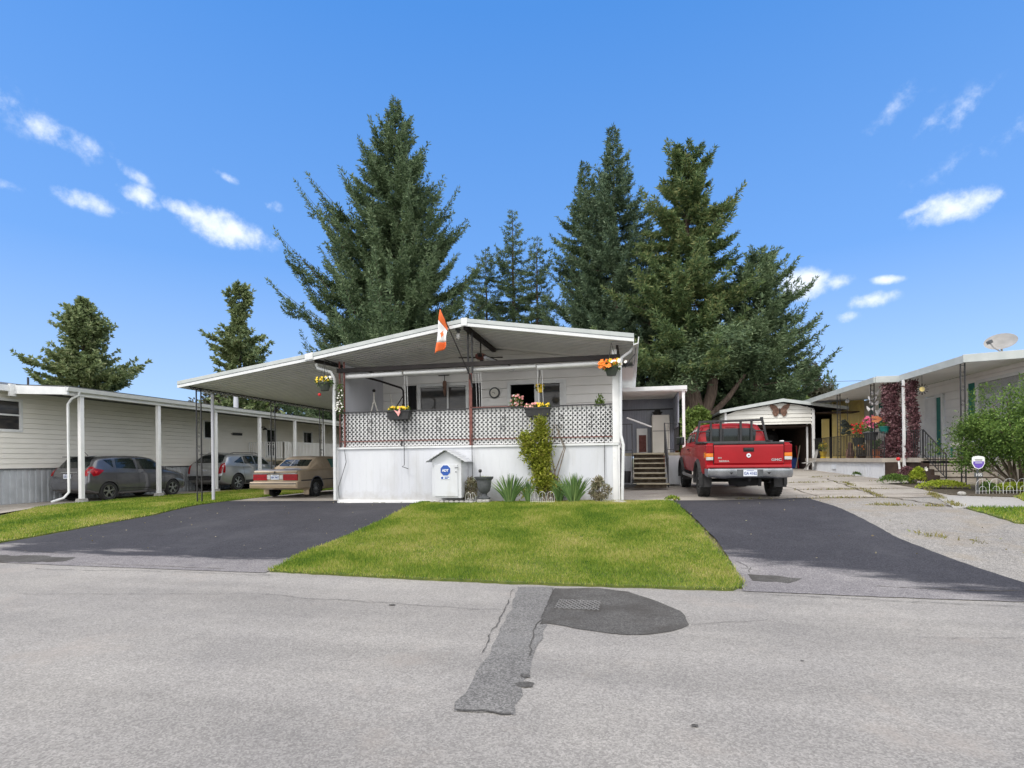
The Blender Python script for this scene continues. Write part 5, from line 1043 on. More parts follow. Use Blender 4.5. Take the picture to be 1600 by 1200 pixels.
tag(obj('hanging_hook', MB().tube([(-5.93, 13.5, 2.68), (-5.93, 13.49, 1.5), (-5.98, 13.46, 1.46), (-5.80, 13.44, 1.40)], .010, 5), 'potgrey'), 'thin grey wire with a hook hanging over the white skirting', 'wire')
tag(obj('cable', MB().tube([(-4.05, 13.53, 2.3), (-4.04, 13.53, 1.6), (-4.03, 13.5, .75)], .009, 5), 'black'), 'black cable running down the skirting right of the cupboard', 'cable')
tag(obj('cable', MB().tube([(-.62, 13.55, 2.3), (-.62, 13.54, 1.3), (-.62, 13.5, .9)], .008, 5), 'black'), 'thin cable down the skirting near the right corner', 'cable')
tag(obj('cable', MB().tube([(-7.72, 13.53, 1.95), (-7.66, 13.52, 1.6), (-7.8, 13.52, 1.2), (-7.9, 13.5, .9), (-7.88, 13.5, .6)], .009, 5), 'potgrey'), 'loose grey wire on the skirting at the left corner', 'cable')
# border edging
def arches(name, label, pts, h, w, seed=0):
    t = thing(name, label, 'border fence', (pts[0][0], pts[0][1], terr(*pts[0])))
    for (u, v) in pts:
        z = terr(u, v) + .02; g = MB()
        for k in (1.0, .5): g.tube([(u + w / 2 * k * math.cos(a), v, z + h * .55 * k + (h * .45 * k) * math.sin(a)) for a in [math.pi * i / 8 for i in range(9)]], .0032, 5); g.tube([(u - w / 2 * k, v, z - .04), (u - w / 2 * k, v, z + h * .55 * k)], .0032, 5); g.tube([(u + w / 2 * k, v, z - .04), (u + w / 2 * k, v, z + h * .55 * k)], .0032, 5)
        g.tube([(u, v, z - .04), (u, v, z + h)], .0026, 5); g.tube([(u - w / 2, v, z + h * .18), (u + w / 2, v, z + h * .18)], .0026, 5); obj('hoop', g, 'white', t)
    return t
arches('border_fence', 'white wire hoop edging in front of the climbing vine', [(-2.30, 12.95), (-2.1, 12.95), (-1.9, 12.97)], .30, .18)
arches('border_fence', 'white wire hoop edging at the right corner of the porch bed', [(-.62, 13.05), (-.42, 13.07)], .26, .17)
arches('border_fence', 'white wire hoop edging left of the urn planter', [(-4.0, 13.0), (-3.88, 13.0)], .28, .14)
arches('border_fence', 'white arched garden fence at the foot of the big shrub', [(8.35 + .3 * k, 15.2 + .03 * k) for k in range(8)], .36, .28)
for k, od in enumerate(('leftmost', 'second', 'third', 'fourth', 'middle', 'sixth', 'seventh', 'eighth', 'rightmost')):
    u = -4.95 + .13 * k; tag(obj('edging_stone', MB().ball((u, 12.97 + rnd.uniform(-.03, .03), .56), .07, (1, .8, .55), 7), 'stone', smooth=60), f'small grey edging stone under the white cupboard, {od} of the nine from the left', 'stone', 'edging stones in front of the cupboard')
tag(obj('edging_stone', MB().ball((-.25, 13.02, .57), .1, (1.7, .8, .5), 8), 'stone', smooth=60), 'flat pale stone at the foot of the right downspout', 'stone')

# ---------------- right garden things
ysn = thing('yard_sign', 'white and purple shield-shaped security sign in front of the big shrub', 'sign', (8.3, 15.3, .66)); yu, yv = 8.28, 15.25
obj('stake', MB().box(yu - .015, yu + .015, yv, yv + .03, .6, 1.3), 'potgrey', ysn)
K = .66; sh = [(K * a, K * b) for a, b in [(-.2, .17), (-.15, .22), (0, .245), (.15, .22), (.2, .17), (.2, -.05), (.12, -.2), (0, -.25), (-.12, -.2), (-.2, -.05)]]
obj('sign_board', MB().prism([(yu + x, 1.42 + y) for x, y in sh], 'y', yv - .03, yv - .015), 'lettering', ysn)
sh2 = [(K * a, K * b) for a, b in [(-.17, .04), (.17, .04), (.175, -.05), (.1, -.18), (0, -.22), (-.1, -.18), (-.175, -.05)]]
obj('purple_field', MB().prism([(yu + x, 1.42 + y) for x, y in sh2], 'y', yv - .034, yv - .031), 'purple', ysn)
obj('print', MB().box(yu - .08, yu + .08, yv - .035, yv - .031, 1.49, 1.50).box(yu - .07, yu + .075, yv - .035, yv - .031, 1.465, 1.475), 'potgrey', ysn); obj('print', MB().box(yu - .075, yu + .075, yv - .04, yv - .036, 1.402, 1.415), 'lettering', ysn)
ns = thing('number_sign', 'small dark plaque with white digits below the purple sign', 'sign', (yu, yv, 1)); obj('plaque', MB().box(yu - .09, yu + .09, yv - .03, yv - .015, 1.06, 1.17), 'potgrey', ns, bevel=.01); obj('digits', text_mb("105", .095, .002).xf(Matrix.Translation((yu, yv - .034, 1.115)) @ FRONT), 'lettering', ns)
tag(obj('marker_stake', MB().tube([(8.35, 19.2, .7), (8.28, 19.2, 1.45)], .03, 8), 'white', smooth=40), 'white stake with a red top in the bed by the white porch post', 'stake')
bpy.data.objects['marker_stake']; tag(obj('stake_cap', MB().ball((8.27, 19.2, 1.5), .06), 'fl_red', smooth=60), 'red ball cap on the white stake', 'cap')
tag(obj('garden_rock', MB().ball((8.7, 19.3, .82), .14, (1, 1, .8), 8), 'stone', smooth=60), 'round grey stone beside the white stake', 'stone')
tag(obj('garden_rock', MB().ball((7.75, 14.9, .68), .08, (1.2, 1, .7), 8), 'stone', smooth=60), 'small rock at the left end of the white arched fence', 'stone')
# flower pots on right porch
potplant('potted_plant', 'yellow-potted plant at the far left of the right porch', 8.98, 28.2, DZ, .15, .3, .5, 'lime', [('fl_yellow', 8, .05)], 31, pot='fl_yellow', n=200)
potplant('potted_plant', 'red flowers on the right porch left of the black scrolled post', 9.05, 24.3, DZ + .5, .22, .3, .6, 'bushleaf', [('fl_red', 26, .045)], 32, pot='potgreen', n=350)
potplant('potted_plant', 'magenta flowers on the right porch near the black scrolled post', 9.05, 23.2, DZ + .7, .24, .28, .6, 'bushleaf', [('fl_mag', 40, .05), ('fl_pink', 14, .045)], 33, pot='potgrey', n=350)
potplant('potted_plant', 'leafy plant in terracotta pot on the right porch floor', 9.1, 22.7, DZ, .2, .3, .4, 'iris', [], 34, n=300)
potplant('potted_plant', 'spiky pale plant in brown pot by the right porch railing', 9.05, 24.0, DZ, .18, .12, .45, 'dryleaf', [('fl_orange', 5, .03)], 35, pot='darkwood', n=260)
potplant('potted_plant', 'green plant in a green globe pot on the right porch railing', 9.0, 21.9, DZ + .9, .16, .22, .15, 'bushleaf', [], 36, pot='teal', n=150)
for k, (v, m) in enumerate(((24.15, 'stem'), (23.2, 'stem'))): tag(obj('plant_stand', MB().box(8.95, 9.3, v - .15, v + .15, DZ, DZ + .5 + .2 * k), m), ['dark stand under the red flowers on the right porch', 'dark stand under the magenta flowers on the right porch'][k], 'plant stand')
tag(obj('garden_gnome', MB().lathe([(0, 1.52), (.14, 1.52), (.17, 1.7), (.12, 1.9), (.08, 1.98), (.1, 2.08), (.06, 2.18), (0, 2.2)], (8.95, 24.9, 0), 10), 'butter', smooth=50), 'small brown figurine on the right porch floor', 'figurine')
t = thing('patio_chair', 'pale cushioned chair beside the right home door', 'chair', (10.6, 20, DZ)); obj('seat', MB().box(10.4, 10.95, 20.0, 20.6, DZ + .35, DZ + .5), 'cabinet', t, bevel=.04); obj('backrest', MB().bar((10.9, 20.3, DZ + .45), (11.1, 20.3, DZ + 1.0), .55, .1), 'plastic_sheet', t)
for dx, dy in ((0, 0), (.5, 0), (0, .55), (.5, .55)): obj('leg', MB().box(10.42 + dx, 10.46 + dx, 20.02 + dy, 20.06 + dy, DZ, DZ + .36), 'teal', t)
# ================================================================== VEHICLES (local frame: x right, y forward from the rear bumper, z up)
def pchip(x, Y, xn):
    x = np.asarray(x, float); Y = np.asarray(Y, float); h = np.diff(x); d = np.diff(Y, axis=0) / h[:, None]; m = np.zeros_like(Y)
    for i in range(1, len(x) - 1):
        ok = d[i - 1] * d[i] > 0; w1 = 2 * h[i] + h[i - 1]; w2 = h[i] + 2 * h[i - 1]
        m[i] = np.where(ok, (w1 + w2) / (w1 / np.where(ok, d[i - 1], 1) + w2 / np.where(ok, d[i], 1)), 0)
    m[0] = d[0]; m[-1] = d[-1]; k = np.clip(np.searchsorted(x, xn, side='right') - 1, 0, len(h) - 1); t = ((xn - x[k]) / h[k])[:, None]; hk = h[k][:, None]
    return (2 * t**3 - 3 * t**2 + 1) * Y[k] + (t**3 - 2 * t**2 + t) * hk * m[k] + (-2 * t**3 + 3 * t**2) * Y[k + 1] + (t**3 - t**2) * hk * m[k + 1]
def body_loft(st, step=.05, sub=4):
    """st: [(y, [(x,z)...])] half sections from bottom centre to top centre"""
    ys = [s[0] for s in st]; K = len(st[0][1]); Y = np.array([[c for p in s[1] for c in p] for s in st])
    yn = np.unique(np.concatenate([np.arange(ys[0], ys[-1], step), ys])); A = pchip(ys, Y, yn).reshape(len(yn), K, 2)
    ch = np.concatenate([[0], np.cumsum(np.linalg.norm(np.diff(A.mean(0), axis=0), axis=1) + 1e-3)]); cn = np.concatenate([np.linspace(ch[i], ch[i + 1], sub, endpoint=False) for i in range(K - 1)] + [[ch[-1]]])
    B = np.stack([pchip(ch, a, cn) for a in A]); B[:, 0, 0] = 0; B[:, -1, 0] = 0
    mb = MB(); n = B.shape[1]; full = 2 * n - 2
    for y, s in zip(yn, B):
        for p in s: mb.v.append((p[0], y, p[1]))
        for p in s[-2:0:-1]: mb.v.append((-p[0], y, p[1]))
    for j in range(len(yn) - 1):
        for i in range(full): mb.f.append((j * full + i, j * full + (i + 1) % full, (j + 1) * full + (i + 1) % full, (j + 1) * full + i))
    mb.f.append(tuple(range(full))); mb.f.append(tuple((len(yn) - 1) * full + i for i in range(full)))
    return mb
def cut(o, mb, m='blackplastic'):
    c = bpy.data.objects.new('cut', mesh_of('cut', mb)); C.objects.link(c); c.data.materials.append(M[m]); c.parent = o.parent
    bo = o.modifiers.new('b', 'BOOLEAN'); bo.operation = 'DIFFERENCE'; bo.object = c; bo.solver = 'EXACT'
    try: bo.material_mode = 'TRANSFER'
    except Exception: pass
    dg = bpy.context.evaluated_depsgraph_get(); dg.update(); me = bpy.data.meshes.new_from_object(o.evaluated_get(dg)); o.modifiers.clear(); o.data = me
    bpy.data.objects.remove(c); me.shade_smooth(); me.set_sharp_from_angle(angle=R(38))
def bvh_of(mb): return BVHTree.FromPolygons([Vector(v) for v in mb.v], mb.f)
def patch(bvh, poly, plane, sgn, off=.004, step=.07, th=.0):
    """polygon laid onto the body surface, seen along one axis; returns a thin solid"""
    b = bmesh.new(); f = b.faces.new([b.verts.new((p[0], p[1], 0)) for p in poly]); xs = [p[0] for p in poly]; ys = [p[1] for p in poly]
    for ax, lo, hi in ((0, min(xs), max(xs)), (1, min(ys), max(ys))):
        k = lo + step
        while k < hi - 1e-3:
            co = [0, 0, 0]; no = [0, 0, 0]; co[ax] = k; no[ax] = 1; bmesh.ops.bisect_plane(b, geom=b.verts[:] + b.edges[:] + b.faces[:], plane_co=co, plane_no=no); k += step
    for v in b.verts:
        a, c_ = v.co.x, v.co.y
        if plane == 'yz': o, d = Vector((sgn * 4, a, c_)), Vector((-sgn, 0, 0))
        elif plane == 'xz': o, d = Vector((a, sgn * 9, c_)), Vector((0, -sgn, 0))
        else: o, d = Vector((a, c_, 5)), Vector((0, 0, -1))
        hit, nor, idx, dist = bvh.ray_cast(o, d)
        if hit is None: hit, nor, idx, dist = bvh.find_nearest(o + d * (4 - .8 if plane == 'yz' else 3))
        v.co = hit - d * off
    mb = MB(); vi = {v: i for i, v in enumerate(b.verts)}; b.verts.index_update(); mb.add([tuple(v.co) for v in b.verts], [tuple(vi[v] for v in f.verts) for f in b.faces]); b.free(); return mb
def mirror(p): return [(-a, b) for a, b in p]
def line_poly(p0, p1, w=.012):
    d = Vector((p1[0] - p0[0], p1[1] - p0[1])).normalized(); n = Vector((-d.y, d.x)) * w / 2; return [(p0[0] + n.x, p0[1] + n.y), (p1[0] + n.x, p1[1] + n.y), (p1[0] - n.x, p1[1] - n.y), (p0[0] - n.x, p0[1] - n.y)]
def wheel(par, x, y, r, w, side, spokes=5, rimr=.62, rm='rim', style='alloy'):
    h = w / 2; t = MB().lathe([(r * rimr, -h + .01), (r * .93, -h), (r * .985, -h + .025), (r, -h + .05), (r, -.012), (r * .985, -.008), (r * .985, .008), (r, .012), (r, h - .05), (r * .985, h - .025), (r * .93, h), (r * rimr, h - .01), (r * rimr, -h + .01)], (x, y, r), 32, 'x')
    if style == 'offroad':
        for k in range(28):
            a = 2 * math.pi * k / 28
            for s in (-1, 1): c_ = Vector((x + s * w * .3, y + (r + .004) * math.cos(a), r + (r + .004) * math.sin(a))); t.bar(c_ - Vector((w * .16, 0, 0)), c_ + Vector((w * .16, 0, 0)), .03, .016, up=(0, math.cos(a), math.sin(a)))
    wo_ = obj('wheel', t, 'tyre', par, smooth=35, local=True)
    q = MB(); R_ = r * rimr; xo = x + side * (h - .02); xi = x + side * (h - .06)
    q.lathe([(R_ * .93, side * .0), (R_, side * .0), (R_ * 1.03, -side * .02), (R_ * .95, -side * .12), (R_ * .9, -side * .1)], (xo, y, r), 28, 'x')
    for k in range(spokes):
        a = 2 * math.pi * (k + .25) / spokes; d = Vector((0, math.cos(a), math.sin(a))); p = Vector((xo - side * .02, y, r)); q.bar(p + d * R_ * .15, p + d * R_ * .97, R_ * (.9 / spokes if spokes > 6 else .17), .03, up=(1, 0, 0))
        if style == 'split': q.bar(p + d * R_ * .45, p + Vector((0, math.cos(a + .33), math.sin(a + .33))) * R_ * .97, R_ * .1, .028, up=(1, 0, 0))
    q.lathe([(0, 0), (R_ * .2, 0), (R_ * .24, -side * .03)], (xo + side * .002, y, r), 16, 'x')
    rmo = obj('rim', q, rm, wo_, smooth=30, local=True)
    obj('brake_disc', MB().lathe([(0, 0), (R_ * .9, 0), (R_ * .9, -side * .02), (0, -side * .02)], (x + side * (h - .10), y, r), 20, 'x'), 'dark', wo_, local=True)
    return wo_
def plate(par, y, z, txt, w=.31, h=.155, x=0, m='plateblue'):
    p = obj('number_plate', MB().box(x - w / 2, x + w / 2, y - .012, y, z - h / 2, z + h / 2), 'plate', par, local=True, bevel=.004)
    t = text_mb(txt, .095, .001, .002).xf(Matrix.Translation((x, y - .0145, z - .012)) @ FRONT @ Matrix.Diagonal((.82, 1, 1, 1))); t.join(MB().box(x - .08, x + .08, y - .0155, y - .013, z + h * .36, z + h * .42)); obj('plate_text', t, m, p, local=True)
    return p

# ---------------------------------------------------------------- red pickup
tk = thing('pickup_truck', 'red extended-cab pickup with black headache rack, parked facing away on the right driveway', 'pickup truck', (2.78, 13.8, terr(2.7, 13.9) + .004)); tk.rotation_euler = (.021, 0, R(1.6))
def tsec(w, zb, zt_, crown=0): return [(0, zb), (w * .82, zb), (w - .03, zb + .02), (w - .005, zb + .2), (w, zb + .40), (w - .012, zt_ - .19), (w - .03, zt_ - .05), (w - .075, zt_ - .005), (w * .5, zt_ + crown * .8), (0, zt_ + crown)]
Lst = [(.10, tsec(.95, .72, 1.385)), (.14, tsec(.985, .66, 1.39)), (.6, tsec(.995, .60, 1.39)), (2.0, tsec(.995, .58, 1.39)), (3.9, tsec(.995, .58, 1.37)), (4.3, tsec(.99, .6, 1.34, .03)), (5.2, tsec(.975, .6, 1.27, .05)), (5.6, tsec(.95, .62, 1.2, .04)), (5.75, tsec(.88, .66, 1.1, .02))]
tb = body_loft(Lst, .06, 4); TB = bvh_of(tb)
body = obj('body', tb, 'redpaint', tk, smooth=38, local=True)
cut(body, MB().box(-.80, .80, .20, 1.98, .86, 1.6))
for y in (1.22, 4.75):
    for s in (-1, 1): cut(body, MB().lathe([(0, 0), (.47, 0), (.47, .4), (0, .4)], (s * .64 if s > 0 else -1.04, y, .43), 28, 'x'))
csec = lambda w, zt_, wt: [(0, 1.30), (w * .6, 1.30), (w, 1.34), (w - .015, 1.42), ((w + wt) / 2 + .03, (1.42 + zt_) / 2), (wt + .03, zt_ - .13), (wt - .04, zt_ - .035), (wt * .6, zt_), (0, zt_ + .015)]
cb = body_loft([(2.08, csec(.90, 1.83, .70)), (2.12, csec(.925, 1.90, .735)), (2.4, csec(.94, 1.94, .75)), (3.2, csec(.94, 1.95, .75)), (3.7, csec(.94, 1.92, .74)), (4.0, csec(.935, 1.72, .76)), (4.4, csec(.92, 1.42, .84))], .06, 4); CB = bvh_of(cb)
cab = obj('cab', cb, 'redpaint', tk, smooth=38, local=True)
obj('rear_window', patch(CB, [(-.64, 1.47), (-.66, 1.74), (-.58, 1.80), (.58, 1.80), (.66, 1.74), (.64, 1.47), (.58, 1.44), (-.58, 1.44)], 'xz', -1, .008, .1), 'carglass', cab, local=True)
obj('brake_light', patch(CB, [(-.14, 1.83), (.14, 1.83), (.14, 1.86), (-.14, 1.86)], 'xz', -1, .02, .1), 'redlens', cab, local=True)
obj('window_frame', patch(CB, line_poly((-.2, 1.45), (-.2, 1.79), .03), 'xz', -1, .014, .1).join(patch(CB, line_poly((.2, 1.45), (.2, 1.79), .03), 'xz', -1, .014, .1)), 'blackplastic', cab, local=True)
for s in (-1, 1):
    obj('side_window', patch(CB, [(2.30, 1.46), (2.42, 1.82), (2.86, 1.83), (2.86, 1.44)], 'yz', s, .006, .1), 'carglass', cab, local=True); obj('side_window', patch(CB, [(2.96, 1.43), (2.96, 1.83), (3.62, 1.80), (4.05, 1.50), (4.1, 1.43)], 'yz', s, .006, .1), 'carglass', cab, local=True)
    sm = MB()
    for a, b2 in (((2.9, .68), (2.9, 1.36)), ((4.12, .75), (4.12, 1.36)), ((2.04, .62), (2.04, 1.36)), ((2.3, .75), (2.3, 1.36))): sm.join(patch(TB, line_poly(a, b2, .014), 'yz', s, .003, .2))
    obj('door_seam', sm, 'dark', tk, local=True)
    hn = MB().box(*sorted((s * .995, s * 1.025)), 3.0, 3.18, 1.2, 1.24); obj('door_handle', hn, 'blackplastic', tk, local=True, bevel=.01)
    # tail lamp stack
    xl = sorted((s * .80, s * .975)); tl_ = obj('tail_lamp', MB().box(xl[0], xl[1], .07, .16, 1.14, 1.34), 'redlens', tk, local=True, bevel=.015)
    obj('turn_lens', MB().box(xl[0] + .005, xl[1] - .005, .062, .15, 1.05, 1.138), 'amberlens', tl_, local=True, bevel=.01); obj('reverse_lens', MB().box(xl[0] + .005, xl[1] - .005, .064, .15, .97, 1.048), 'clearlens', tl_, local=True, bevel=.01)
    # side lens return
    obj('lamp_side', MB().box(*sorted((s * .96, s * .992)), .13, .30, 1.02, 1.16), 'amberlens', tl_, local=True, bevel=.006)
    # flares and mud flaps
    for y in (1.22, 4.75):
        fl_ = MB(); pts = []
        for i in range(21):
            a = R(-12 + 204 * i / 20); pts.append((math.cos(a), math.sin(a)))
        vs = []
        for (cy, sz) in pts:
            for (rr_, xx) in ((.455, .93), (.455, 1.05), (.50, 1.055), (.56, 1.0), (.56, .96)): vs.append((s * xx, y + rr_ * cy, .43 + rr_ * sz))
        fs = [(i * 5 + j, i * 5 + (j + 1) % 5, (i + 1) * 5 + (j + 1) % 5, (i + 1) * 5 + j) for i in range(20) for j in range(5)]; fs += [tuple(range(5)), tuple(100 + j for j in range(5))]
        obj('wheel_flare', fl_.add(vs, fs), 'blackplastic', tk, smooth=40, local=True)
        obj('mud_flap', MB().box(*sorted((s * .74, s * 1.03)), y - .52, y - .50, .27, .66), 'blackplastic', tk, local=True)
        wheel(tk, s * .86, y, .41, .27, s, 6, .55, style='offroad')
    obj('running_board', MB().tube([(s * 1.0, 1.95, .5), (s * 1.02, 2.1, .47), (s * 1.02, 4.0, .47), (s * 1.0, 4.15, .5)], .045, 10), 'rim', tk, smooth=40, local=True)
    mi = obj('mirror', MB().box(*sorted((s * 1.0, s * 1.26)), 3.9, 4.02, 1.36, 1.62), 'blackplastic', tk, local=True, bevel=.03); obj('mirror_glass', MB().box(*sorted((s * 1.04, s * 1.23)), 3.893, 3.899, 1.39, 1.59), 'carglass', mi, local=True)
    obj('bed_rail_cap', MB().box(*sorted((s * .80, s * .985)), .14, 2.02, 1.385, 1.405), 'blackplastic', tk, local=True, bevel=.008)
tg = obj('tailgate', MB().prism([(.075, .86), (.055, .90), (.06, 1.30), (.08, 1.345), (.2, 1.345), (.2, .86)], 'x', -.785, .785), 'redpaint', tk, local=True, bevel=.012)
obj('top_cap', MB().box(-.80, .80, .06, .21, 1.347, 1.40), 'blackplastic', tg, local=True, bevel=.012)
obj('lower_panel', MB().prism([(.07, .76), (.045, .80), (.05, .85), (.12, .87), (.12, .76)], 'x', -.96, .96), 'redpaint', tk, local=True, bevel=.01)
obj('seam', MB().box(-.80, -.786, .09, .2, .86, 1.36).box(.786, .80, .09, .2, .86, 1.36), 'dark', tg, local=True)
obj('handle', MB().box(-.12, .12, .045, .062, 1.17, 1.27), 'dark', tg, local=True, bevel=.012); obj('handle_lever', MB().box(-.10, .10, .03, .05, 1.215, 1.25), 'blackplastic', tg, local=True, bevel=.006)
em = obj('emblem', MB().lathe([(0, 0), (.05, 0), (.052, -.012), (0, -.014)], (0, .056, 1.08), 18, 'y'), 'plate', tg, local=True); obj('emblem_centre', MB().box(-.018, .018, .038, .043, 1.065, 1.09), 'rust', em, local=True)
obj('badge', text_mb("SIERRA", .072, .004, .001).xf(Matrix.Translation((-.56, .052, .945)) @ FRONT @ Matrix.Diagonal((1.05, .75, 1, 1))), 'clearlens', tg, local=True)
obj('badge', text_mb("4X4", .05, .004, .001).xf(Matrix.Translation((-.66, .052, 1.025)) @ FRONT), 'clearlens', tg, local=True)
obj('badge', text_mb("GMC", .095, .004, .003).xf(Matrix.Translation((.62, .052, .97)) @ FRONT @ Matrix.Diagonal((1.1, .8, 1, 1))), 'rim', tg, local=True)
# bumper
bp = obj('bumper', MB().add([(x, y, z) for x, dy, zb in ((-1.0, .10, .60), (-.94, -.04, .56), (-.62, -.08, .53), (-.30, -.08, .55), (.30, -.08, .55), (.62, -.08, .53), (.94, -.04, .56), (1.0, .10, .60)) for (y, z) in ((dy, zb), (dy - .01, zb + .05), (dy, .765), (.16, .765), (.16, zb + .04))],
    [(i * 5 + j, i * 5 + (j + 1) % 5, (i + 1) * 5 + (j + 1) % 5, (i + 1) * 5 + j) for i in range(7) for j in range(5)] + [(0, 1, 2, 3, 4), (35, 36, 37, 38, 39)]), 'chrome', tk, smooth=30, local=True, bevel=.006)
obj('step_pad', MB().box(-.9, .9, -.06, .15, .767, .78), 'blackplastic', bp, local=True); obj('recess', MB().box(-.29, .29, -.094, -.085, .585, .75), 'potgrey', bp, local=True)
for x in (-.42, .42): obj('bumper_hole', MB().prism([(x - .04, .68), (x + .04, .68), (x, .63)], 'y', -.094, -.09), 'dark', bp, local=True)
plate(tk, -.096, .665, "GA 4162")
un = MB().box(-.5, .5, .1, .5, .50, .58).tube([(0, -.02, .5), (0, .35, .5)], .035, 8).ball((0, -.05, .55), .035).bar((.25, .05, .55), (.25, .1, .35), .07).tube([(-.7, 1.22, .42), (.7, 1.22, .42)], .05, 8).ball((0, 1.22, .42), .17, (1.2, 1, 1)).box(-.45, -.35, .2, 5.2, .5, .6).box(.35, .45, .2, 5.2, .5, .6).tube([(.55, .35, .42), (.55, 1.9, .42)], .035, 8)
un.lathe([(.18, .0), (.34, .0), (.36, .08), (.34, .2), (.18, .2)], (0, .62, .33), 20); obj('underbody', un, 'dark', tk, smooth=40, local=True)
# headache rack
hr = MB(); y = 2.02
hr.bar((-.84, y, 1.99), (.80, y, 2.01), .05, .06); hr.bar((-.93, y, 1.42), (.93, y, 1.42), .06, .05)
for x in (-.53, -.27, .25, .53): hr.bar((x, y, 1.42), (x, y, 2.0), .06, .03, up=(0, 1, 0))
hr.bar((-.92, y, 1.42), (-.82, y, 2.0), .06, .04, up=(0, 1, 0)); hr.bar((.93, y, 1.42), (.79, y, 2.08), .06, .04, up=(0, 1, 0)); hr.bar((.79, y, 1.98), (.79, y, 2.09), .07)
hr.bar((-.87, y, 1.72), (-.53, y, 1.72), .03); hr.bar((.53, y, 1.72), (.87, y, 1.72), .03); hr.bar((-.93, y, 1.44), (-.93, 1.6, 1.42), .05); hr.bar((.93, y, 1.44), (.93, 1.6, 1.42), .05)
obj('headache_rack', hr, 'black', tk, local=True, bevel=.005)
obj('tool_box', MB().box(-.79, .79, 1.62, 1.97, 1.2, 1.43), 'blackplastic', tk, local=True, bevel=.015)
tag(obj('paper_scrap', MB().box(3.58, 3.66, 14.2, 14.3, 1.965, 2.01), 'flagwhite', bevel=.01), 'small white object lying on the right rail of the red pickup bed', 'wrapper')

# ---------------------------------------------------------------- generic car
def gsec(w, zb, belt, wr, zr, zm=None):
    zm = zm or (zb + belt) / 2
    return [(0, zb), (w * .8, zb), (w - .04, zb + .04), (w - .01, zb + .18), (w, zm), (w - .02, belt - .10), (w - .06, belt), (wr + (w - .06 - wr) * .45, belt + (zr - belt) * .5), (wr + .02, zr - .10 * min(1, (zr - belt) / .3)), (wr - .09, zr - .02), (wr * .45, zr), (0, zr + .005)]
# graphite hatchback
hb_ = thing('hatchback_car', 'dark grey hatchback parked under the left carport behind the white posts', 'car', (-18.08, 14.08, terr(-18.1, 14.2)), R(0))
H = [(0, gsec(.62, .42, .58, .5, .62)), (.05, gsec(.76, .36, .80, .62, .84)), (.14, gsec(.81, .33, .98, .64, 1.04)), (.30, gsec(.83, .27, 1.04, .62, 1.24)), (.50, gsec(.84, .23, 1.04, .60, 1.46)), (.75, gsec(.845, .20, 1.03, .60, 1.515)), (1.4, gsec(.85, .19, 1.01, .61, 1.54)), (2.1, gsec(.85, .19, .98, .61, 1.53)), (2.6, gsec(.85, .19, .96, .61, 1.47)), (2.95, gsec(.85, .19, .95, .62, 1.30)), (3.35, gsec(.845, .2, .93, .66, 1.05)), (3.6, gsec(.83, .22, .90, .68, .97)), (3.95, gsec(.79, .25, .80, .6, .86)), (4.10, gsec(.68, .3, .66, .5, .70)), (4.14, gsec(.5, .36, .5, .4, .54))]
hm = body_loft(H, .05, 4); HB = bvh_of(hm); bo_ = obj('body', hm, 'greypaint', hb_, smooth=38, local=True)
for y in (.78, 3.38):
    for s in (-1, 1): cut(bo_, MB().lathe([(0, 0), (.345, 0), (.345, .3), (0, .3)], (s * .60 if s > 0 else -.90, y, .31), 28, 'x')); wheel(hb_, s * .755, y, .31, .19, s, 5, .68, rm='rim', style='split')
obj('rear_window', patch(HB, [(-.56, 1.12), (-.60, 1.2), (-.52, 1.40), (.52, 1.40), (.60, 1.2), (.56, 1.12)], 'xz', -1, .006, .06), 'carglass', hb_, local=True)
for s in (-1, 1):
    obj('side_window', patch(HB, [(.72, 1.38), (.98, 1.13), (1.0, 1.12), (1.02, 1.40)], 'yz', s, .005, .08), 'carglass', hb_, local=True); obj('side_window', patch(HB, [(1.10, 1.10), (1.14, 1.42), (1.82, 1.44), (1.86, 1.06)], 'yz', s, .005, .08), 'carglass', hb_, local=True)
    obj('side_window', patch(HB, [(1.94, 1.05), (1.94, 1.44), (2.55, 1.39), (2.95, 1.14), (2.98, 1.02)], 'yz', s, .005, .08), 'carglass', hb_, local=True); obj('side_window', patch(HB, [(3.02, 1.00), (3.02, 1.10), (3.16, 1.0)], 'yz', s, .005, .08), 'carglass', hb_, local=True)
    sm = MB()
    for a, b2 in (((1.02, 1.0), (1.05, .62)), ((1.05, .62), (1.16, .32)), ((1.90, .3), (1.90, 1.02)), ((2.98, .3), (2.98, 1.0)), ((1.16, .30), (2.98, .30))): sm.join(patch(HB, line_poly(a, b2, .012), 'yz', s, .003, .12))
    obj('door_seam', sm, 'dark', hb_, local=True); obj('sill_trim', patch(HB, line_poly((1.2, .40), (2.95, .36), .035), 'yz', s, .012, .1), 'blackplastic', hb_, local=True)
    for y in (1.2, 2.05): obj('door_handle', patch(HB, [(y, .93), (y + .16, .935), (y + .16, .965), (y, .96)], 'yz', s, .025, .1), 'greypaint', hb_, local=True)
    tl_ = obj('tail_lamp', patch(HB, [(.19, 1.18), (.25, 1.22), (.38, 1.09), (.64, 1.03), (.40, .86), (.24, .83), (.17, .96)], 'yz', s, .008, .05), 'redlens', hb_, local=True); obj('lamp_core', patch(HB, [(.28, 1.04), (.42, 1.0), (.32, .92)], 'yz', s, .014, .05), 'fl_red', tl_, local=True)
    obj('tail_lamp', patch(HB, [(s * .62, .86), (s * .76, .84), (s * .78, 1.0), (s * .70, 1.16), (s * .64, 1.14)], 'xz', -1, .008, .05), 'redlens', hb_, local=True)
    obj('mirror', MB().box(*sorted((s * .84, s * 1.0)), 2.82, 2.92, 1.0, 1.14), 'greypaint', hb_, local=True, bevel=.03)
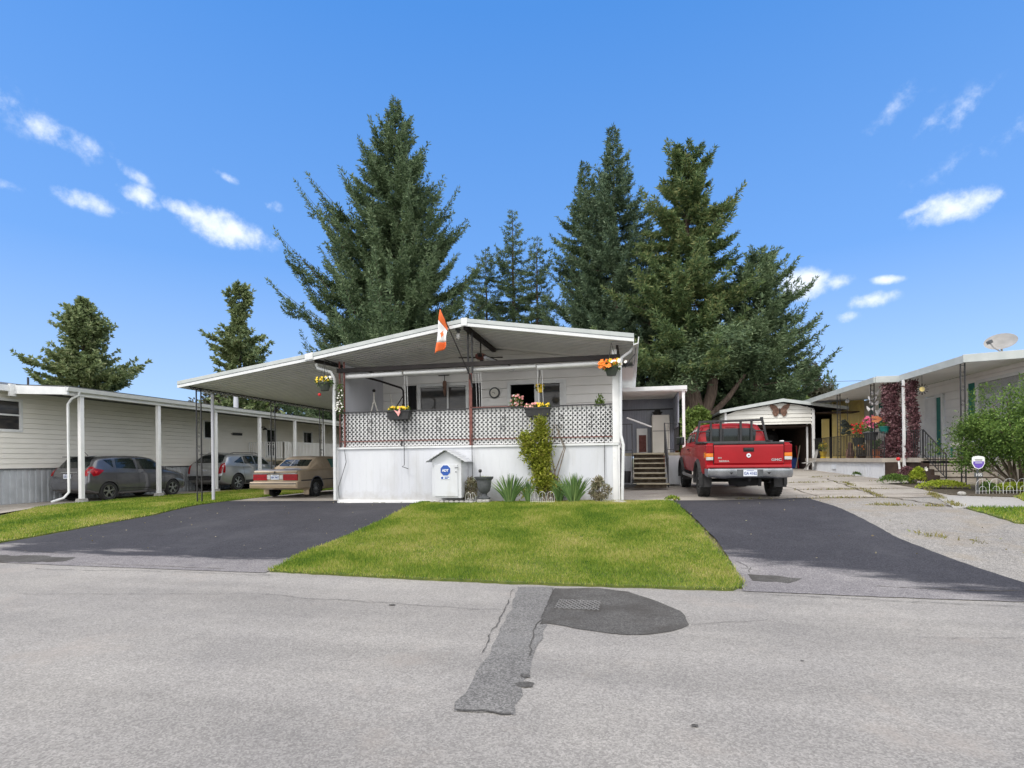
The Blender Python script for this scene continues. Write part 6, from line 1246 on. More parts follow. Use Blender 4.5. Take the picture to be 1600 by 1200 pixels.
obj('spoiler', MB().prism([(.42, 1.46), (.30, 1.475), (.32, 1.50), (.62, 1.525)], 'x', -.56, .56), 'greypaint', hb_, local=True, bevel=.008)
obj('chrome_strip', patch(HB, [(-.34, .955), (.34, .955), (.34, .985), (-.34, .985)], 'xz', -1, .012, .08), 'rim', hb_, local=True)
obj('rear_bumper', patch(HB, [(-.52, .405), (.52, .405), (.66, .50), (.64, .63), (-.64, .63), (-.66, .50)], 'xz', -1, .016, .05), 'greypaint', hb_, local=True, smooth=40); plate(hb_, .04, .84, "LR 508J"); obj('antenna', MB().tube([(0, .75, 1.52), (0, .55, 1.72)], .008, 5), 'black', hb_, local=True)
# silver suv
su_ = thing('suv_car', 'silver sport utility car parked farther in under the left carport', 'car', (-18.12, 19.95, terr(-18.1, 20.2)), 0)
H = [(0, gsec(.70, .50, .70, .6, .74)), (.06, gsec(.86, .44, .95, .7, 1.0)), (.16, gsec(.91, .38, 1.12, .72, 1.17)), (.40, gsec(.935, .30, 1.17, .70, 1.42)), (.66, gsec(.95, .26, 1.17, .68, 1.60)), (1.0, gsec(.955, .26, 1.16, .68, 1.65)), (1.8, gsec(.955, .25, 1.14, .69, 1.67)), (2.6, gsec(.955, .25, 1.11, .69, 1.63)), (3.0, gsec(.955, .25, 1.09, .70, 1.52)), (3.5, gsec(.95, .26, 1.07, .74, 1.18)), (3.8, gsec(.94, .27, 1.04, .78, 1.10)), (4.4, gsec(.91, .3, .94, .72, .99)), (4.7, gsec(.84, .34, .78, .62, .84)), (4.83, gsec(.66, .42, .6, .5, .64))]
hm = body_loft(H, .05, 4); HB = bvh_of(hm); bo_ = obj('body', hm, 'silverpaint', su_, smooth=38, local=True)
for y in (.98, 3.78):
    for s in (-1, 1): cut(bo_, MB().lathe([(0, 0), (.42, 0), (.42, .3), (0, .3)], (s * .70 if s > 0 else -1.0, y, .38), 28, 'x')); wheel(su_, s * .845, y, .375, .22, s, 6, .66, rm='rim')
obj('rear_window', patch(HB, [(-.66, 1.24), (-.70, 1.3), (-.60, 1.54), (.60, 1.54), (.70, 1.3), (.66, 1.24)], 'xz', -1, .006, .06), 'carglass', su_, local=True)
for s in (-1, 1):
    obj('side_window', patch(HB, [(.80, 1.26), (1.35, 1.50), (1.42, 1.53), (1.40, 1.20)], 'yz', s, .005, .08), 'carglass', su_, local=True); obj('side_window', patch(HB, [(1.46, 1.20), (1.50, 1.54), (2.10, 1.56), (2.14, 1.18)], 'yz', s, .005, .08), 'carglass', su_, local=True)
    obj('side_window', patch(HB, [(2.2, 1.18), (2.2, 1.56), (2.72, 1.50), (3.15, 1.26), (3.2, 1.15)], 'yz', s, .005, .08), 'carglass', su_, local=True)
    sm = MB()
    for a, b2 in (((1.3, 1.16), (1.34, .8)), ((1.34, .8), (1.46, .42)), ((2.17, .4), (2.17, 1.14)), ((3.22, .4), (3.22, 1.1))): sm.join(patch(HB, line_poly(a, b2, .012), 'yz', s, .003, .12))
    obj('door_seam', sm, 'dark', su_, local=True); obj('lower_cladding', patch(HB, [(1.42, .30), (3.34, .30), (3.34, .46), (1.42, .46)], 'yz', s, .012, .12), 'blackplastic', su_, local=True)
    for y in (1.5, 2.35): obj('door_handle', patch(HB, [(y, 1.05), (y + .18, 1.055), (y + .18, 1.085), (y, 1.08)], 'yz', s, .025, .1), 'rim', su_, local=True)
    obj('tail_lamp', patch(HB, [(.10, .82), (.20, .80), (.26, 1.14), (.30, 1.22), (.18, 1.2)], 'yz', s, .008, .05), 'redlens', su_, local=True); obj('tail_lamp', patch(HB, [(s * .72, .76), (s * .86, .78), (s * .88, 1.14), (s * .80, 1.24), (s * .74, 1.15)], 'xz', -1, .01, .05), 'redlens', su_, local=True)
    obj('roof_rail', MB().tube([(s * .60, .9, 1.66), (s * .62, 1.1, 1.70), (s * .62, 2.5, 1.69), (s * .60, 2.7, 1.64)], .016, 6), 'black', su_, local=True); obj('mirror', MB().box(*sorted((s * .95, s * 1.12)), 3.0, 3.12, 1.12, 1.28), 'silverpaint', su_, local=True, bevel=.03)
obj('rear_cladding', patch(HB, [(-.8, .48), (.8, .48), (.84, .66), (-.84, .66)], 'xz', -1, .014, .08), 'blackplastic', su_, local=True); obj('chrome_strip', patch(HB, [(-.3, .965), (.3, .965), (.3, 1.0), (-.3, 1.0)], 'xz', -1, .012, .08), 'rim', su_, local=True)
plate(su_, .05, .86, "BC 71K"); obj('spoiler', MB().prism([(.52, 1.60), (.42, 1.61), (.46, 1.64), (.8, 1.665)], 'x', -.62, .62), 'silverpaint', su_, local=True, bevel=.008)
# tan convertible
tc_ = thing('convertible_car', 'tan 1980s two-door with vinyl soft top parked under the carport', 'car', (-11.25, 15.3, terr(-11.2, 15.4)), R(-1))
bsec = lambda w, zb, zt_: [(0, zb), (w * .85, zb), (w - .03, zb + .02), (w - .005, zb + .16), (w, zb + .3), (w - .01, zt_ - .16), (w - .03, zt_ - .04), (w - .08, zt_), (w * .5, zt_ + .015), (0, zt_ + .02)]
tb = body_loft([(.10, bsec(.83, .34, .86)), (.16, bsec(.86, .30, .91)), (.5, bsec(.87, .26, .93)), (1.3, bsec(.875, .24, .94)), (3.0, bsec(.875, .24, .93)), (3.4, bsec(.87, .25, .92)), (4.2, bsec(.85, .28, .84)), (4.5, bsec(.82, .32, .76)), (4.55, bsec(.8, .36, .7))], .06, 4); TBV = bvh_of(tb)
bo_ = obj('body', tb, 'tanpaint', tc_, smooth=38, local=True)
for y in (1.05, 3.62):
    for s in (-1, 1): cut(bo_, MB().lathe([(0, 0), (.36, 0), (.36, .3), (0, .3)], (s * .62 if s > 0 else -.92, y, .33), 28, 'x')); wheel(tc_, s * .77, y, .30, .18, s, 14, .62, rm='rim')
ts = lambda w, zt_, wt: [(0, .88), (w * .6, .88), (w, .90), (w - .01, .97), ((w + wt) / 2 + .01, (.95 + zt_) / 2), (wt + .01, zt_ - .08), (wt - .05, zt_ - .02), (wt * .5, zt_), (0, zt_ + .005)]
sm_ = body_loft([(.92, ts(.70, .98, .66)), (1.0, ts(.74, 1.04, .66)), (1.3, ts(.78, 1.24, .62)), (1.52, ts(.80, 1.36, .61)), (1.8, ts(.80, 1.385, .62)), (2.6, ts(.80, 1.375, .63)), (2.9, ts(.80, 1.33, .64)), (3.4, ts(.78, 1.0, .70))], .06, 4); SB = bvh_of(sm_)
sf = obj('soft_top', sm_, 'tantop', tc_, smooth=40, local=True)
obj('rear_window', patch(SB, [(-.56, 1.04), (-.52, 1.26), (.52, 1.26), (.56, 1.04)], 'xz', -1, .006, .08), 'carglass', sf, local=True); obj('window_bar', patch(SB, line_poly((-.12, 1.05), (-.12, 1.25), .05), 'xz', -1, .012, .08), 'curtain', sf, local=True)
for s in (-1, 1):
    obj('side_window', patch(SB, [(2.05, .98), (2.0, 1.28), (2.62, 1.29), (3.15, 1.02), (3.18, .98)], 'yz', s, .006, .08), mat('green_reflection_glass', (.05, .16, .13), rough=.05, spec=.9) if s < 0 else bpy.data.materials['green_reflection_glass'], sf, local=True)  # green reflection painted into the side glass colour
    sm = MB()
    for a, b2 in (((1.98, .32), (1.98, .92)), ((3.3, .32), (3.3, .9))): sm.join(patch(TBV, line_poly(a, b2, .012), 'yz', s, .003, .12))
    obj('door_seam', sm, 'dark', tc_, local=True); obj('side_moulding', patch(TBV, line_poly((.2, .58), (4.4, .58), .035), 'yz', s, .01, .12), 'blackplastic', tc_, local=True)
    tl_ = obj('tail_lamp', MB().box(*sorted((s * .30, s * .82)), .06, .12, .585, .785), 'redlens', tc_, local=True, bevel=.012); obj('lamp_rib', MB().box(*sorted((s * .30, s * .82)), .055, .062, .69, .694), 'dark', tl_, local=True)
    obj('reverse_lens', MB().box(*sorted((s * .17, s * .295)), .06, .12, .62, .76), 'clearlens', tc_, local=True, bevel=.008); obj('door_handle', MB().box(*sorted((s * .87, s * .9)), 2.1, 2.25, .80, .83), 'chrome', tc_, local=True)
    obj('mud_flap', MB().box(*sorted((s * .66, s * .86)), .62, .64, .1, .34), 'tanpaint', tc_, local=True)
    obj('wheel_moulding', MB().add([(s * xx, 1.05 + rr_ * math.cos(a), .33 + rr_ * math.sin(a)) for a in [math.pi * i / 16 for i in range(17)] for rr_, xx in ((.355, .868), (.355, .885), (.38, .885), (.38, .868))], [(i * 4 + j, i * 4 + (j + 1) % 4, i * 4 + 4 + (j + 1) % 4, i * 4 + 4 + j) for i in range(16) for j in range(4)]), 'chrome', tc_, smooth=40, local=True)
obj('trunk_edge', MB().prism([(.08, .82), (.06, .86), (.10, .90), (.2, .91), (.2, .82)], 'x', -.80, .80), 'tanpaint', tc_, local=True, bevel=.008); obj('trunk_trim', MB().box(-.80, .80, .05, .10, .795, .815), 'chrome', tc_, local=True)
bp = obj('bumper', MB().prism([(.14, .30), (-.04, .34), (-.07, .44), (-.04, .54), (.14, .56)], 'x', -.86, .86), 'tanpaint', tc_, local=True, bevel=.015); obj('bumper_strip', MB().box(-.86, .86, -.078, -.066, .47, .50), 'blackplastic', bp, local=True); obj('bumper_end', MB().box(-.885, -.85, -.03, .6, .34, .54).box(.85, .885, -.03, .6, .34, .54), 'tanpaint', bp, local=True, bevel=.01)
plate(tc_, .07, .69, "KM 396T"); obj('trunk_ornament', MB().box(-.02, .02, .04, .06, .80, .88), 'black', tc_, local=True)
tag(obj('white_cloth', MB().lathe([(0, .02), (.2, .02), (.26, .005), (.24, 0), (0, 0)], (-11.0, 15.95, terr(-11, 16) + .955), 10), 'flagwhite', smooth=50), 'white folded cloth lying on the boot lid of the tan car', 'cloth')
# ================================================================== TREES AND PLANTS
def conifer(name, label, x, y, z0, H, Rm, seed, prof, mat_, start=.12, nbr=260, up=.35, droop=.25, tuft=1.0, dens=1.0, trunk_r=.35, lean=(0, 0), tl=(.13, .26), tw=.05, group=None, azbias=None, gap=0, step=.13, tuftn=3, plume=.42, sub_=1.0):
    """trunk, arched limbs with side limbs, each limb a dense plume of short needle sprays"""
    t = thing(name, label, 'tree', (x, y, z0), group=group); rng = np.random.default_rng(seed); rg = random.Random(seed)
    cx = lambda h: x + lean[0] * h / H; cy = lambda h: y + lean[1] * h / H
    tk_ = MB(); tk_.tube([(cx(H * i / 14) + rg.uniform(-.05, .05) * (i > 0), cy(H * i / 14), z0 - .2 + H * i / 14) for i in range(15)], [max(.02, trunk_r * (1 - i / 14) ** .8 * (1.25 if i == 0 else 1)) for i in range(15)], 10)
    CEN = []; DIR = []
    def limb(base, e0, L, dr_, u_, bend, wood=True, pl=plume):
        sd = Vector((-e0.y, e0.x, 0)); k = max(4, int(L / step)); P = lambda s: base + e0 * (L * s) + sd * (L * bend * s * s) + Vector((0, 0, L * (-dr_ * s + (u_ + dr_) * s * s * (.5 + .5 * s))))
        pts = [P(j / k) for j in range(k + 1)]
        if wood: tk_.tube([pts[0], pts[k // 2], pts[-1]], [max(.012, .016 * L), .008 * max(1, L / 2), .005], 4)
        for j in range(1, k + 1):
            s = j / k
            if s < .10: continue
            tg_ = (pts[j] - pts[j - 1]).normalized(); w_ = pl * min(1, .35 + L / 4) * (1 - s ** 2.2 * .85)
            for side in (-1, 1, 0):
                if rg.random() > dens: continue
                d2 = (tg_ * .8 + sd * side * rg.uniform(.5, 1.0) + Vector((0, 0, rg.uniform(-.35, .15) if side else rg.uniform(-.7, .4)))).normalized(); m = max(1, int(w_ / .13 + rg.random()))
                for q in range(m): CEN.append(pts[j] + d2 * (w_ * (q + .4) / m)); DIR.append(d2)
        return P
    for i in range(nbr):
        f = (i + rg.random()) / nbr; f = f ** .92; h = H * (start + (1 - start) * f); az = i * 2.39996 + rg.uniform(-.5, .5)
        L = Rm * prof(f) * rg.uniform(.5, 1.18)
        if gap and rg.random() < gap: L *= .45
        if azbias: L *= azbias(az, f)
        L = max(L, .3); e0 = Vector((math.cos(az), math.sin(az), 0)); dr_ = droop * rg.uniform(.6, 1.4); u_ = up * rg.uniform(.7, 1.35)
        P = limb(Vector((cx(h), cy(h), z0 + h)), e0, L, dr_, u_, rg.uniform(-.18, .18))
        for q in range(int(L * 1.25 * sub_)):      # side limbs
            s = rg.uniform(.22, .82); a2 = az + rg.choice((-1, 1)) * rg.uniform(.45, .95); limb(P(s), Vector((math.cos(a2), math.sin(a2), 0)), L * rg.uniform(.16, .34) * (1.25 - s), dr_ * .6, u_ * rg.uniform(.6, 1.5), rg.uniform(-.1, .1), False, plume * .8)
    CEN = np.array(CEN); DIR = np.array(DIR); A = []
    for _ in range(tuftn):
        n = len(CEN); d = DIR * .8 + rng.normal(0, .42, (n, 3)) + [0, 0, .06]; A.append(needles(CEN + rng.normal(0, .035, (n, 3)), d, rng.uniform(tl[0], tl[1], n) * tuft, rng.uniform(.7, 1.3, n) * tw * tuft, rng, True))
    obj('trunk', tk_, 'bark', t, smooth=60, recalc=False); bladed('crown', np.concatenate(A), mat_, t); return t
BT = 'conifers towering behind the home'
pz = .9
conifer('spruce_tree', 'largest dark spruce with upswept branch tips behind the left half of the main roof', -16.2, 36, .6, 26.8, 9.0, 1, lambda f: min((1 - f) ** .68, (1 - f) * 1.45), 'spruce', .10, 270, .48, .16, 1.3, 1, .5, plume=.62, sub_=1.5, group=BT, azbias=lambda a, f: 1.0 + .10 * math.cos(a - 3.1))
conifer('spruce_tree', 'slender loose spruce between the big spruce and the right group', -9.4, 44, .6, 21.8, 6.2, 2, lambda f: min((1 - f) ** .62, (1 - f) * 1.6), 'spruce', .08, 170, .25, .15, 1.15, .8, .3, group=BT, gap=.15)
conifer('spruce_tree', 'small spruce standing close beside the slender one, above the roof ridge', -12.0, 45, .6, 19.3, 5.4, 12, lambda f: (1 - f) ** .6, 'spruce_blue', .1, 130, .25, .15, 1.1, .8, .25, group=BT, gap=.15)
conifer('spruce_tree', 'thin spruce right of the slender one', -7.2, 43, .6, 19.0, 5.4, 13, lambda f: (1 - f) ** .6, 'spruce', .1, 120, .25, .15, 1.1, .8, .25, group=BT, gap=.15)
conifer('fir_tree', 'tall narrow fir with pointed top, right of the gap in the tree line', -.85, 38, .8, 23.6, 5.4, 3, lambda f: min((1 - f) ** .58, (1 - f) * 1.7), 'spruce_blue', .10, 210, .40, .12, 1.3, 1, .35, plume=.52, sub_=1.4, group=BT, lean=(-.1, 0))
conifer('fir_tree', 'fir with a lower second spire just left of the tall narrow fir', -3.0, 40, .8, 22.6, 4.6, 4, lambda f: min((1 - f) ** .55, (1 - f) * 1.8), 'spruce', .12, 170, .36, .15, 1.3, 1, .3, plume=.52, sub_=1.4, group=BT)
conifer('fir_tree', 'blunt topped fir with yellowing patch and leaning bare trunk behind the pickup', 3.5, 34, .9, 19.6, 5.6, 5, lambda f: (1 - f) ** .48 * (.85 + .2 * math.sin(f * 22)), 'fir_warm', .28, 190, .24, .14, 1.35, 1, .38, plume=.55, sub_=1.5, group=BT, gap=.12)
conifer('fir_tree', 'dark fir filling the gap between the narrow fir and the blunt topped one', 1.4, 37, .9, 15.5, 4.6, 6, lambda f: (1 - f) ** .5, 'spruce_blue', .14, 150, .3, .15, 1.15, 1, .3, group=BT)
conifer('fir_tree', 'broad drooping fir leaning right above the garage', 7.1, 34.5, .9, 13.0, 4.2, 7, lambda f: (1 - f) ** .5 * min(1, .72 + f), 'spruce', .28, 150, .40, .14, 1.3, 1, .35, plume=.48, sub_=1.3, group=BT, lean=(.5, 0), azbias=lambda a, f: 1 + .10 * math.cos(a))
# the bare leaning trunks behind the pickup
lt = thing('leaning_tree', 'thick bare trunk forking low behind the red pickup', 'tree', (4.0, 33.4, .9))
tm = MB(); tm.tube([(3.9, 33.4, .8), (4.15, 33.4, 3.2), (3.55, 33.4, 6.0), (3.45, 33.6, 9.5)], [.55, .48, .40, .28], 12).tube([(4.1, 33.4, 3.4), (4.7, 33.3, 5.4), (5.1, 33.3, 9.0)], [.34, .32, .2], 10).tube([(4.2, 33.3, 3.6), (5.6, 33.1, 5.1), (6.5, 33, 6.4)], [.2, .16, .08], 8); obj('trunk', tm, 'bark', lt, smooth=60)
rng = np.random.default_rng(77); n = 22000; an = rng.uniform(0, 6.28, n); q = rng.uniform(0, 1, n) ** .5; zc = rng.uniform(5.2, 9.0, n)
bl = rng.normal(size=(34, 3)) * [2.4, 1.3, .9] + [4.6, 33.2, 7.7]; c_ = bl[rng.integers(0, 34, n)] + rng.normal(0, .42, (n, 3)) * [1.3, 1.2, .6]
bladed('crown', needles(c_, rng.normal(size=(n, 3)) * [1, 1, .4] + [0, 0, -.1], rng.uniform(.14, .30, n), rng.uniform(.04, .07, n), rng, True), 'spruce', lt)
# pines far left
PG = 'pines beyond the left home'
conifer('pine_tree', 'broad rounded pine standing alone behind the left home', -59.0, 48, 1, 18.9, 7.0, 21, lambda f: (1 - f) ** .55 * (.8 + .25 * math.sin(f * 17)), 'pine', .16, 210, .30, .05, 1.8, .95, .4, tl=(.16, .30), tw=.10, group=PG, gap=.12, step=.3, tuftn=4, plume=.35)
conifer('pine_tree', 'narrow ragged pine behind the left corner of the carport roof', -37.5, 46, 1, 18.2, 5.2, 22, lambda f: (1 - f) ** .5 * (.7 + .35 * math.sin(f * 13 + 1)), 'pine', .18, 150, .25, .05, 1.7, .9, .33, tl=(.16, .30), tw=.10, group=PG, gap=.22, step=.3, tuftn=4, plume=.35)
conifer('spruce_tree', 'dark lower conifer at the left foot of the largest spruce', -24.0, 40, .6, 11.5, 4.2, 23, lambda f: (1 - f) ** .6, 'spruce', .08, 120, .25, .15, 1.15, .9, .25, group=BT)
def broadleaf(name, label, x, y, z0, H, W, D_, seed, mat_, n=9000, ls=(.12, .24), trunk=.18, group=None, blobs=26, low=.25, cat='tree', lw=.6, stems=5, bs=.28):
    t = thing(name, label, cat, (x, y, z0), group=group); rng = np.random.default_rng(seed); rg = random.Random(seed)
    B = []; tk_ = MB()
    for i in range(blobs):
        a = rg.uniform(0, 6.28); zz = rg.uniform(low, 1); rr_ = math.sin(min(1, (1.12 - zz) / .75) * math.pi / 2) * rg.uniform(.25, 1); B.append((x + W * rr_ * math.cos(a) * .8, y + D_ * rr_ * math.sin(a) * .8, z0 + H * zz * .9))
    for i in range(min(blobs, stems * 3)):
        b = B[i]; tk_.tube([(x + rg.uniform(-.1, .1) * W * .3, y, z0 - .1), (x + (b[0] - x) * .35, y + (b[1] - y) * .35, z0 + (b[2] - z0) * .5), b], [trunk, trunk * .6, trunk * .15], 6)
    B = np.array(B); ix = rng.integers(0, blobs, n); sz = rng.uniform(.6, 1.2, blobs)[ix][:, None]
    d = rng.normal(size=(n, 3)); d /= np.linalg.norm(d, axis=1, keepdims=True); c_ = B[ix] + d * (rng.uniform(0, 1, (n, 1)) ** .45) * sz * np.array([W, D_, H * .55]) * bs
    c_ = c_[c_[:, 2] > z0 + .03]; n = len(c_)
    obj('trunk', tk_, 'stem', t, smooth=60, recalc=False); bladed('crown', needles(c_, d[:n] * .6 + rng.normal(0, .6, (n, 3)), rng.uniform(*ls, n), rng.uniform(*ls, n) * lw, rng, True), mat_, t); return t
BG = 'leafy trees behind the garage'
broadleaf('leafy_tree', 'bright green leafy tree between the pickup and the garage', 3.6, 31.0, .9, 3.6, 1.5, 1.2, 41, 'leaf', 9000, group=BG)
broadleaf('leafy_tree', 'light green leafy tree above the left slope of the garage roof', 6.3, 40, .9, 7.6, 3.6, 2.2, 42, 'leaf', 18000, (.16, .32), group=BG)
broadleaf('leafy_tree', 'light green leafy tree above the right slope of the garage roof', 10.8, 42, .9, 7.0, 3.2, 2, 43, 'leaf', 14000, (.16, .32), group=BG)
broadleaf('leafy_tree', 'dull purplish-brown tree between the garage and the right porch roof', 15.0, 50, 1, 8.6, 3.0, 2.2, 44, 'leaf_dull', 12000, (.16, .32), group=BG)
conifer('spruce_tree', 'tiny far conifer peeping over the right porch roof', 18.6, 56, 1, 8.2, 2.2, 45, lambda f: (1 - f) ** .6, 'spruce', .1, 70, .2, .1, 1.3, 1, .2, group=BT)
LG = 'far trees between the left home and the carport'
for i, (x, y, H, W_, m, lb) in enumerate(((-46, 52, 10.2, 4.4, 'leaf_dull', 'rounded far tree at the left end of the gap under the carport roof'), (-41.5, 54, 9.2, 4.0, 'leaf', 'green far tree just left of the white vent pipe'), (-37, 52, 9.8, 3.6, 'leaf_dull', 'dull far tree right of the white vent pipe'), (-33, 53, 9.2, 3.8, 'pine', 'olive far tree behind the middle carport post'), (-29, 52, 8.8, 3.8, 'leaf_dull', 'brownish far tree behind the tan car'), (-25, 50, 8.6, 3.2, 'pine', 'olive far tree at the right end of the gap under the carport roof'), (-21, 50, 8.4, 3.4, 'leaf', 'green far tree right behind the lattice screen'))):
    broadleaf('far_tree', lb, x, y, 1, H, W_, 2.5, 50 + i, m, 7000, (.22, .45), group=LG)
for i, (x, y, H, W_, lb) in enumerate(((-3, 60, 12, 6, 'low dense far tree line seen between trunks, left part'), (6, 62, 12, 6, 'low dense far tree behind the right trunks'), (-15, 60, 12, 7, 'low dense far tree behind the largest spruce'))):
    broadleaf('far_tree', lb, x, y, 1, H, W_, 3, 70 + i, 'leaf_dull', 7000, (.3, .6), group='far tree line behind the home')
# big garden shrub on the right
def shrub_big():
    t = thing('garden_shrub', 'big rounded green shrub on bare branching stems at the right edge', 'shrub', (9.5, 15.8, .66)); rng = np.random.default_rng(61); rg = random.Random(61)
    tk_ = MB(); tips = []
    for i in range(34):
        a = rg.uniform(0, 6.28); r = rg.uniform(.25, 1.0) * 1.55; top = .66 + 2.5 * (1 - .35 * (r / 1.55) ** 2) * rg.uniform(.62, 1.0)
        p0 = (9.5 + rg.uniform(-.15, .15), 15.8 + rg.uniform(-.15, .15), .6); p2 = (9.65 + r * math.cos(a) * 1.0, 15.8 + r * math.sin(a) * .85, top); p1 = (p0[0] + (p2[0] - p0[0]) * .45, p0[1] + (p2[1] - p0[1]) * .45, .66 + (top - .66) * .42)
        tk_.tube([p0, p1, p2], [.035, .022, .008], 5)
        for k in range(4): q = Vector(p1).lerp(Vector(p2), rg.uniform(.2, 1)); e = q + Vector((rg.gauss(0, .28), rg.gauss(0, .28), rg.uniform(0, .3))); tk_.tube([q, e], [.008, .004], 4); tips += [tuple(q), tuple(e)]
    tips = np.array([p for p in tips if p[2] > 1.05]); n = 46000; ix = rng.integers(0, len(tips), n); c_ = tips[ix] + rng.normal(0, .13, (n, 3)) * [1.1, 1.1, .9]
    a = needles(c_, rng.normal(0, .6, (n, 3)) + [0, 0, .3], rng.uniform(.04, .085, n), rng.uniform(.022, .042, n), rng, True)
    # upright fresh shoots at the top
    S_ = []
    for i in range(40):
        x, y, z = 9.65 + rg.uniform(-1.1, 1.4), 15.8 + rg.uniform(-.8, .8), 2.6 + rg.uniform(-.1, .35)
        for k in range(60): S_.append((x + rg.gauss(0, .05), y + rg.gauss(0, .05), z + rg.uniform(0, .55)))
    S_ = np.array(S_); b = needles(S_, rng.normal(0, .5, S_.shape) + [0, 0, .7], rng.uniform(.05, .09, len(S_)), rng.uniform(.02, .035, len(S_)), rng, True)
    obj('stems', tk_, 'stem', t, smooth=60, recalc=False); bladed('foliage', a, 'bushleaf', t); bladed('new_shoots', b, 'bushleaf', t, loc=None)
    return t
shrub_big()
# climbing vine on the porch front
vn = thing('climbing_vine', 'yellow-green vine climbing the white skirting and lattice below the right planter', 'climbing plant', (-2.1, 13.3, .6)); rng = np.random.default_rng(62); sm = MB()
for k in range(9): x = -2.15 + .05 * k; sm.tube([(x, 13.3, .55), (x + rnd.uniform(-.15, .15), 13.4, 1.2), (x + rnd.uniform(-.3, .3), 13.46, 1.9), (x + rnd.uniform(-.2, .2), 13.5, 2.5)], [.02, .016, .012, .006], 5)
obj('stems', sm, 'stem', vn, recalc=False)
bl = []
for (x, z, rx, rz, k) in ((-2.2, 2.38, .14, .22, 6), (-2.33, 2.1, .34, .22, 11), (-2.3, 1.8, .40, .24, 14), (-2.25, 1.48, .30, .22, 9), (-2.2, 1.15, .26, .18, 6), (-2.3, .92, .40, .18, 7), (-1.85, 1.0, .25, .22, 4)):
    for _ in range(k): bl.append((x + rnd.uniform(-rx, rx), 13.40 + rnd.uniform(-.12, .03), z + rnd.uniform(-rz, rz)))
bl = np.array(bl); n = 8000; c_ = bl[rng.integers(0, len(bl), n)] + rng.normal(0, .075, (n, 3)) * [1, .7, 1]
bladed('leaves', needles(c_, rng.normal(0, .6, (n, 3)) + [0, -.4, .0], rng.uniform(.05, .10, n), rng.uniform(.025, .045, n), rng, True), 'vine', vn)
def bladesplant(name, label, u, v, z, H, W_, n, seed, m='iris', cat='plant', wd=.035):
    """sword leaves fanned out from one root"""
    rng = np.random.default_rng(seed); mb = MB()
    for i in range(n):
        a = rng.uniform(-1, 1); f = rng.uniform(-.5, .5); x0 = u + a * .08 * W_ * 3; y0 = v + rng.normal(0, .05); L = H * rng.uniform(.7, 1.05); lean = a * W_ * rng.uniform(.7, 1.1); w = wd * rng.uniform(.7, 1.1)
        pts = []
        for k in range(5):
            s = k / 4; pts.append((x0 + lean * s * (.6 + .5 * s), y0 + f * .4 * s, z + L * (s - .22 * s * s * abs(a) ** 2 * (1 + (rng.random() < .15)))))
        ww = [w * .7, w, w * .9, w * .6, .004]; o = len(mb.v)
        for p, q in zip(pts, ww): mb.v += [(p[0] - q / 2, p[1], p[2]), (p[0] + q / 2, p[1] + .008, p[2])]
        mb.f += [(o + 2 * k, o + 2 * k + 1, o + 2 * k + 3, o + 2 * k + 2) for k in range(4)]
    o = obj(name, mb, m, recalc=False); tag(o, label, cat, 'iris clumps in the porch bed'); return o
bladesplant('iris_clump', 'iris clump of sword leaves between the urn and the vine', -2.95, 13.12, .57, .68, .42, 85, 63); bladesplant('iris_clump', 'smaller iris clump just left of the vine foot', -2.5, 13.2, .57, .55, .22, 34, 65)
bladesplant('iris_clump', 'iris clump of sword leaves right of the vine', -1.35, 13.1, .57, .70, .42, 85, 64); bladesplant('iris_clump', 'smaller iris clump just right of the vine foot', -1.72, 13.2, .57, .55, .22, 34, 66)
broadleaf('dry_shrub', 'small pale dry shrub between the cupboard and the urn', -3.98, 13.2, .56, .62, .30, .18, 67, 'dryleaf', 1500, (.03, .075), .008, 'dry shrubs in the porch bed', 16, .2, 'shrub', .5, 8, .32)
broadleaf('dry_shrub', 'pale dry shrub near the right corner of the porch', -.72, 13.15, .56, .62, .30, .18, 68, 'dryleaf', 2000, (.03, .08), .008, 'dry shrubs in the porch bed', 18, .2, 'shrub', .5, 8, .32)
# purple creeper columns on the right porch
for (u, v, rx, ry, lb, sd_n) in ((9.25, 21.9, .34, .28, 'wide column of purple-leaved creeper behind the white post', 81), (9.62, 21.3, .19, .2, 'narrow column of purple-leaved creeper right of the white post', 82)):
    t = thing('purple_creeper', lb, 'climbing plant', (u, v, DZ), group='purple creepers on the right porch'); rng = np.random.default_rng(sd_n); n = 6500 if rx > .3 else 3600; z = rng.uniform(DZ, 4.22, n); a = rng.uniform(0, 6.28, n); q = rng.uniform(.3, 1.0, n) * (.86 + .16 * np.sin(z * 5 + a * 2) + .12 * np.sin(z * 11 + a * 3 + u) + .10 * (4.2 - z) / 2.7)
    bladed('leaves', needles(np.stack([u + rx * q * np.cos(a) + .05 * np.sin(z * 3), v + ry * q * np.sin(a), z], 1), rng.normal(0, .7, (n, 3)) + [0, 0, -.3], rng.uniform(.05, .11, n), rng.uniform(.035, .07, n), rng, True), 'purplevine', t)
    sm = MB()
    for k in range(5): sm.tube([(u + rnd.uniform(-rx, rx) * .5, v + rnd.uniform(-.1, .1), DZ), (u + rnd.uniform(-rx, rx) * .5, v, 3), (u + rnd.uniform(-rx, rx) * .4, v, 4.25)], .014, 5)
    obj('stems', sm, 'stem', t, recalc=False)
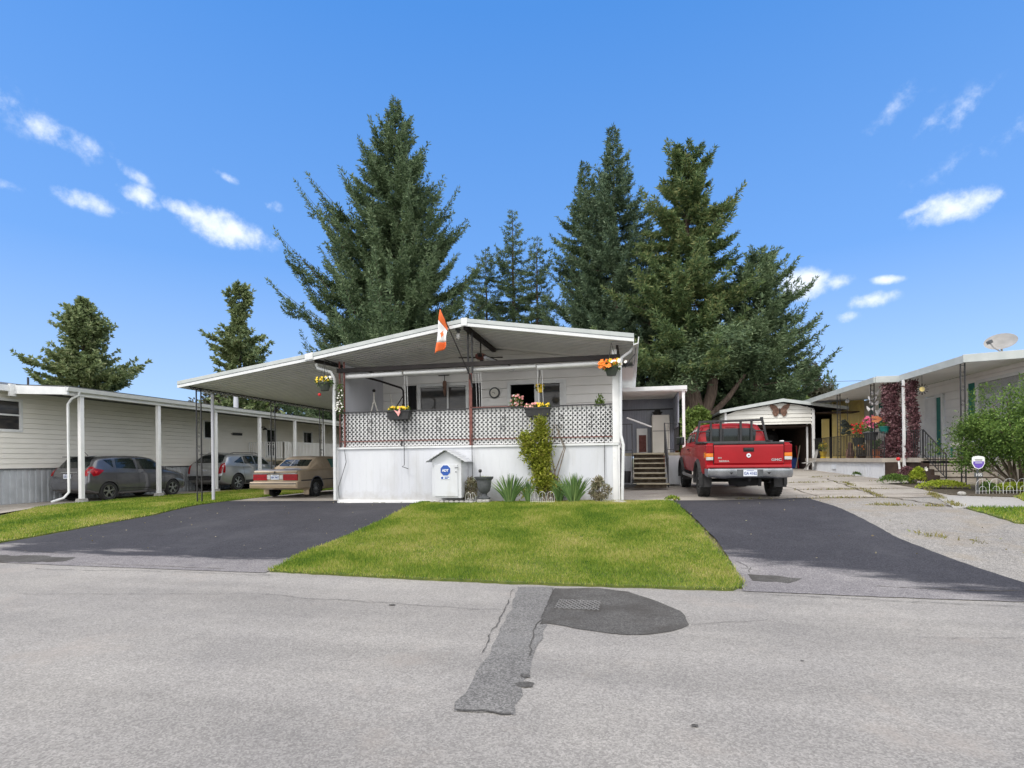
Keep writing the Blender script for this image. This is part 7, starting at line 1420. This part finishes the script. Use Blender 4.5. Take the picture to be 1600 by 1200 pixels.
def mound(name, label, u, v, rx, ry, h, n, m, seed, cat='plant', ls=(.03, .07)):
    rng = np.random.default_rng(seed); x = rng.normal(0, .45, n); y = rng.normal(0, .45, n); k = x * x + y * y < 1; x, y = x[k], y[k]; z = h * np.sqrt(1 - x * x - y * y) * rng.uniform(.5, 1, len(x))
    zt_ = terr(u, v); a = needles(np.stack([u + x * rx, v + y * ry, zt_ + .01 + z], 1), rng.normal(0, .5, (len(x), 3)) + [0, 0, .6], rng.uniform(*ls, len(x)), rng.uniform(*ls, len(x)) * .5, rng, True); o = bladed(name, a, m, loc=(u, v, zt_)); tag(o, label, cat); return o
mound('round_cushion_plant', 'dull green cushion plant at the corner of the white skirting on the right', 8.05, 18.9, .5, .4, .3, 2200, 'bushleaf', 91); mound('lime_shrub', 'bright lime leafy plant in front of the dark brown steps', 8.52, 18.6, .22, .2, .5, 1000, 'lime', 92, ls=(.05, .11)); mound('pink_flowering_plant', 'purple-pink flowering plant at the foot of the white porch post', 8.5, 19.2, .4, .25, .5, 1500, 'purplevine', 93, ls=(.05, .10))
mound('lime_hedge', 'low strip of lime ground cover beside the purple sign', 8.35, 16.9, .65, .3, .22, 3200, 'lime', 94); mound('ground_cover_plant', 'low green plant inside the white arched fence', 9.2, 15.5, .6, .2, .25, 1800, 'lime', 95); mound('ground_cover_plant', 'darker green tuft inside the left end of the arched fence', 8.55, 15.35, .22, .15, .28, 900, 'bushleaf', 96)
g = MB(); flower(g, (8.62, 18.35, 1.2), .07, 6); tag(obj('cream_bloom', g, 'fl_white', recalc=False), 'single cream bloom above the lime leafy plant', 'flower')
mound('weed_tuft', 'two dark weed tufts at the foot of the white skirting on the right', 8.6, 23.3, .18, .1, .16, 260, 'bushleaf', 97); mound('weed_tuft', 'grass tuft at the back right corner of the front lawn', 1.0, 13.75, .2, .12, .10, 300, 'grass', 98, ls=(.04, .08))
# weeds along cracks of the old slabs, grass edge
rng = np.random.default_rng(99); CC = []
for (a, b, k) in (((2.6, 14.25), (6.9, 14.6), 500), ((4.2, 16.8), (8.6, 17.3), 650), ((3.9, 19.6), (8.5, 20.6), 420), ((5.9, 14.5), (7.0, 20.0), 500), ((6.4, 12.4), (7.2, 14.9), 700), ((4.9, 12.9), (6.2, 12.6), 420), ((4.4, 10.3), (5.3, 9.6), 160), ((7.2, 15.0), (8.2, 17.3), 500), ((6.9, 23), (8.6, 23.5), 240)):
    t = rng.uniform(0, 1, k); ph = np.sin(t * 9 + a[0]) * .5 + .5; kk = rng.uniform(0, 1, k) < ph; t = t[kk]; CC.append(np.stack([a[0] + (b[0] - a[0]) * t + rng.normal(0, .05, len(t)), a[1] + (b[1] - a[1]) * t + rng.normal(0, .06, len(t))], 1))
CC = np.concatenate(CC); zz_ = np.array([terr(p[0], p[1]) for p in CC]); o = bladed('weeds', needles(np.stack([CC[:, 0], CC[:, 1], zz_], 1), rng.normal(0, .6, (len(CC), 3)) + [0, 0, .7], rng.uniform(.03, .10, len(CC)), rng.uniform(.012, .03, len(CC)), rng), 'weed', loc=(0, 0, 0)); tag(o, 'dry weeds growing in the cracks of the old concrete behind the pickup', 'weeds', kind='stuff')
ckm = MB()
for (a, b, w_) in (((.2, 14.9), (8.6, 15.6), .03), ((2.5, 14.25), (7.0, 14.6), .05), ((4.0, 16.9), (8.7, 17.3), .045), ((3.6, 19.7), (8.6, 20.6), .04), ((3.0, 24), (8.6, 24.4), .04), ((5.9, 14.5), (7.1, 22), .04), ((4.6, 15), (5.2, 28), .03), ((6.0, 14.6), (6.4, 12.3), .05)):
    n = 40; prev = None
    for i in range(n + 1):
        t = i / n; p = (a[0] + (b[0] - a[0]) * t + .04 * math.sin(t * 31 + a[1]), a[1] + (b[1] - a[1]) * t + .05 * math.sin(t * 23 + a[0])); w2 = w_ * (.6 + .6 * abs(math.sin(t * 17 + a[1])))
        dx, dy = (b[1] - a[1]), -(b[0] - a[0]); L = math.hypot(dx, dy); q0 = (p[0] + dx / L * w2 / 2, p[1] + dy / L * w2 / 2); q1 = (p[0] - dx / L * w2 / 2, p[1] - dy / L * w2 / 2)
        v0 = (q0[0], q0[1], terr(*q0) + .009); v1 = (q1[0], q1[1], terr(*q1) + .009)
        if prev: ckm.add([prev[0], v0, v1, prev[1]], [(0, 1, 2, 3)])
        prev = (v0, v1)
struct(obj('slab_joints', ckm, 'soil'))
# scattered fallen leaves and grit
rng = np.random.default_rng(123); n = 260; x = np.concatenate([rng.uniform(-12, -5, 60), rng.uniform(-4.5, 1, 50), rng.uniform(1.5, 9, 150)]); y = np.concatenate([rng.uniform(8, 14, 60), rng.uniform(7.2, 13, 50), rng.uniform(7.5, 22, 150)])
zz_ = np.array([terr(a, b) for a, b in zip(x, y)]) + .03; o = bladed('fallen_leaves', needles(np.stack([x, y, zz_], 1), rng.normal(0, 1, (n, 3)) * [1, 1, .15], rng.uniform(.02, .05, n), rng.uniform(.015, .03, n), rng, True), 'dryleaf', loc=(0, 0, 0)); tag(o, 'small fallen leaves scattered over the driveways and lawn', 'leaves', kind='stuff')
